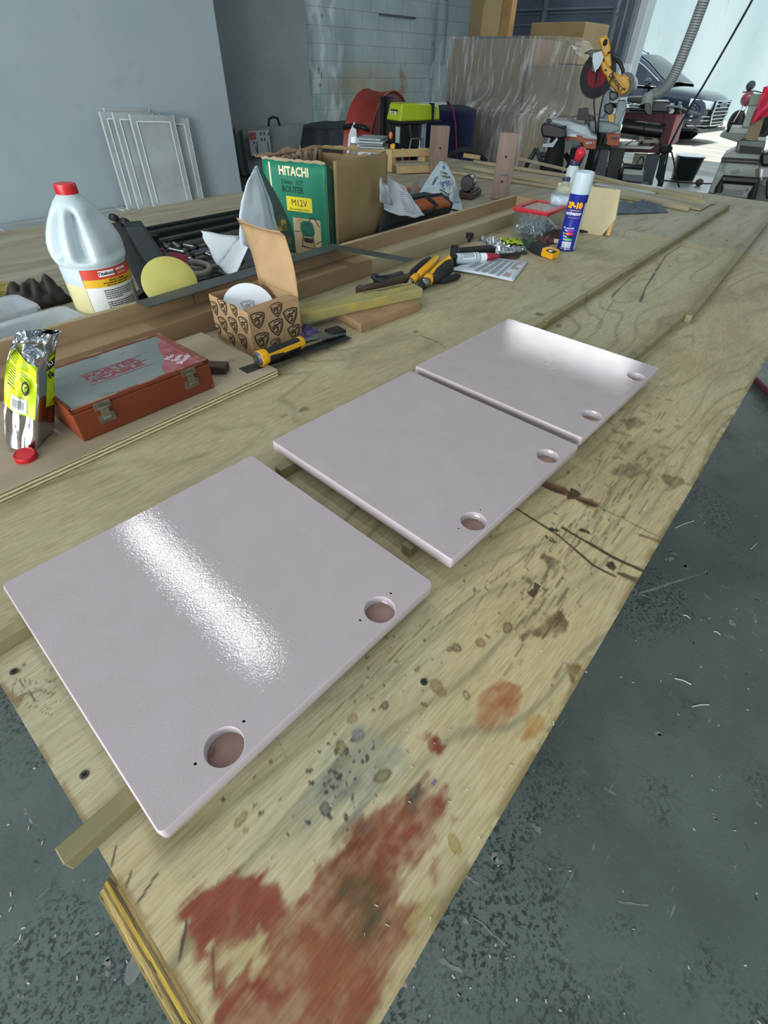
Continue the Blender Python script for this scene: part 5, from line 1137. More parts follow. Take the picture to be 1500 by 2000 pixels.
def cylpatch(r,z0,z1,a0,a1,M,n=10): return B().grid(lambda u,v: tuple(M@Vector((r*math.cos(a0+(a1-a0)*u),r*math.sin(a0+(a1-a0)*u),z0+(z1-z0)*v))),n,1)
# find which side faces up
upl=Mq.inverted().to_3x3()@Vector((-.55,-.75,1.2)); ua=math.atan2(upl.y,upl.x)
cylpatch(.0168,L_*.09,L_*.40,ua-1.0,ua+.8,Mq).build('label',m_white,t,True)
b=B(); rg=random.Random(3)
for i in range(7): b.grid(lambda u,v,i=i: tuple(Mq@Vector((.01705*math.cos(ua-.8+i*.2+.1*v),.01705*math.sin(ua-.8+i*.2+.1*v),L_*(.12+(.24)*u)))),3,1)
b.build('fine_print',mat('label_grey','#5b6163',.7),t)
b=B()
for k in (0,1): b.grid(lambda u,v,k=k: tuple(Mq@Vector((.0171*math.cos(ua-1.0+1.8*u),.0171*math.sin(ua-1.0+1.8*u),L_*(.09+.30*k+.01*v)))),8,1)
b.build('label_border',m_ink,t)
# abrasive discs / foil / tape etc.
t=T('abrasive_disc','dark brown round abrasive disc lying flat under the foil packet','disc',tuple(P(975,496,.001)[:2])+(.0012,))
B().lathe([(.075,0),(.0755,.0012),(.010,.0014),(.010,0)],40,Matrix.Diagonal((.9,1,1,1))).build('disc_body',mat('brown_abrasive','#4a2c25',.85,col2='#3b231d',scale=120),t,40)
t=T('foil_packet','small crumpled silver foil packet with a lime label lying down','packet',(0,0,0))
F=[P(930,470,.035),P(965,497,.012),P(1030,490,.012),P(1012,464,.03)]
def ffn(u,v): p=lerp(lerp(F[0],F[1],v),lerp(F[3],F[2],v),u); e=math.sin(PI*v); return tuple(p+Vector((0,0,.018*e*(1.2-u)+ (.014*fold((u*4,v*3,0),1.6,3)+.006*fold((u*4,v*3,1),4,5))*(1.3-u))))
B().grid(ffn,26,16).build('packet_body',m_foil,t,False,solid=.001)
B().grid(lambda u,v: tuple(Vector(ffn(.48+.48*u,.12+.55*v))+Vector((-.001,-.003,.004))),8,6).build('lime_label',mat('lime2','#9fb01c',.5),t,True)
b=B()
for i in range(4): b.grid(lambda u,v,i=i: tuple(Vector(ffn(.6+.3*u,.2+.1*i+.03*v))+Vector((-.0015,-.004,.0048))),4,1)
b.build('fine_print',m_ink,t)
b=B(); b.grid(lambda u,v: tuple(lerp(lerp(F[1],F[2],u),lerp(F[1],F[2],u)+Vector((0,0,-.011)),v)),8,1); b.build('packet_edge',mat('dark_foil','#4e4a44',.35,.6),t,False,solid=.001)
t=T('tape_measure','small black and yellow tape measure beside the dark brown disc','tape measure',(0,0,0))
a=P(1050,486,.016); e=P(1078,495,.014)
B().beam(P(1042,480,.018),P(1066,491,.016),.045,.032).build('tape_case',m_blackr,t,bevel=.007); B().beam(P(1064,490,.016),P(1086,498,.014),.042,.028).build('yellow_case',m_yel,t,bevel=.005); B().beam(P(1070,488,.031),P(1083,493,.029),.022,.004).build('label',m_dark,t,bevel=.001); B().beam(P(1073,489,.0335),P(1078,491,.0325),.010,.002).build('white_mark',m_white,t)
crump(1.80,.945,.09,.07,.035,51,mat('dark_green_rag','#2f5a45',.7,col2='#3c4a3a',scale=20),'dark green scrap wedged beside the tape measure','scrap','cloth_scrap',n=16)
t=T('notebook','small brown-covered notebook lying half behind the spray can','notebook',(1.985,.905,.001),.25)
B().box((0,0,.009),(.13,.09,.015)).build('pages',mat('page_edge','#cfc8b8',.7),t,bevel=.001)
for z in (.001,.0175): B().box((0,0,z),(.135,.094,.002)).build('cover',mat('brown_cover_%d'%int(z*1e4),'#3a2924',.6),t,bevel=.001)
crump(1.925,.915,.12,.05,.04,55,mat('patterned_brown','#4a2d28',.65,col2='#6b4a3f',scale=60,mix=(.45,.55)),'dark brown patterned strap bundled in front of the screw box','strap','strap_bundle',n=20)
# screw box
t=T('screw_box','clear plastic box of screws with a red rimmed lid','box',(1.992,1.008,.001),.08)
BL,BW,BH=.19,.135,.088
b=B(); q0=rr(BL-.012,BW-.012,.008,4); q1=rr(BL,BW,.010,4); n=len(q0); b.add([(x,y,.001) for x,y in q0]+[(x,y,BH) for x,y in q1],[tuple(range(n))[::-1]]+[(i,(i+1)%n,n+(i+1)%n,n+i) for i in range(n)]); b.build('box_walls',mat('clear_box','#dfe6ea',.12,trans=.9,ior=1.05,alpha=.25),t,30,solid=.0015)
b=B(); q1=rr(BL+.010,BW+.010,.012,4); q2=rr(BL-.028,BW-.028,.006,4)
vs=[(x,y,BH-.002) for x,y in q1]+[(x,y,BH+.009) for x,y in q1]+[(x,y,BH+.009) for x,y in q2]+[(x,y,BH+.004) for x,y in q2]; fs=[]
for k in range(3): fs+=[(k*n+i,k*n+(i+1)%n,(k+1)*n+(i+1)%n,(k+1)*n+i) for i in range(n)]
b.add(vs,fs); b.build('lid_rim',mat('bright_red_lid','#c8303c',.35),t,30,solid=.001)
B().bb(-BL/2+.014,BL/2-.014,-BW/2+.014,BW/2-.014,BH+.003,BH+.0045).build('lid_window',m_frost,t)
B().beam((-BL/2+.01,-BW/2-.002,BH-.01),(.03,-BW/2-.002,.03),.003,.008).build('handle_strap',m_frost,t,bevel=.001)
me_s=None
b=B(); rg=random.Random(9)
def scr(b,p,d,L_=.028):
    d=d.normalized(); b.cyl(p,p+d*L_,.0017,.0009,6); b.cyl(p-d*.001,p+d*.0015,.0042,.0018,8)
for i in range(520):
    x=rg.uniform(-BL/2+.012,BL/2-.012); y=rg.uniform(-BW/2+.012,BW/2-.012); hmx=.030+.022*math.exp(-((x+.03)/.05)**2)+.01*math.sin(x*60)
    z=rg.uniform(.004,hmx); d=Vector((rg.gauss(0,1),rg.gauss(0,1),rg.gauss(0,.6)+.1)); p=Vector((x,y,z))
    q=p+d.normalized()*.028
    if abs(q.x)>BL/2-.008 or abs(q.y)>BW/2-.008 or q.z<.002: continue
    scr(b,p,d)
o=b.build('loose_screws',mat('zinc_screws','#93a1a7',.35,.4),None,False,loc=(1.992,1.008,.0035),rot=(0,0,.08)); tag(o,'heap of zinc screws filling the clear red-lidded box','screws',kind='stuff')
# bottled water
p=P(1080,452,0); ht=HZ(1103,346,p.x,p.y)
t=T('water_bottle','clear ribbed plastic water bottle standing behind the spray can','bottle',(p.x+.01,p.y,.001))
pr=[(.028,0),(.031,.004)]
for i in range(9): pr+=[(.0325,.012+i*.012),(.030,.017+i*.012)]
pr+=[(.034,.125),(.034,.16),(.030,.185),(.018,.205),(.0125,.214),(.0125,.228)]
k_=ht/.245; B().lathe([(r*1.25,z*k_) for r,z in pr],32).build('bottle_body',m_clear,t,True)
B().lathe([(.0145,.226*k_),(.0148,.243*k_),(.0001,.2435*k_)],24).build('cap',mat('cap_navy','#2b2f50',.4),t,40)
B().lathe([(.0432,.125*k_),(.0432,.165*k_)],32).build('label',mat('blue_label','#9fb6c4',.5,col2='#c6d2d8',scale=60),t,True)
B().lathe([(.0275,.003),(.029,.02),(.0001,.021)],20).build('red_contents',mat('red_bits','#a8504c',.6,col2='#d2b4a8',scale=120,mix=(.45,.55)),t,True)
# spray bottle with red nozzle further back
p=P(1128,352,0); hh_=HZ(1135,285,p.x,p.y)
t=T('nozzle_bottle','white bottle with big red pointed nozzle, standing behind the spray can','bottle',tuple(P(1108,376,0).xy)+(.001,))
p=P(1108,376,0); hh_=HZ(1127,322,p.x,p.y)
B().lathe([(.028,0),(.03,.01),(.03,hh_-.02),(.022,hh_-.004),(.014,hh_+.002)],24).build('bottle_body',mat('white_plastic','#cdd3d4',.35),t,True)
b=B(); ha=PD(1118,322,math.hypot(p.x,p.y))-p; hb_=PD(1134,303,math.hypot(p.x,p.y))-p
b.lathe([(.022,0),(.0235,.01),(.022,.02)],20,Matrix.Translation((0,0,hh_-.004))); b.build('collar',mat('navy_collar','#33375a',.4),t,35)
b=B(); b.lathe([(.016,0),(.018,.012),(.025,.030),(.026,.044),(.018,.057),(.0001,.060)],24,Matrix.Translation((.005,-.005,hh_+.014))@Matrix.Rotation(.35,4,'X')); b.build('nozzle_cap',mat('nozzle_red','#c8283a',.35),t,True)
# spray can
t=T('spray_can','blue aerosol can with white cap and yellow lettering, standing near the screw box','spray can',(1.885,.822,.0008))
R=.0318; hc=.236
B().lathe([(.029,0),(R,.002),(R,.004),(R-.0006,.006),(R-.0006,.172),(R,.174),(R-.001,.178),(.028,.18)],48).build('can_body',mat('can_blue','#1c2b8c',.28,coat=.3),t,35)
B().lathe([(R+.0006,.1745),(R+.0012,.177),(R+.0006,hc-.003),(R-.003,hc),(R-.006,hc+.0005),(R-.007,hc-.002),(.0001,hc-.002)],48).build('cap',mat('can_cap','#b9c9ce',.4),t,35)
CA=math.atan2(-.822,-1.885)
def cl(z0,z1,a0,a1,mt,nm,off=.0003): return B().grid(lambda u,v:((R+off)*math.cos(CA+a0+(a1-a0)*u),(R+off)*math.sin(CA+a0+(a1-a0)*u),z0+(z1-z0)*v),16,1).build(nm,mt,t,True)
cl(.006,.150,.95,1.6,mat('can_grey','#b9bcc4',.35),'side_panel'); cl(.006,.152,.90,.95,m_ink,'side_line',.0004); cl(.15,.172,.75,1.6,mat('can_navy','#141c5e',.3),'navy_tab',.0004)
def ct(s,size,z,da,mt,bold=0,sx=1,rot=0): 
    o=text(s,size,mt,t,Matrix.Rotation(rot,4,'Z'),bold=bold,sx=sx); wrap(o,R,CA+da,z,lambda y:R+.0006)
m_cy=mat('can_yellow','#efb41a',.4)
B().grid(lambda u,v:(lambda a,r:((R+.0004)*math.cos(CA+.42+r*math.cos(a)*.34),(R+.0004)*math.sin(CA+.42+r*math.cos(a)*.34),.142+r*math.sin(a)*.009))(u*2*PI,v),20,1).build('red_dot',mat('can_red','#c4203c',.4),t,True)
ct('2P-10',.0235,.142,-.18,m_cy,.06,.92); cl(.127,.1285,-.75,.62,m_cy,'underline',.0005); ct('activator',.0155,.1185,-.12,m_white,.03,1.0); ct('glue accelerator',.006,.1065,.05,mat('can_pink','#c98bb0',.5),0)
ct('For use with',.0075,.074,-.22,m_white,.02)
for z,c1,s_ in ((.066,'#7a2fa0','Thin'),(.0565,'#d8342a','Medium'),(.0475,'#161616','Thick'),(.0385,'#4fc04a','Gel')):
    cl(z-.0035,z+.0035,-.30,.42,mat('band_'+s_,c1,.45),'colour_band',.0004); ct(s_,.0068,z,-.42,m_cy if s_=='Medium' else m_white,.03)
cl(.012,.031,-.55,.45,mat('can_white','#dfe5ee',.45),'white_box',.0004)
for i in range(5): ct('Danger flammable' if i==0 else 'keep away from heat and sparks',.0036,.028-.0034*i,-.05,m_red if i==0 else m_bl,0)
ct('Fast,  Accurate',.0062,.0085,-.1,m_white,.02)
# plywood bracket standing up and pen, rag
t=T('plywood_bracket','upright plywood bracket with a clipped corner standing behind the spray can','bracket',(0,0,0))
a=Vector(P(1100,448,0));e=Vector(P(1182,461,0)); zt=HZ(1182,368,e.x,e.y); x_=(e-a).normalized(); Mb=frame(a,x_,(0,0,1)); w_=(e-a).length
B().prism([(-.06,.0),(w_-.012,.0),(w_+.02,.062),(w_+.006,zt),(-.06,zt)],-.009,.009,Mb).build('plywood_plate',[mat('pale_birch','#cfc29a',.6,col2='#c2b58c',scale=4,stretch=(3,3,1),bump=.1,bscale=60)],t,bevel=.0008)
Mc=frame(e+Vector((.004,0,0)),x_,(0,0,1)); b=B()
d2=Vector((x_.y,-x_.x,0)); 
for k in range(3): B().beam(e+x_*(.004+.006*k)+Vector((0,0,.028)),e+x_*(.004+.006*k)+Vector((.085,.06,.026)),.0058,.05).build('triangle_ply',mat('edge_ply_%d'%k,('#c79a5c','#e0c48c','#b98f55')[k],.7),t)
tag(B().cyl(P(1125,450,.006),P(1150,453,.006),.0052,n=10).build('marker_pen',m_black,None,40),'black marker pen lying between the spray can and plywood bracket','pen')
crump(2.73,.935,.34,.15,.055,61,mat('blue_grey_rag','#66707a',.85,col2='#4f5a66',scale=14),'crumpled blue-grey rag lying on the far part of the bench','rag','cloth_rag',n=30,sm_=True,rz=-.6)
# slats and thin boards at the far end of the bench
m_far=mat('far_slat','#a79c7e',.6,col2='#94896c',scale=3); m_fgl=mat('pale_offcut','#aab0ac',.45,col2='#9ba19c',scale=4)
for i,(p_,q_,w_,h_,l_) in enumerate(((( 905,328),(1345,412),.022,.018,'thin slat nearest the ledge in the row at the far end of the bench'),((925,318),(1372,388),.020,.016,'long thin slat across the far end of the bench, second from the back'),((1010,318),(1374,406),.016,.014,'thin crooked slat crossing the others at the far bench end'),((880,338),(1110,372),.02,.012,'short pale slat behind the taller post'))):
    a=P(*p_,.001);e=P(*q_,.001); strip(((a.x,a.y,0),(e.x,e.y,0)),w_,h_,l_,group='slats at the far end of the bench',mt=m_far,name='spacer_batten',z=.018 if i==2 else 0)
for i,(pts,l_) in enumerate(((((1183,352),(1300,368),(1275,382),(1160,362)),'pale thin sheet offcut lying at the far edge of the bench'),(((1210,372),(1400,398),(1375,404),(1190,384)),'thin ply strip offcut near the long slats'),(((1255,383),(1385,402),(1368,412),(1245,390)),'second thin ply offcut overlapping the first'))):
    q=[P(x,y,.001) for x,y in pts]; z0=.001+.0005*i; b=B(); b.add([(p.x,p.y,z0+.0005) for p in q]+[(p.x,p.y,z0+.005) for p in q],[(3,2,1,0),(4,5,6,7),(0,1,5,4),(1,2,6,5),(2,3,7,6),(3,0,4,7)]); tag(b.build('sheet_offcut',m_fgl if i==0 else m_far),l_,'offcut')
# =================== AGAINST THE LEFT WALL ===================
m_wdoor=mat('white_door_paint','#bdc4c2',.45,col2='#a3aaa8',scale=3)
def shaker(par,L_,W_,th=.02,rail=.075):
    # L_ along local z (height), W_ along x, front faces -y
    B().bb(-W_/2,W_/2,0.004,th,0,L_).build('panel',m_wdoor,par)
    for x0,x1,z0,z1,n_ in ((-W_/2,-W_/2+rail,0,L_,'stile'),(W_/2-rail,W_/2,0,L_,'stile'),(-W_/2+rail,W_/2-rail,0,rail,'rail'),(-W_/2+rail,W_/2-rail,L_-rail,L_,'rail')):
        B().bb(x0,x1,-.006,.004,z0,z1).build(n_,m_wdoor,par,bevel=.002)
    m=m_wd2
    for x in (-W_/2+rail,W_/2-rail): B().bb(x-.006,x+.006,-.011,-.004,rail,L_-rail).build('bead',m,par,bevel=.002)
    for x in (-W_/2,W_/2): B().bb(x-.003,x+.003,-.008,th,0,L_).build('edge',m,par,bevel=.001)
    B().bb(-W_/2+rail,W_/2-rail,-.011,-.004,L_-rail-.006,L_-rail+.006).build('bead',m,par,bevel=.002)
m_wd2=mat('bright_door_edge','#eef2f1',.4)
g='white cabinet doors leaning on the wall'
for i,(xc,w_,h_,yb,lean,roll,lb) in enumerate(((3.05,.50,.905,6.61,-.085,.035,'white panelled cabinet door at the back of the leaning stack, tallest'),(3.13,.50,.87,6.56,-.09,.04,'white panelled cabinet door second from the wall in the leaning stack'),(2.92,.46,.885,6.50,-.10,.05,'white panelled cabinet door leaning farthest left in the stack'),(3.02,.44,.88,6.45,-.10,.05,'white panelled cabinet door in the middle of the leaning stack'),(3.50,.34,.82,6.49,-.09,.05,'pale narrow cabinet door sticking out on the right of the stack'),(3.20,.50,.86,6.38,-.11,.05,'white panelled cabinet door at the front of the leaning stack'))):
    t=T('white_door',lb,'door',(xc,yb,FLOOR+.012),0,g,rot=(lean,roll,0)); shaker(t,h_,w_,rail=.06)
tag(B().bb(-.12,.12,0,.015,0,.70).build('dark_board',mat('dark_brown_board','#4b3c37',.6),loc=(3.60,6.645,FLOOR+.012),rot=(-.11,.05,0)),'dark brown board behind the right edge of the leaning white doors','board')
for i,(x0,x1,y0,z_,lb) in enumerate(((1.28,1.90,5.98,.002,'white cabinet door lying flat under another at the left'),(1.30,1.92,5.95,.026,'white cabinet door lying flat on top at the far left'),(1.98,2.70,6.00,.002,'white cabinet door lying flat under another near the leaning doors'),(1.96,2.68,5.94,.026,'white cabinet door lying flat on top nearest the leaning doors'))):
    t=T('white_door',lb,'door',((x0+x1)/2,y0,FLOOR+z_),0,'white cabinet doors lying flat'); w_=x1-x0; d_=.70
    B().bb(-w_/2,w_/2,0,d_,0,.016).build('panel',m_wdoor,t)
    for q in ((-w_/2,-w_/2+.06,0,d_),(w_/2-.06,w_/2,0,d_)): B().bb(*q,.0162,.022).build('stile',m_wdoor,t,bevel=.001)
    for q in ((-w_/2+.06,w_/2-.06,0,.06),(-w_/2+.06,w_/2-.06,d_-.06,d_)): B().bb(*q,.0162,.022).build('rail',m_wdoor,t,bevel=.001)
    for x in (-w_/2+.06,w_/2-.06,-w_/2,w_/2): B().bb(x-.009,x+.009,0,d_,.0165,.0235).build('bead',m_wd2,t)
# folding tables
t=T('folding_table','grey folded plastic table with a black carry handle, leaning on the wall panel','table',(0,0,0))
m_ft=mat('grey_plastic_table','#858d8e',.55,col2='#7b8384',scale=4)
xl,xr=PY(478,252,7.5).x,PY(606,243,7.5).x; zt=PY(540,246,7.5).z
for k,(dx,dy,dz) in enumerate(((-.06,.10,.02),(0,0,0))):
    b=B(); M=Matrix.Translation((0,7.5+dy,0))@Matrix.Rotation(-.06,4,'X'); q=rr(xr-xl,zt-FLOOR+dz-.03,.035,5); n=len(q)
    b.prism(q,-.035,.03,Matrix.Translation(((xl+xr)/2+dx,7.58+dy,(zt+FLOOR)/2))@Matrix.Rotation(PI/2-.06,4,'X')); b.build('table_leaf',m_ft,t,bevel=.008)
hc=PY(535,244,7.5); b=B(); b.tube([hc+Vector((-.10,0,-.01)),hc+Vector((-.08,0,.07)),hc+Vector((0,0,.095)),hc+Vector((.08,0,.075)),hc+Vector((.11,0,-.01))],.016,8); b.build('carry_handle',m_black,t,True)
s0=PY(484,256,7.46);s1=PY(525,253,7.46); s2=PY(533,300,7.45); s3=PY(494,305,7.45)
B().add([tuple(s0),tuple(s1),tuple(Vector((s1.x,7.46,s2.z))),tuple(Vector((s0.x,7.46,s3.z)))],[(0,1,2,3)]).build('printed_label',mat('label_greyish','#a5abad',.6),t,solid=.002)
B().bb(s0.x+.01,s0.x+.13,7.452,7.456,s0.z-.10,s0.z-.02).build('red_mark',mat('muted_red','#a8514c',.6),t)
b=B()
for pts in ([(.10,-.20),(.13,-.32),(.17,-.38),(.28,-.42),(.36,-.38)],[(.34,-.16),(.35,-.30),(.36,-.38)],[(.14,-.14),(.13,-.3)]): b.tube([(s0.x+x*.95,7.452,s0.z+z*.9) for x,z in pts],.006,5)
o=b.build('diagram_lines',mat('diagram_ink','#4e5557',.6),t); o['kind']='stuff'
b=B()
for x,z in ((.22,-.04),(.28,-.04),(.22,-.11),(.28,-.11),(.36,-.05),(.38,-.10),(.08,-.14)): b.box((s0.x+x,7.452,s0.z+z),(.025,.003,.035))
o=b.build('small_icons',mat('diagram_ink2','#53595b',.6),t); o['kind']='stuff'
# =================== MIDDLE BACKGROUND ===================
def drape(name,c,size,rz,mt,label,cat,seed,amp=.05,n=26,taper=.25,zb=FLOOR):
    sx,sy,sz=size; b=B()
    def fn(u,v):
        a=2*PI*u; q=1/((abs(math.cos(a))**3+abs(math.sin(a))**3)**(1/3)); 
        if v<.72: k=1-taper*(v/.72); z=sz*v/.72*.97
        else: k=(1-taper)*math.cos((v-.72)/.28*PI/2); z=sz*(.97+.03*math.sin((v-.72)/.28*PI/2))
        r=q*k*(1+amp*2*nz((math.cos(a)*2.2,math.sin(a)*2.2,v*1.6),1,seed)+amp*.6*math.sin(a*13+seed)*(1-v))
        return (sx/2*r*math.cos(a),sy/2*r*math.sin(a),z+amp*sz*.5*nz((math.cos(a)*3*k,math.sin(a)*3*k,1),1,seed)*(v>.5))
    b.grid(fn,n*2,n); o=b.build(name,mt,None,True,loc=(c.x,c.y,zb+.002),rot=(0,0,rz)); return tag(o,label,cat)
p=PD(655,270,9.0); drape('black_cover',p,(1.7,1.2,PD(650,241,9.0).z-FLOOR),.6,mat('black_sheet','#20252b',.6,col2='#2c333a',scale=3,bump=.2,bscale=12),'large black cloth-covered heap against the block wall behind the green box','cover',3,.05,taper=.3)
p=PD(862,270,7.9); drape('blue_cover',p,(1.1,.9,PD(850,206,7.9).z-FLOOR),.7,mat('navy_cloth','#101d44',.9,col2='#0a1230',scale=5,stretch=(3,3,.5),bump=.4,bscale=9),'dark blue cloth with red piping draped over something tall beside the wrapped stack','cover',7,.03,taper=.12)
b=B(); pts=[PD(874,198,7.45),PD(884,212,7.4),PD(889,240,7.38),PD(891,280,7.36),PD(893,320,7.34)]; tag(b.tube(pts,.012,6).build('red_piping',mat('piping_red','#6e2236',.7),None,True),'thin dark red piping running down the edge of the blue cloth','piping')
a=PD(790,207,9.1);e=PD(872,205,9.1); tag(B().beam(a,e,.5,.05).build('white_shelf_board',mat('white_board','#c6cfd0',.5),None,bevel=.006),'white board edge lying behind the drum fan against the block wall','board')
b=bpy.data.objects['white_shelf_board']
t=T('shelf_trestle','dark trestle holding the white board behind the fan','trestle',(0,0,0))
for f in (.1,.9):
    p=lerp(a,e,f); B().beam((p.x,p.y,FLOOR+.002),(p.x,p.y,p.z-.027),.05,.05,up=(1,0,0)).build('leg',m_black,t)
B().beam((lerp(a,e,.1).x,lerp(a,e,.1).y,FLOOR+.3),(lerp(a,e,.9).x,lerp(a,e,.9).y,FLOOR+.3),.04,.04).build('brace',m_black,t)
# drum fan
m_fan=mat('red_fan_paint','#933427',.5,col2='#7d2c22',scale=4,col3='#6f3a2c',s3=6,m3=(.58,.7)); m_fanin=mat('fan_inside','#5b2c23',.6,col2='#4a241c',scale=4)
Dc=6.9; Cf=PD(765,296,Dc); Rf=.52; Cf.z=FLOOR+Rf+.075
zc=PD(757,178,Dc).z; Cf.z=zc-Rf
tc=Vector((-Cf.x,-Cf.y,0)).normalized(); rh=Vector((RT.x,RT.y,0)).normalized(); ax=(tc*math.cos(math.radians(62))+rh*math.sin(math.radians(62))).normalized()
t=T('drum_fan','large red steel drum fan with labels, on the floor behind the green box','fan',(Cf.x,Cf.y,FLOOR))
loc0=Vector((Cf.x,Cf.y,FLOOR)); Mf=Matrix.Translation(Cf-loc0)@ax.to_track_quat('Z','X').to_matrix().to_4x4()
DL=.34
B().lathe([(Rf,-DL),(Rf+.014,-DL+.006),(Rf+.004,-DL+.02),(Rf-.012,-DL/2),(Rf+.004,-.02),(Rf+.014,-.006),(Rf,0),(Rf-.008,-.01),(Rf-.02,-DL/2),(Rf-.006,-DL+.01)],72,Mf).build('drum',m_fan,t,40)
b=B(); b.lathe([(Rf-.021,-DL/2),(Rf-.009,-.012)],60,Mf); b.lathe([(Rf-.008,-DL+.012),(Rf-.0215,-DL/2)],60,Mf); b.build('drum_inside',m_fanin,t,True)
for k in range(4):
    a_=k*PI/2+.5; b=B()
    def bl_(u,v,a_=a_): r=.09+.38*u; w=.16*(.6+.5*math.sin(PI*u)); q=(v-.5)*w; return tuple(Mf@Vector((r*math.cos(a_)-q*math.sin(a_),r*math.sin(a_)+q*math.cos(a_),-.17+q*.55)))
    b.grid(bl_,8,5); b.build('fan_blade',m_steel,t,True,solid=.004)
b=B(); b.cyl(Mf@Vector((0,0,-.30)),Mf@Vector((0,0,-.12)),.085,n=24); b.build('motor',m_black,t,35)
upv=(Mf.to_3x3().inverted()@Vector((0,0,1)))
for s_ in (-.06,.06):
    sd=upv.cross(Vector((0,0,1))).normalized()*s_
    a=Mf@(upv*(Rf-.02)+sd+Vector((0,0,-.10)));e=Mf@(-upv*(Rf-.02)+sd+Vector((0,0,-.10))); B().beam(a,e,.035,.02,up=ax).build('motor_strut',m_dsteel if s_<0 else m_galv,t)
lf=-(Mf.to_3x3().inverted()@rh); lf.z=0; lf.normalize()
def onrim(ang,z,off=.004):
    ca,sa=math.cos(ang),math.sin(ang); base=upv; side=lf
    v=base*sa+side*ca; v.z=0; v.normalize(); return Mf@(v*(Rf+off)+Vector((0,0,z)))
b=B(); b.tube([onrim(.42,-.02,.03),onrim(.44,-.10,.05),onrim(.44,-.24,.05),onrim(.42,-.33,.03)],.022,8); b.build('rubber_grip',m_black,t,True)
for z0,z1,a0,a1,mt_,nm in ((-.10,-.17,.02,.26,m_white,'label'),(-.10,-.17,-.32,-.02,m_white,'label'),(-.10,-.17,-.015,.015,m_red,'label_strip')):
    B().grid(lambda u,v: tuple(onrim(a0+(a1-a0)*u,z0+(z1-z0)*v,.0-.004)),6,2).build(nm,mt_,t,True)
b=B()
for k in range(9): b.grid(lambda u,v,k=k: tuple(onrim(-.29+.03*k+.012*u,-.11-.045*v,-.0025)),1,1)
b.grid(lambda u,v: tuple(onrim(.05+.09*u,-.115-.035*v,-.0025)),2,1); b.build('label_print',m_ink,t)
a=onrim(.52,-.20,.05); b=B(); 
def tg(u,v): p=a+(-rh*.05-Vector((0,0,1))*.30)*v+(rh*.09*(u-.5))*(min(1,v*3)); return tuple(p+tc*(.03+.01*math.sin(v*7)))
b.grid(tg,4,8); b.build('paper_tag',m_white,t,True,solid=.001); b=B(); b.grid(lambda u,v: tuple(Vector(tg(.3+.45*u,.55+.35*v))+tc*.003),2,3); b.build('tag_print',mat('tag_grey','#77828a',.6),t)
for s_ in (-.25,.25):
    c=Cf-loc0-ax*(DL/2)+ax.cross(Vector((0,0,1)))*s_; B().cyl((c.x-.02,c.y,.07),(c.x+.02,c.y,.07),.068,n=20).build('wheel',m_blackr,t,30)
    zq=-math.sqrt(max(Rf**2-s_**2,0)); B().beam((c.x,c.y,.07),(c.x,c.y,Cf.z-FLOOR+zq+.01),.04,.04,up=(1,0,0)).build('wheel_bracket',m_dsteel,t)
# dust hood bag / papers beside the fan
p=PD(728,285,5.75); t=T('paper_stack','stack of grey papers and packets on a small dark stand in front of the fan','papers',(p.x,p.y,FLOOR)); zt=PD(728,266,5.75).z-FLOOR
for k in range(7): B().box((.01*math.sin(k*5),.01*math.cos(k*3),zt-.012-.02*k),(.30,.24,.014),(0,0,.5+.15*math.sin(k*7))).build('packet',mat('packet_%d'%k,('#9fa8aa','#b5bdbd','#8d9598')[k%3],.7),t)
B().box((0,0,(zt-.16)/2),(.34,.28,zt-.16),(0,0,.5)).build('stand',m_black,t,bevel=.01)
# drill press
Dd=5.7
p=PD(805,290,Dd); t=T('drill_press','black bench drill press with lime green belt cover, behind the wooden crate','drill press',(p.x,p.y,FLOOR)); L0=Vector((p.x,p.y,FLOOR))
def Q(px,py,d=Dd): return PD(px,py,d)-L0
def plate(pts,D,th,nm,mt,par,bevel=.004,org=None,smooth=False):
    o_=org if org is not None else Vector((0,0,0)); fr=[PD(x,y,D)-o_ for x,y in pts]; cx_=sum(x for x,_ in pts)/len(pts); cy_=sum(y for _,y in pts)/len(pts)
    d=ray(cx_,cy_); d=Vector((d.x,d.y,0)).normalized()*th; n=len(pts)
    b=B(); b.add([tuple(q) for q in fr]+[tuple(q+d) for q in fr],[tuple(range(n)),tuple(range(n,2*n))[::-1]]+[(i,(i+1)%n,n+(i+1)%n,n+i) for i in range(n)])
    return b.build(nm,mt,par,smooth,bevel=bevel)
m_limep=mat('lime_paint','#9db314',.4)
# head cover: box from nose to back
a=Q(779,236);zt_=Q(780,212).z; 
n0=Q(779,230,Dd-.10); n1=Q(845,222,Dd+.30); b=B()
hx0,hx1=Q(768,235,Dd),Q(846,230,Dd+.32); d_=(hx1-hx0); d_.z=0; L_=d_.length; xd=d_.normalized(); yd=Vector((-xd.y,xd.x,0)); zb_=Q(779,238,Dd-.1).z; Mh=Matrix(((xd.x,yd.x,0,hx0.x),(xd.y,yd.y,0,hx0.y),(0,0,1,zb_),(0,0,0,1)))
hh_=.125; sec=[]
b.add([(0,-.10,0),(0,.11,0),(.03,-.085,hh_),(.03,.095,hh_),(L_*.45,-.10,hh_),(L_*.45,.11,hh_),(L_,-.075,hh_*.86),(L_,.085,hh_*.86),(L_+.01,-.09,0),(L_+.01,.10,0),(L_*.45,-.115,0),(L_*.45,.125,0)],[(0,1,3,2),(2,3,5,4),(4,5,7,6),(6,7,9,8),(0,2,4,10),(10,4,6,8),(1,11,5,3),(11,9,7,5),(0,10,11,1),(10,8,9,11)],Mh); b.build('belt_cover',m_limep,t,bevel=.015,segs=3)
B().bb(.0,L_+.015,-.115,.12,-.02,.0,M=Mh).build('cover_rim',m_black,t,bevel=.004); B().bb(L_*.78,L_*.80,-.118,-.05,.0,hh_,M=Mh).build('strap_line',m_black,t)
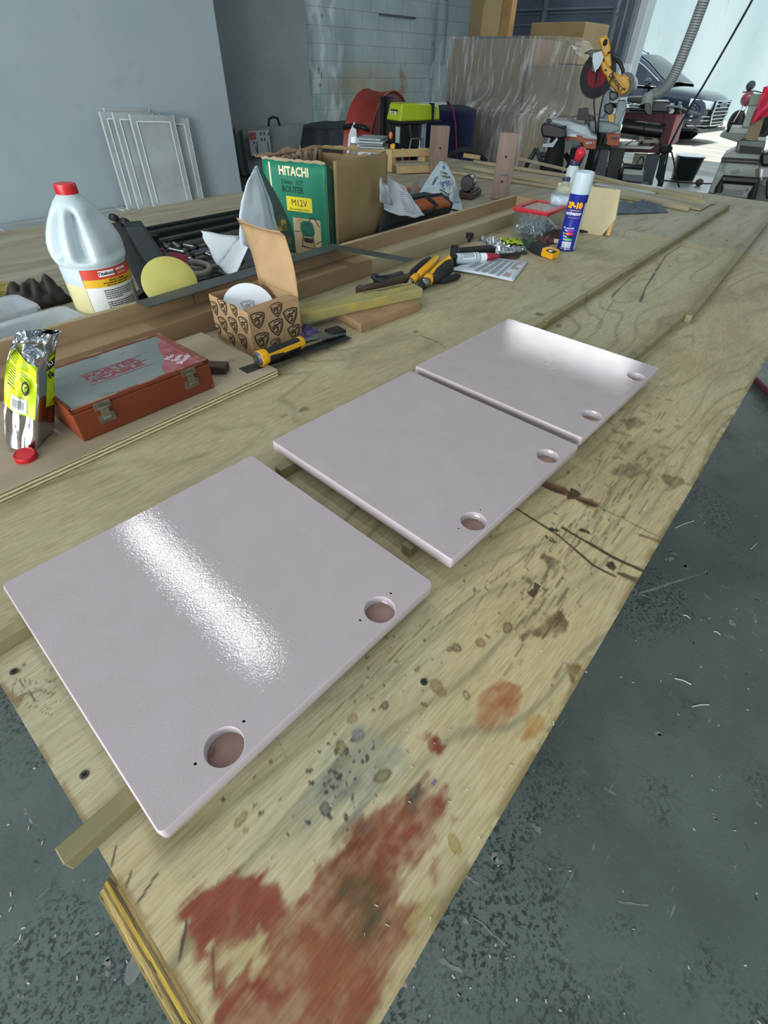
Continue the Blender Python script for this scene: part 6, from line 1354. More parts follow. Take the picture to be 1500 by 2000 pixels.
fo=Mh@Vector((.012,0,.068)); lx=(Mh.to_3x3()@Vector((0,-1,0))); 
B().box((0,0,0),(.10,.05,.004),None,0,frame(Mh@Vector((.0135,.01,.055)),lx,Vector((0,0,1)))).build('badge_plate',m_black,t); text('RYOBI',.034,m_white,t,frame(Mh@Vector((.0105,.01,.055)),lx,Vector((0,0,1)))@Matrix.Translation((0,0,.003)),bold=.03)
B().bb(.02,.25,-.085,.09,-.20,-.02,M=Mh).build('drill_head',m_black,t,bevel=.01)
B().box(tuple(Mh@Vector((.012,.03,-.12))),(.02,.05,.08),(0,0,math.atan2(xd.y,xd.x))).build('switch_plate',mat('switch_black','#222426',.5),t,bevel=.003)
B().sph(tuple(Mh@Vector((.0,.03,-.11))),(.018,.022,.03),12,8).build('orange_switch',mat('switch_orange','#e8742a',.4),t,True)
B().bb(.016,.02,-.08,-.02,-.16,-.04,M=Mh).build('label',mat('label_pale','#9ea4a2',.5),t)
B().cyl(Mh@Vector((.13,0,-.20)),Mh@Vector((.13,0,-.27)),.026,n=16).build('quill',m_steel,t,35); B().cyl(Mh@Vector((.13,0,-.27)),Mh@Vector((.13,0,-.34)),.019,.012,n=12).build('chuck',m_steel,t,35); B().cyl(Mh@Vector((.13,0,-.34)),Mh@Vector((.13,0,-.43)),.004,n=8).build('drill_bit',m_steel,t)
B().cyl(Mh@Vector((L_*.75,0,-.02)),Mh@Vector((L_*.75,0,-.02-(zb_-.32))),.032,n=16).build('column',m_galv,t,35)
for k in range(3):
    a_=k*2.1; B().cyl(Mh@Vector((.15,-.09,-.13)),Mh@Vector((.15+.12*math.cos(a_),-.13,-.13+.12*math.sin(a_))),.006,n=8).build('feed_handle',m_steel,t)
B().bb(.0,.25,-.12,.12,-.46,-.44,M=Mh).build('work_table',m_dsteel,t,bevel=.004); B().cyl(Mh@Vector((.30,-.05,-.40)),Mh@Vector((.30,-.05,-.15)),.022,n=12).build('chrome_post',m_steel,t,35)
pz=zb_-.68; c_=Mh@Vector((L_*.5,0,0)); B().box((c_.x,c_.y,.305),(.36,.28,.03),(0,0,math.atan2(xd.y,xd.x))).build('base_plate',m_dsteel,t,bevel=.005); B().box((c_.x,c_.y,.145),(.42,.34,.288),(0,0,math.atan2(xd.y,xd.x))).build('stand_box',m_black,t,bevel=.01)
# small yellow tool between fan and press
tag(plate([(762,283),(768,280),(772,283),(770,293),(763,292)],5.4,.03,'yellow_clamp',m_yel,None,.003),'small yellow clamp showing between the drum fan and drill press','clamp')
p0=PD(767,290,5.42); tag(B().beam((p0.x,p0.y,FLOOR+.001),(p0.x,p0.y,p0.z-.012),.05,.05,up=(1,0,0)).build('clamp_post',m_black),'black post carrying the small yellow clamp','post')
p=PD(745,240,6.2); 
for i,(px,w_) in enumerate(((748,.05),(757,.07))):
    a=PD(px,292,6.3);e=PD(px+3,188,6.3); 
    tag(B().beam((a.x,a.y,FLOOR+.001),(a.x,a.y,e.z),w_,.05,up=(1,0,0)).build('machine_column',m_dsteel if i else m_black),('narrow black upright' if i==0 else 'wider dull steel upright')+' standing in front of the fan opening','column')
# black hoses on the floor behind the bench
t=T('black_hose','black hose and straps arching just behind the far bench edge','hose',(0,0,0))
B().tube([PD(868,316,5.6),PD(880,302,5.5),PD(900,293,5.4),PD(922,294,5.4),PD(940,304,5.4),PD(950,316,5.4)],.022,8).build('hose',m_blackr,t,True)
p=PD(950,330,5.0); crump(p.x,p.y,.5,.4,PD(955,301,5.0).z-FLOOR,71,m_black,'black crumpled bag behind the far bench edge under the plastic wrap','bag','black_bag',z=FLOOR+.001,n=20,sm_=True)
tag(B().beam(PD(905,303,5.3),PD(938,308,5.3),.03,.03).build('pale_stick',m_pinew,None,bevel=.003),'short pale stick lying on the black hose','stick')
# =================== WRAPPED CARTON STACK ===================
XS=7.6; yL=PX(880,75,XS).y; yM=PX(1036,75,XS).y; yR=PX(1136,130,XS).y; zT=PX(880,75,XS).z; zS=PX(905,216,XS).z; zR=PX(1136,128,XS).z
m_crt=mat('tan_carton','#8d7d68',.8,col2='#82735f',scale=2.5,bump=.05,bscale=30); m_crt2=mat('tan_carton_light','#a08c6a',.8,col2='#947f5e',scale=2.5)
g='large cartons under clear plastic'
def carton(x0,x1,y0,y1,z0,z1,label,mt=m_crt,grp=g,tape=True):
    t=T('large_carton',label,'carton',((x0+x1)/2,(y0+y1)/2,z0+.001),0,grp); w_,d_,h_=x1-x0,y1-y0,z1-z0-.002
    B().bb(-w_/2,w_/2,-d_/2,d_/2,0,h_).build('carton_body',mt,t,bevel=.006)
    if tape: B().bb(-w_/2-.001,w_/2+.001,-.03,.03,h_-.0,h_+.001).build('tape',mat('clear_tape','#a08a66',.3),t)
    B().bb(-w_/2-.0015,-w_/2,-d_/2+.004,d_/2-.004,h_*.02,h_*.022+.002).build('edge_crease',m_dark,t)
    return t
carton(XS,XS+.9,yM,yL,FLOOR,zS,'plastic-covered carton at the bottom left of the stack by the blue cloth')
carton(XS,XS+.9,yM,yL,zS,zT,'plastic-covered carton on the upper left of the stack, widest one')
carton(XS+.02,XS+.9,yR+.02,yM-.03,zS+.03,zR,'plastic-covered carton on the upper right of the stack, below the bare box')
carton(XS+.05,XS+.9,yR-.04,yM-.03,FLOOR,zS+.02,'plastic-covered carton at the bottom right of the stack')
yl2=PX(1005,230,XS-.35).y; yr2=PX(1050,230,XS-.35).y; carton(XS-.30,XS-.06,yr2,yl2,FLOOR,PX(1020,222,XS-.3).z,'narrow lighter carton standing in front of the stack',m_crt2)
XB=8.53; y0=PX(1036,60,XB).y; y1=PX(1141,60,XB).y; zt=PX(1090,43,XB).z; zb=PX(1100,131,XB+.2).z
carton(XB,XB+.75,y1,y0,zR+.01,zt,'bare brown carton standing on top at the right, below the shutter',mat('golden_carton','#93805a',.8,col2='#87754f',scale=3),None)
carton(XB+.02,XB+.7,y1+.1,y0-.05,FLOOR,zR,'carton at the back under the bare brown one',m_crt,None)
for i,(pa,pb,c_,lb) in enumerate(((915,938,'#8f7d5c','darker brown tall board standing on the stack, leftmost of three'),(938,974,'#b09a70','pale tall board standing on the stack, middle of three'),(975,993,'#a17e4e','orange-brown narrow tall board standing on the stack, right of three'))):
    XX=XS+.35; a=PX(pa,60,XX).y;e=PX(pb,60,XX).y; tag(B().bb(XX,XX+.12,e,a-.003,zT+.028,zT+1.25).build('tall_board',mat('board_%d'%i,c_,.7,col2=c_,scale=3,col3='#8a7450',s3=4,m3=(.6,.7)),None,bevel=.003),lb,'board','tall boards on the stack')
# plastic film
m_film=mat('clear_film','#e6eef0',.14,alpha=.30,bump=.9,bscale=2.2,spec=.9,stretch=(1,3.5,.55)); 
def filmmat():
    m=m_film; n=m.node_tree.nodes; L=m.node_tree.links; b=n['Principled BSDF']
    tc=[k for k in n if k.type=='TEX_COORD'][0]; mp=n.new('ShaderNodeMapping'); mp.inputs['Scale'].default_value=(2,11,1.3); mp.inputs['Rotation'].default_value=(.55,0,0); L.new(tc.outputs['Object'],mp.inputs[0])
    z=n.new('ShaderNodeTexNoise'); z.inputs['Scale'].default_value=1.6; z.inputs['Detail'].default_value=4; z.inputs['Distortion'].default_value=.6; L.new(mp.outputs[0],z.inputs['Vector'])
    r=n.new('ShaderNodeMapRange'); r.inputs['From Min'].default_value=.50; r.inputs['From Max'].default_value=.74; r.inputs['To Min'].default_value=.13; r.inputs['To Max'].default_value=.62; L.new(z.outputs['Fac'],r.inputs['Value']); L.new(r.outputs[0],b.inputs['Alpha'])
    bp_=[k for k in n if k.type=='BUMP'][0]; bp_.inputs['Distance'].default_value=.05; L.new(z.outputs['Fac'],bp_.inputs['Height'])
filmmat()
t=T('plastic_wrap','clear crinkled plastic sheet draped over the carton stack','plastic sheet',(XS,0,FLOOR))
def film(u,v):
    # u from left flare to right end, v from top to bottom
    y=yL+.10+(yR-.25-yL-.10)*u; top=zT+.02
    if u>.70: top=lerp(zT+.02,zR+.03,sm(np.array(u),.74,.93)) 
    bot=FLOOR+.02 if .12<u<.55 else FLOOR+.05
    z=top+(bot-top)*v; fold_=.05*fold((u*7+v*2.2,v*1.3,0),1.0,3)+.03*fold((u*16+v*5,v*2,0),1,7)
    x=-.045-(.03+fold_)*(.4+v)-.10*v-(.32 if u>.28 and u<.93 else .0)*float(sm(np.array(v),.32,.5))
    y+= (.22*math.sin(PI*min(v*1.1,1))*(1-u*6) if u<.166 else 0)
    return (x,float(y),float(z)-FLOOR)
B().grid(film,70,50).build('film_front',m_film,t,True)
def filmt(u,v):
    y=yL+.10+(yR-.25-yL-.10)*u; top=zT+.02
    if u>.70: top=lerp(zT+.02,zR+.03,sm(np.array(u),.74,.93))
    return (-.045+.62*v,float(y),float(top)-FLOOR+.006*nz((u*9,v*5,0),1,2)+.004)
B().grid(lambda u,v: filmt(u,v*(1 if u<.7 else 1)),40,6).build('film_top',m_film,t,True)
def films(u,v):
    a=Vector(film(1,v)); return (a.x+.95*u,a.y-.03*math.sin(PI*u)+.04*fold((u*6,v*3,0),1,5),a.z)
B().grid(films,16,30).build('film_side',m_film,t,True)
# =================== SAWS AND MACHINES BY THE DOORWAY ===================
m_yp=mat('yellow_tool_paint','#d09a1e',.4,col2='#bf8b19',scale=8); m_grm=mat('cast_grey','#7f8a8c',.45,.2,col2='#6f7a7c',scale=10); m_blk2=mat('tool_black','#141517',.4); m_dkred=mat('dark_red_paint','#451218',.6); m_rd2=mat('daylit_red_paint','#b02734',.6); m_orgp=mat('orange_bracket','#9a4620',.45); m_ltg=mat('light_grey_cast','#9aa6a9',.4,.2)
Ds=5.6; t=T('mitre_saw','yellow mitre saw with big round blade raised, on the stand beyond the bench','saw',tuple(PD(1200,330,Ds).xy)+(FLOOR,)); L0=Vector(t.location)
def plt(pts,D,th,nm,mt,bevel=.004): return plate(pts,D,th,nm,mt,t,bevel,org=L0)
def V_(px,py,D=Ds): return PD(px,py,D)-L0
# blade
bc=V_(1167,146); vd=ray(1167,146); vd=Vector((vd.x,vd.y,0)).normalized(); side=Vector((-vd.y,vd.x,0)); nb=(-vd*math.cos(.45)+side*math.sin(.45)).normalized(); Mb=Matrix.Translation(bc)@nb.to_track_quat('Z','Y').to_matrix().to_4x4()
b=B(); nT=60; pr=[]
for i in range(nT*2): a=2*PI*i/(nT*2); r=.153 if i%2 else .1465; pr.append((r*math.cos(a),r*math.sin(a)))
b.prism(pr,-.0012,.0012,Mb); b.build('saw_blade',mat('blade_grey','#4a4246',.35,.7),t)
b=B(); b.lathe([(.0001,.0014),(.085,.0014),(.085,.002),(.0001,.002)],40,Mb); b.build('blade_disc_print',mat('blade_red','#7c1f2c',.4),t)
plt([(1140,104),(1152,97),(1175,97),(1179,100),(1168,120),(1160,142),(1155,140),(1156,116),(1150,106)],Ds-.03,.05,'blade_guard',m_blk2); plt([(1158,104),(1176,99),(1180,110),(1176,122),(1166,138),(1162,142),(1157,120)],Ds-.035,.01,'clear_guard',m_ltg,.001)
plt([(1169,78),(1173,71),(1186,70),(1190,78),(1193,96),(1192,104),(1184,112),(1176,104),(1174,92)],Ds-.06,.06,'handle_grip',m_yp,.012)
plt([(1177,100),(1192,100),(1195,128),(1191,132),(1183,130),(1180,116)],Ds-.05,.06,'arm',m_yp,.010)
B().sph(tuple(V_(1182,83,Ds-.085)),(.016,.016,.02),12,8).build('switch',m_dark,t,True)
plt([(1173,122),(1182,118),(1190,130),(1196,138),(1212,147),(1220,146),(1228,152),(1231,166),(1227,178),(1217,186),(1210,184),(1189,164),(1184,150),(1176,140)],Ds-.07,.13,'motor_housing',m_yp,.012)
B().cyl(V_(1219,166,Ds-.02),V_(1222,166,Ds+.16),.078,n=28).build('motor_can',m_blk2,t,35); B().cyl(V_(1224,168,Ds+.10),V_(1228,168,Ds+.24),.07,n=24).build('motor_end',m_grm,t,35)
plt([(1195,142),(1201,147),(1226,172),(1216,184),(1194,164)],Ds-.074,.01,'motor_plate',mat('yellow_plate','#c18c16',.45),.002)
for px,py in ((1183,137),(1220,174)): B().cyl(V_(px,py,Ds-.078),V_(px,py,Ds-.06),.008,n=10).build('bolt',m_dark,t)
pt=V_(1203,162,Ds-.09); text('DEWALT',.040,m_ink,t,frame(pt,(V_(1213,174,Ds-.09)-V_(1196,151,Ds-.09)),(V_(1207,158,Ds-.09)-V_(1200,166,Ds-.09))),bold=.03)
b=B(); b.tube([V_(1196,116),V_(1205,116),V_(1212,124),V_(1217,138),V_(1217,146)],.014,8); b.build('carry_handle',m_blk2,t,True)
for pts in (([1196,108],[1200,125],[1196,150],[1180,180],[1172,215],[1168,245],[1168,262]),([1166,136],[1162,170],[1160,205],[1163,240],[1164,262]),([1196,120],[1203,108],[1195,100],[1186,104])):
    B().tube([V_(x,y,Ds-.14) for x,y in pts],.006,6).build('power_cord',m_blk2,t,True)
plt([(1178,180),(1190,172),(1200,180),(1192,196),(1186,215),(1178,230),(1170,232),(1174,205)],Ds-.0,.07,'pivot_arm',m_grm,.008); plt([(1190,178),(1206,180),(1208,192),(1196,198),(1190,192)],Ds-.03,.06,'spring_housing',m_dsteel,.008)
plt([(1207,196),(1222,195),(1224,208),(1216,228),(1204,252),(1196,256),(1188,254),(1200,228)],Ds+.0,.07,'rear_support',m_grm,.008)
for dy in (0,5): B().cyl(V_(1190,203+dy,Ds+.02),V_(1265,206+dy,Ds+.02),.009,n=10).build('slide_rail',mat('chrome_rail','#d5dadd',.12,1) ,t,True)
plt([(1259,200),(1272,201),(1273,224),(1266,226),(1258,216)],Ds-.02,.10,'rail_end',m_blk2,.005); plt([(1180,204),(1196,200),(1199,218),(1190,226),(1180,218)],Ds-.01,.10,'gear_case',m_blk2,.01); plt([(1186,224),(1200,222),(1200,238),(1190,244)],Ds-.02,.04,'brass_part',mat('brass_bits','#8a7440',.4,.6),.003)
plt([(1152,236),(1190,238),(1212,246),(1212,256),(1190,262),(1150,258)],Ds-.05,.3,'turntable',m_grm,.01); plt([(1130,212),(1148,210),(1150,222),(1154,236),(1126,234)],Ds-.04,.02,'fence_plate',mat('fence_brown','#2c2725',.5),.003); plt([(1146,222),(1160,226),(1164,250),(1150,252),(1140,246)],Ds-.02,.12,'fence_block',m_blk2,.006)
# stand under it
plt([(1160,292),(1190,292),(1181,350),(1156,346)],Ds,.05,'stand_leg',mat('stand_grey','#465052',.5),.004); plt([(1192,288),(1222,290),(1206,356),(1182,352)],Ds+.02,.06,'stand_leg',m_black,.004)
for a_,e_ in (((1178,262),(1150,352)),((1126,292),(1098,352)),((1140,300),(1112,352))): B().cyl(V_(a_[0],a_[1],Ds-.3),V_(e_[0],e_[1],Ds-.3),.022,n=10).build('tube_leg',m_dsteel,t,True)
for px in (1168,1196): 
    q=V_(px,350,Ds+.03); B().beam(q,(q.x,q.y,.002),.06,.05,up=(1,0,0)).build('leg_foot',m_black,t)
q=V_(1175,258,Ds+.05); B().beam(q,(q.x,q.y,.002),.10,.10,up=(1,0,0)).build('stand_post',m_black,t,bevel=.005)
# table-top saw on folding legs
Dr=5.2; t=T('orange_saw_stand','grey and orange folding saw stand with black dust bag, left of the mitre saw','saw stand',tuple(PD(1110,330,Dr).xy)+(FLOOR,)); L0=Vector(t.location)
plt([(1074,238),(1078,233),(1112,236),(1126,241),(1146,246),(1156,262),(1166,266),(1166,274),(1140,272),(1106,266),(1100,250),(1080,245)],Dr,.20,'saw_bed',m_ltg,.008)
plt([(1066,234),(1076,231),(1078,240),(1070,240)],Dr-.02,.05,'side_knob',m_blk2,.004)
plt([(1106,262),(1136,266),(1140,271),(1166,274),(1163,292),(1140,291),(1138,280),(1106,276)],Dr-.03,.16,'orange_bracket',m_orgp,.006)
plt([(1148,276),(1159,277),(1158,283),(1147,282)],Dr-.035,.008,'name_label',mat('label_dark','#2a2a2a',.5),.001); pt=V_(1153,279.5,Dr-.04); text('RIDGID',.022,m_white,t,frame(pt,RT,(0,0,1)),bold=.03)
plt([(1104,262),(1125,262),(1127,268),(1104,266)],Dr-.05,.02,'white_slot',m_white,.002)
B().cyl(V_(1112,283,Dr-.10),V_(1135,280,Dr+.05),.030,n=16).build('roller_tube',m_grm,t,35)
p=V_(1084,300,Dr-.12); 
b=B(); b.grid(lambda u,v:(lambda a,k:(p.x+.13*k*math.cos(a)*(1+.1*nz((math.cos(a)*2,v*3,0),1,4)),p.y+.09*k*math.sin(a),(V_(1084,243,Dr).z)*(1-v)+.25*v))(2*PI*u,math.sin(PI*min(max(v,.0),1)*.5+.45) if v<.98 else .8),20,16); b.build('dust_bag',mat('bag_black','#0e0f10',.8,bump=.3,bscale=15),t,True)
plt([(1060,281),(1078,279),(1088,268),(1090,272),(1080,288),(1060,287)],Dr-.22,.02,'clear_hopper',m_ltg,.002)
plt([(1058,243),(1074,240),(1104,250),(1108,268),(1092,272),(1060,268),(1056,254)],Dr-.20,.16,'motor_box',m_blk2,.012)
for a_,e_ in (((1048,290),(1028,324)),((1048,290),(1060,324)),((1050,302),(1090,304)),((1104,300),(1126,340)),((1142,290),(1100,350))): B().cyl(V_(*a_,Dr+.1),V_(*e_,Dr+.1),.020,n=10).build('tube_leg',mat('tube_grey','#3c4548',.5,.4) if a_[0]<1060 else m_black,t,True)
for px,py in ((1028,324),(1060,324),(1126,340),(1100,350)):
    q=V_(px,py,Dr+.1); B().cyl(q,(q.x,q.y,.002),.019,n=8).build('leg_foot',m_black,t)
q=V_(1130,268,Dr+.1); B().beam(q,(q.x,q.y,.002),.06,.06,up=(1,0,0)).build('stand_post',m_black,t)
plt([(1184,262),(1212,262),(1208,286),(1186,284)],Ds-.35,.12,'orange_bracket',m_orgp,.006); plt([(1194,268),(1206,268),(1205,273),(1194,272)],Ds-.36,.01,'name_label',m_blk2,.001)
q0=V_(1186,284,Ds-.3); B().beam(V_(1140,288,Dr+.02),V_(1190,286,Ds-.3),.05,.03).build('cross_rail',m_black,t)
# red machine
Dm=6.4; t=T('red_machine','dark red floor machine with a black hood, red side with daylight put into its colour and grey legs','machine',tuple(PD(1270,330,Dm).xy)+(FLOOR,)); L0=Vector(t.location)
plt([(1222,220),(1318,223),(1312,245),(1216,240)],Dm,.10,'front_panel',m_dkred,.004); plt([(1298,222),(1320,224),(1300,290),(1284,288)],Dm-.02,.12,'front_post',m_dkred,.004)
fr_=[(1320,224),(1337,221),(1326,268),(1303,288)]
def dep(px,py,D): return PD(px,py,D)-L0
b=B(); q=[dep(1320,224,Dm),dep(1337,221,Dm+.5),dep(1322,276,Dm+.5),dep(1300,290,Dm)]; b.add([tuple(x) for x in q],[(0,1,2,3)]); b.build('side_panel',m_rd2,t,solid=.02)  # side red brightened: light from outdoors is put into the colour
plt([(1232,196),(1308,198),(1304,220),(1228,217)],Dm+.05,.35,'black_hood',m_blk2,.01); plt([(1226,190),(1262,189),(1258,200),(1224,199)],Dm+.02,.3,'grey_hood',mat('hood_grey','#4a4f50',.5),.008)
B().cyl(V_(1216,246,Dm-.05),V_(1294,256,Dm-.05),.055,n=18).build('roller',m_blk2,t,35); plt([(1214,240),(1298,250),(1290,260),(1220,256)],Dm+.04,.2,'cutter_box',m_blk2,.006)
for k in range(9): q=V_(1312+k%3*7,206+(k//3)*6,Dm+.1+.05*(k%2)); B().box(tuple(q),(.05,.03,.03),(k,k*.7,k*.4)).build('belt_part',(m_white,m_blk2,m_steel)[k%3],t,bevel=.003)
B().beam(V_(1300,206,Dm+.05),V_(1345,221,Dm+.4),.25,.012).build('top_shelf',m_ltg,t)
plt([(1186,286),(1220,286),(1290,284),(1306,290),(1298,300),(1190,296)],Dm-.15,.5,'lower_table',m_dkred,.006); plt([(1212,284),(1280,286),(1270,292),(1205,290)],Dm-.2,.35,'table_plate',mat('plate_dust','#9b9690',.4,.4),.003)
plt([(1252,256),(1280,258),(1288,251),(1281,284),(1246,280)],Dm+.1,.01,'notice_plate',mat('cream_plate','#b7b79f',.6),.001)
b=B()
for i in range(5): b.beam(V_(1258,262+2.4*i,Dm+.085),V_(1276-3*(i==3),262.6+2.4*i,Dm+.085),.004,.006)
b.build('notice_print',m_ink,t); B().sph(tuple(V_(1253,279,Dm-.02)),.014,10,6).build('knob',m_blk2,t,True)
plt([(1240,299),(1266,300),(1258,326),(1233,322)],Dm+.1,.01,'notice_plate',mat('cream_plate2','#aeb096',.6),.001)
plt([(1264,303),(1290,300),(1274,358),(1250,354)],Dm-.1,.08,'machine_leg',mat('leg_slate','#2f3a3f',.5),.004); plt([(1190,298),(1216,300),(1206,330),(1186,330)],Dm+.25,.08,'machine_leg',m_black,.004)
for px,py,d in ((1262,354,Dm-.06),(1196,328,Dm+.28)): q=V_(px,py,d); B().beam(q,(q.x,q.y,.002),.12,.06,up=(1,0,0)).build('leg_foot',m_black,t)
for pts in (((1288,215),(1262,245),(1254,256)),((1246,262),(1232,278),(1208,288)),((1210,300),(1222,330),(1226,340))): B().tube([V_(x,y,Dm-.12) for x,y in pts],.004,6).build('loose_wire',m_dsteel,t,True)
# work light with eye hook behind bench edge
Dw=5.0; t=T('work_light','grey portable unit with black frame and eye hook just behind the bench','work light',tuple(PD(1235,350,Dw).xy)+(FLOOR,)); L0=Vector(t.location)
plt([(1212,352),(1216,332),(1258,336),(1254,358)],Dw,.12,'unit_body',mat('unit_green','#4a5556',.5),.006); plt([(1218,330),(1256,333),(1255,343),(1216,340)],Dw-.01,.02,'unit_window',mat('unit_window','#8f9689',.4),.002)
B().tube([V_(1210,352,Dw-.02),V_(1213,334,Dw-.02),V_(1219,324,Dw-.02),V_(1256,327,Dw-.02)],.018,8).build('frame_tube',m_blk2,t,True)
c_=V_(1251,316,Dw); B().tube([c_+Vector((0,0,0))+RT*(.022*math.cos(a))+Vector((0,0,.03*math.sin(a))) for a in np.linspace(0,2*PI,18)]+[c_+RT*.02],.005,6).build('eye_hook',m_blk2,t,True); B().cyl(c_-Vector((0,0,.03)),c_-Vector((0,0,.07)),.006,n=8).build('hook_stem',m_blk2,t)
q=V_(1234,354,Dw+.06); B().beam(q,(q.x,q.y,.002),.25,.12,up=(1,0,0)).build('unit_base',m_black,t)
# bin
p=P(1332,350,FLOOR); D=math.hypot(p.x,p.y); ht_=HZ(1336,303,p.x,p.y)-FLOOR
t=T('grey_bin','translucent dark grey rectangular bin standing on the floor by the doorway','bin',(p.x,p.y,FLOOR+.001),.5)
B().lathe([(.155,0),(.165,.01),(.205,ht_-.01),(.215,ht_),(.205,ht_),(.195,ht_-.02),(.155,.015),(.0001,.012)],36,None,0,1.6).build('bin_body',mat('smoky_plastic','#23292c',.3,trans=.15),t,40)
B().lathe([(.205,ht_-.012),(.222,ht_-.01),(.222,ht_+.006),(.206,ht_+.006)],36,None,0,1.6).build('bin_rim',mat('bin_rim','#4e5a60',.3),t,40)
# floor cable and blob
pts=[P(1296,352,FLOOR+.008),P(1330,356,FLOOR+.008),P(1370,358,FLOOR+.008),P(1400,358,FLOOR+.008)]
tag(B().tube(pts,.008,6).build('floor_cable',m_blackr,None,True),'thin black cable lying across the floor by the grey bin','cable'); q=P(1366,356,FLOOR+.05); tag(B().sph(tuple(q),(.06,.06,.05),14,8).build('dark_lump',mat('lump','#4a4340',.8),None,True),'small dark lump on the floor cable near the doorway','lump')
# cables hanging bundle
D=6.0; t=T('cable_bundle','tangled bundle of black cables hanging beside the red machine','cables',tuple(PD(1300,330,D).xy)+(FLOOR,)); L0=Vector(t.location); rg=random.Random(4)
for i in range(9):
    x0=1297+rg.uniform(-3,6); pts=[(x0+4,288),(x0-2+rg.uniform(-5,5),305),(x0-6+rg.uniform(-8,6),325),(x0-10+rg.uniform(-6,6),345),(x0-8,357)]
    q=[V_(x,y,D) for x,y in pts]; e=q[-1]; q.append(Vector((e.x+rg.uniform(-.05,.05),e.y,.02))); B().tube(q,.008,6).build('cable',m_blackr,t,True)
B().tube([V_(x,y,D) for x,y in ((1303,290),(1312,298),(1316,315),(1320,345),(1327,366))],.007,6).build('cable',m_blackr,t,True)
B().sph(tuple(V_(1300,291,D)),(.06,.06,.035),12,8).build('cable_knot',m_blackr,t,True)
# dust hose
Dh=6.3; t=T('dust_hose','ribbed translucent grey dust hose rising from the red machine to the roof','hose',tuple(PD(1262,196,Dh).xy)+(FLOOR,)); L0=Vector(t.location)
cp=[(1262,204),(1264,194),(1275,186),(1290,180),(1303,168),(1316,148),(1328,122),(1340,92),(1352,62),(1364,30),(1376,-2),(1390,-40),(1412,-110),(1450,-210)]
pts=[];N_=150; kk=len(cp)-1
for i in range(N_):
    f=i/(N_-1)*kk; k=min(int(f),kk-1); u=f-k; p0=cp[max(k-1,0)];p1=cp[k];p2=cp[k+1];p3=cp[min(k+2,kk)]
    c=[.5*((2*p1[j])+(-p0[j]+p2[j])*u+(2*p0[j]-5*p1[j]+4*p2[j]-p3[j])*u*u+(-p0[j]+3*p1[j]-3*p2[j]+p3[j])*u**3) for j in (0,1)]
    pts.append(V_(c[0],c[1],Dh))
pts=[p for p in pts if p.z<CEIL-FLOOR-.02]
rad=[(.048 if i%2 else .040) if i>22 else (.043+.0007*i*(i<8)) for i in range(len(pts))]
B().tube(pts,rad,16).build('hose_tube',mat('hose_plastic','#a9adab',.45,trans=.15),t,True)
b=B()
for i in range(24,len(pts)-1,2):
    d=(pts[i+1]-pts[i-1]).normalized(); u_=d.orthogonal().normalized(); w_=d.cross(u_); b.tube([pts[i]+(u_*math.cos(a)+w_*math.sin(a))*.0425 for a in np.linspace(0,2*PI,14)],.0028,4)
o=b.build('hose_wire',mat('hose_wire','#3e4243',.5),t); o['kind']='stuff'
B().lathe([(.052,0),(.054,.01),(.05,.10),(.046,.11)],24,Matrix.Translation(pts[0]-Vector((0,0,.03)))).build('hose_cuff',mat('cuff_grey','#9fa3a1',.5),t,35)
# black line from roof to cables
Dl=5.9; pts=[PD(x,y,Dl) for x,y in ((1304,292),(1330,240),(1350,205),(1372,170),(1400,122),(1430,70),(1465,8),(1500,-60),(1580,-200))]; pts=[p for p in pts if p.z<CEIL-.02]
tag(B().tube(pts,.008,6).build('drop_cable',m_blackr,None,True),'black cable running from the roof down to the tangled cable bundle','cable')
# =================== JOINTER ON THE RIGHT ===================
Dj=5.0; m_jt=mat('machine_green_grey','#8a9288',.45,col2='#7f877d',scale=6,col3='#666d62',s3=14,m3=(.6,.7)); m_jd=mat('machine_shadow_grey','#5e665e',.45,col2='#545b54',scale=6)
t=T('jointer_machine','green-grey cast jointer machine standing at the right edge behind the bench','machine',tuple(PD(1440,380,Dj).xy)+(FLOOR,)); L0=Vector(t.location)
plt([(1409,312),(1412,306),(1484,311),(1484,330),(1476,372),(1474,392),(1384,376)],Dj,.42,'cabinet',m_jt,.006)
plt([(1411,305),(1434,294),(1440,284),(1490,290),(1484,312),(1412,308)],Dj-.01,.40,'upper_case',m_jt,.008)
for y in (309.5,315.5): B().beam(V_(1409,y,Dj-.012),V_(1484,y+4.5,Dj-.012),.012,.012).build('dark_band',m_dark,t)
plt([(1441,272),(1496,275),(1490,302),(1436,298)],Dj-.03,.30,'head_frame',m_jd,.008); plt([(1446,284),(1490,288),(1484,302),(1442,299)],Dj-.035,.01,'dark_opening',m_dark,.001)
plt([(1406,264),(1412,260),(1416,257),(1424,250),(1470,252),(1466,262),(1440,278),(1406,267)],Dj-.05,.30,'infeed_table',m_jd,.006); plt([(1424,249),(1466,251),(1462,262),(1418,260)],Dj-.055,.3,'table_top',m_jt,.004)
B().tube([V_(1421,258,Dj-.06),V_(1425,248,Dj-.06),V_(1430,238,Dj-.06)],[.008,.010,.012],8).build('lever',m_blk2,t,True)
plt([(1461,212),(1471,184),(1494,184),(1478,212),(1462,252),(1448,250)],Dj+.12,.14,'fence_arm',m_jt,.006); plt([(1467,184),(1490,184),(1486,206),(1460,207)],Dj+.10,.05,'fence_block',mat('block_olive','#6f7664',.5),.004)
plt([(1478,222),(1498,212),(1480,274),(1453,270)],Dj-.08,.06,'wood_post',mat('brown_upright','#7b6a4b',.6,col2='#6d5c40',scale=5,stretch=(3,3,.5)),.003)
B().tube([V_(1402,376,Dj-.25),V_(1405,366,Dj-.25),V_(1411,350,Dj-.25),V_(1478,355,Dj-.25),V_(1470,378,Dj-.25),V_(1466,392,Dj-.25)],.026,8).build('black_handle',m_blk2,t,False)
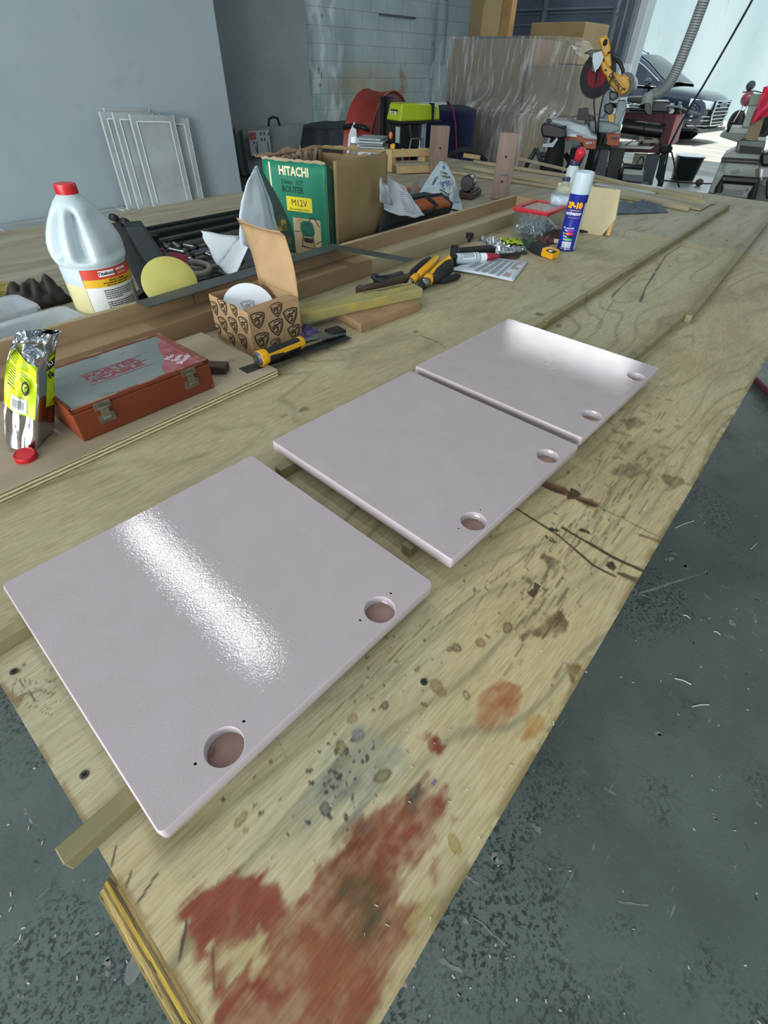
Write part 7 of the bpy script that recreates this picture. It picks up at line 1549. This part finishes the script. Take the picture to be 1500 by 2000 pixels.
plt([(1414,358),(1470,362),(1466,388),(1408,380)],Dj-.22,.2,'front_box',m_jt,.004); plt([(1410,369),(1452,372),(1450,382),(1408,378)],Dj-.225,.01,'box_window',mat('window_olive','#5a6156',.4),.001); B().cyl(V_(1458,372,Dj-.235),V_(1458,372,Dj-.21),.010,n=10).build('knob',m_blk2,t)
plt([(1484,300),(1500,296),(1520,300),(1516,328),(1484,326)],Dj-.10,.2,'motor',m_blk2,.02); plt([(1482,326),(1514,322),(1510,348),(1482,348)],Dj-.05,.2,'belt_guard',mat('guard_grey','#8d9490',.4),.01); plt([(1486,330),(1491,330),(1488,347),(1484,347)],Dj-.055,.02,'shiny_edge',mat('shiny_edge','#dfe6e8',.3),.002)
plt([(1476,330),(1484,330),(1482,392),(1474,390)],Dj-.02,.2,'side_post',mat('brown_post','#6b5a4c',.6),.003); plt([(1488,350),(1520,346),(1520,400),(1484,396)],Dj-.0,.3,'side_cabinet',mat('side_grey','#8b8579',.5),.01); plt([(1496,352),(1520,350),(1520,392),(1495,388)],Dj-.12,.06,'black_pedal',m_blk2,.01)
q=V_(1440,380,Dj+.2); B().box((q.x,q.y,(q.z+.12)/2),(.40,.36,q.z+.12),(0,0,.35)).build('base_cabinet',m_jt,t,bevel=.006)
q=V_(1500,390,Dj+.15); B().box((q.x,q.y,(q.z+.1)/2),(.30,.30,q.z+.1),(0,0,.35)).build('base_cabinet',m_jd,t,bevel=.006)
# red cloth
t=T('red_cloth','bright pinkish-red cloth draped over the jointer fence at the right edge','cloth',(0,0,0))
m_rc=mat('pinkish_red_cloth','#e03a58',.75,col2='#cf3350',scale=5)
Cq=[[(1492,170),(1510,166),(1530,168)],[(1488,186),(1505,184),(1530,186)],[(1480,205),(1500,204),(1530,204)],[(1472,222),(1490,216),(1520,212)],[(1464,244),(1472,238),(1490,230)]]
def rc(u,v):
    k=min(int(v*4),3); f=v*4-k; rows=[Cq[k],Cq[k+1]]; a=[[rows[j][i][c] for i in range(3)] for j in (0,1) for c in (0,1)]
    def qd(L_): return L_[0]*(1-u)**2+2*L_[1]*u*(1-u)+L_[2]*u*u
    px=qd(a[0])*(1-f)+qd(a[2])*f; py=qd(a[1])*(1-f)+qd(a[3])*f
    return tuple(PD(px,py,Dj-.16+.05*math.sin(u*7+v*3)+.02*fold((u*4,v*6,0),1,4)))
B().grid(rc,18,26).build('cloth_fold',m_rc,t,True,solid=.004)
# =================== CAR IN THE YARD ===================
m_car=mat('dark_blue_grey_car','#1a2431',.10,.2,coat=1.0); m_glass=mat('car_glass','#101a26',.03,0,spec=1.0); m_chr=mat('car_chrome','#c9d2da',.12,1.0); m_tyre=mat('tyre','#15171a',.8); m_lampc=mat('headlamp_glass','#c4d2dc',.08,.3,coat=1)
rhh=Vector((RT.x,RT.y,0)).normalized(); 
fc_=PD(1390,246,17.6); vdir=Vector((fc_.x,fc_.y,0)).normalized(); perp=Vector((vdir.y,-vdir.x,0)); yaw=math.radians(20); fwd=(perp*math.cos(yaw)-vdir*math.sin(yaw)).normalized()
t=T('parked_car','dark blue-grey SUV with chrome grille parked in the bright yard','car',(fc_.x,fc_.y,FLOOR-.03),0,rot=(0,0,math.atan2(fwd.y,fwd.x)))
# stations: x, halfwidth, zlow, zside(top of body side), zcentre
ST=[(.02,.55,.34,.62,.66),(-.03,.78,.28,.80,.86),(-.14,.90,.24,.92,.99),(-.35,.955,.22,.98,1.05),(-.8,.975,.22,1.02,1.09),(-1.35,.98,.24,1.06,1.14),(-1.6,.98,.24,1.08,1.16),(-2.4,.985,.24,1.09,1.16),(-3.3,.985,.24,1.11,1.18),(-4.2,.975,.26,1.13,1.2),(-4.8,.93,.32,1.12,1.18),(-5.05,.80,.42,1.0,1.1)]
SEC=[(-1,.0),(-1.0,.35),(-.985,.8),(-.94,1.0),(-.6,1.15),(0,1.25),(.6,1.15),(.94,1.0),(.985,.8),(1.0,.35),(1,0)]
b=B(); vs=[];
for x,hw,zl,zs_,zc_ in ST:
    for s_,k in SEC: vs.append((x,hw*s_,(zl+(zs_-zl)*k) if k<=1 else zs_+(zc_-zs_)*(k-1)/.25))
ns=len(SEC); fs=[(i*ns+j,i*ns+j+1,(i+1)*ns+j+1,(i+1)*ns+j) for i in range(len(ST)-1) for j in range(ns-1)]+[(i*ns,(i+1)*ns,(i+1)*ns+ns-1,i*ns+ns-1) for i in range(len(ST)-1)]+[tuple(range(ns)),tuple(range((len(ST)-1)*ns,len(ST)*ns))[::-1]]
b.add(vs,fs); b.build('car_body',m_car,t,True,sub=1)
# greenhouse
GX=.32
GR=[(-1.45,.84,1.13,.80),(-1.75,.80,1.28,.72),(-2.15,.745,1.50,.66),(-2.45,.715,1.63,.63),(-2.9,.70,1.69,.62),(-3.7,.70,1.69,.62),(-4.3,.71,1.64,.62),(-4.65,.74,1.50,.64),(-4.95,.80,1.16,.75)]
GR=[(a_+GX*(1 if a_>-3 else max(0,(a_+4.95)/1.95)),b_,c_,d_) for a_,b_,c_,d_ in GR]
b=B(); vs=[]
for x,hw,z,hr in GR: vs+=[(x,-.90 if z>1.14 else -.86,1.07),(x,-hw,z-.04),(x,-hr,z),(x,0,z+.025),(x,hr,z),(x,hw,z-.04),(x,.90 if z>1.14 else .86,1.07)]
fs=[(i*7+j,i*7+j+1,(i+1)*7+j+1,(i+1)*7+j) for i in range(len(GR)-1) for j in range(6)]
b.add(vs,fs); b.build('cabin',m_car,t,True)
def sidewin(xs0,xs1,nm,s):
    def side(x,f):
        for (a,hw,z,hr),(a2,hw2,z2,hr2) in zip(GR[:-1],GR[1:]):
            if a>=x>=a2: k=(a-x)/(a-a2); hw_=hw+(hw2-hw)*k; z_=z+(z2-z)*k-.04; break
        y=.90+(hw_-.90)*f; zz=1.07+(z_-1.07)*f; return (x,s*(y+.006),zz)
    B().grid(lambda u,v: side(xs0+(xs1-xs0)*u,.07+.80*v),12,4).build(nm,m_glass,t,True)
    pts=[side(xs0+(xs1-xs0)*u,.93) for u in np.linspace(0,1,14)]; B().tube(pts,.014,6).build('chrome_trim',m_chr,t,True); B().tube([side(xs0+(xs1-xs0)*u,.03) for u in np.linspace(0,1,8)],.012,6).build('chrome_trim',m_chr,t,True)
for s in (-1,1):
    sidewin(-1.32,-2.75,'side_window',s); sidewin(-2.82,-3.75,'side_window',s); sidewin(-3.85,-4.7,'side_window',s)
def ws(u,v):
    k=v*3; i=min(int(k),2); f=k-i; a,c=GR[i],GR[i+1]; x=a[0]+(c[0]-a[0])*f; hr=(a[3]+(c[3]-a[3])*f)*.93; z=a[2]+(c[2]-a[2])*f; y=-hr+2*hr*u; return (x+.012,y,z+.012+.022*(1-(2*u-1)**2))
B().grid(ws,10,9).build('windscreen',m_glass,t,True)
for s in (-1,1):
    B().tube([(-2.5,s*.62,1.69),(-2.7,s*.63,1.75),(-3.5,s*.63,1.765),(-4.2,s*.63,1.71)],.018,6).build('roof_rail',m_chr,t,True)
    B().sph((-1.5,s*1.06,1.15),(.09,.13,.085),14,8).build('door_mirror',m_car,t,True); B().box((-1.5,s*.96,1.08),(.06,.14,.03)).build('mirror_arm',m_black,t)
    for xw in (-.98,-3.95):
        b=B(); M=Matrix.Translation((xw,s*.985,.375))@Matrix.Rotation(-s*PI/2,4,'X'); b.lathe([(.18,-.22),(.36,-.22),(.375,-.19),(.375,-.03),(.36,.0),(.275,.004),(.26,-.02)],32,M); b.build('tyre',m_tyre,t,35)
        w=B(); w.lathe([(.262,-.01),(.25,-.05),(.06,-.06),(.0001,-.06)],28,M); 
        wo=w.build('wheel',m_dsteel,t,35)
        for k in range(10): a=2*PI*k/10; B().beam(tuple(M@Vector((.04*math.cos(a),.04*math.sin(a),-.02))),tuple(M@Vector((.255*math.cos(a),.255*math.sin(a),-.005))),.035,.02,up=(0,1,0)).build('spoke',m_chr,wo)
        B().lathe([(.40,-.03),(.43,.004),(.40,.008)],32,M).build('wheel_arch',m_black,t,True)
    # lamps and lower intakes
    b=B(); b.grid(lambda u,v: (.035-.40*u**1.3, s*(.50+.41*u**.7+.02), .70+.05*u+.15*v),10,3); b.build('headlamp',m_lampc,t,True,solid=.02)
    for k in range(4): B().box((.01-.06*k-.02*k*k,s*(.60+.085*k),.80),(.03,.05,.06)).build('lamp_lens',m_chr,t,bevel=.01)
    b=B(); b.grid(lambda u,v:(.04-.34*u**1.4,s*(.48+.44*u**.75),.36+.22*v),8,2); b.build('side_intake',m_black,t,True,solid=.02)
    for zz in (.40,.50,.575): B().tube([(.07-.32*u**1.4,s*(.48+.44*u**.75+.01),zz) for u in np.linspace(0,1,8)],.013,6).build('chrome_blade',m_chr,t,True)
    B().box((-.52,s*.985,.60),(.10,.02,.05)).build('orange_marker',mat('amber_%d'%(s+1),'#e08a1c',.3),t,bevel=.005)
    B().box((-2.95,s*.995,.88),(.20,.03,.03)).build('door_handle',m_chr,t,bevel=.005); 
    for xd in (-1.55,-2.98,-3.75): B().box((xd,s*.988,.68),(.012,.012,.72)).build('door_gap',m_dark,t)
B().bb(.0,.055,-.44,.44,.42,.86).build('grille_back',m_black,t,bevel=.02)
b=[(-.46,.62),(-.42,.86),(.42,.86),(.46,.62),(.34,.40),(-.34,.40),(-.46,.62)]; B().tube([(.075,y,z) for y,z in b],.024,8).build('grille_frame',m_chr,t,True)
for k in range(6): B().bb(.06,.085,-.42+.02*max(0,2-k),.42-.02*max(0,2-k),.445+.07*k,.465+.07*k).build('grille_bar',m_chr,t,bevel=.004)
for k in range(4): B().tube([(.095,-.135+.09*k+.052*math.cos(a),.79+.052*math.sin(a)) for a in np.linspace(0,2*PI,20)],.007,6).build('badge_ring',m_chr,t,True)
B().bb(.0,.07,-.8,.8,.26,.34).build('front_lip',mat('lip_grey','#454c50',.5),t,bevel=.02)
# second dark vehicle at the far wall
p=P(1468,252,FLOOR); D2=21.; p=PD(1466,240,D2)
t=T('parked_motorcycle','dark motorcycle with red bodywork parked far off by the yard wall','motorcycle',(p.x,p.y,FLOOR-.03),.9); t.scale=(.86,.86,.86)
for x in (-.72,.72): 
    B().lathe([(.22,-.07),(.31,-.07),(.33,0),(.31,.07),(.22,.07),(.22,-.07)],28,Matrix.Translation((x,0,.33))@Matrix.Rotation(PI/2,4,'X')).build('wheel',m_tyre,t,True); B().lathe([(.05,-.05),(.05,.05)],12,Matrix.Translation((x,0,.33))@Matrix.Rotation(PI/2,4,'X')).build('hub',m_chr,t,True)
B().sph((.1,0,.86),(.34,.17,.17),18,10).build('fuel_tank',m_black,t,True); B().sph((-.45,0,.86),(.38,.15,.10),16,8).build('seat',m_black,t,True); B().sph((.0,0,.48),(.33,.18,.22),14,8).build('engine',m_dsteel,t,True)
B().sph((.62,0,.95),(.20,.20,.20),14,8).build('front_fairing',mat('dull_red_fairing','#6a3038',.4),t,True); B().sph((.72,0,1.28),(.10,.16,.14),14,8).build('windshield',m_glass,t,True)
B().tube([(.52,-.36,1.12),(.45,0,1.16),(.52,.36,1.12)],.018,8).build('handlebar',m_black,t,True); 
for s in (-.08,.08): B().cyl((.72,s,.33),(.50,s,1.05),.025,n=10).build('fork',m_chr,t,True)
B().tube([(.1,-.16,.35),(-.4,-.2,.34),(-.9,-.22,.48)],[.03,.045,.06],10).build('exhaust',m_chr,t,True); B().beam((-.72,0,.33),(0,0,.5),.06,.08).build('swing_arm',m_black,t)
# hose on the floor, right edge
pts=[P(1470,735,FLOOR+.02),P(1486,752,FLOOR+.02),P(1510,775,FLOOR+.02),P(1560,830,FLOOR+.02)]; a=pts[0]; pts=[a+(a-pts[1])*3]+pts
tag(B().tube(pts,.018,10).build('floor_hose',mat('maroon_hose','#5a2a36',.5),None,True),'maroon hose lying on the floor just past the right bench edge','hose')
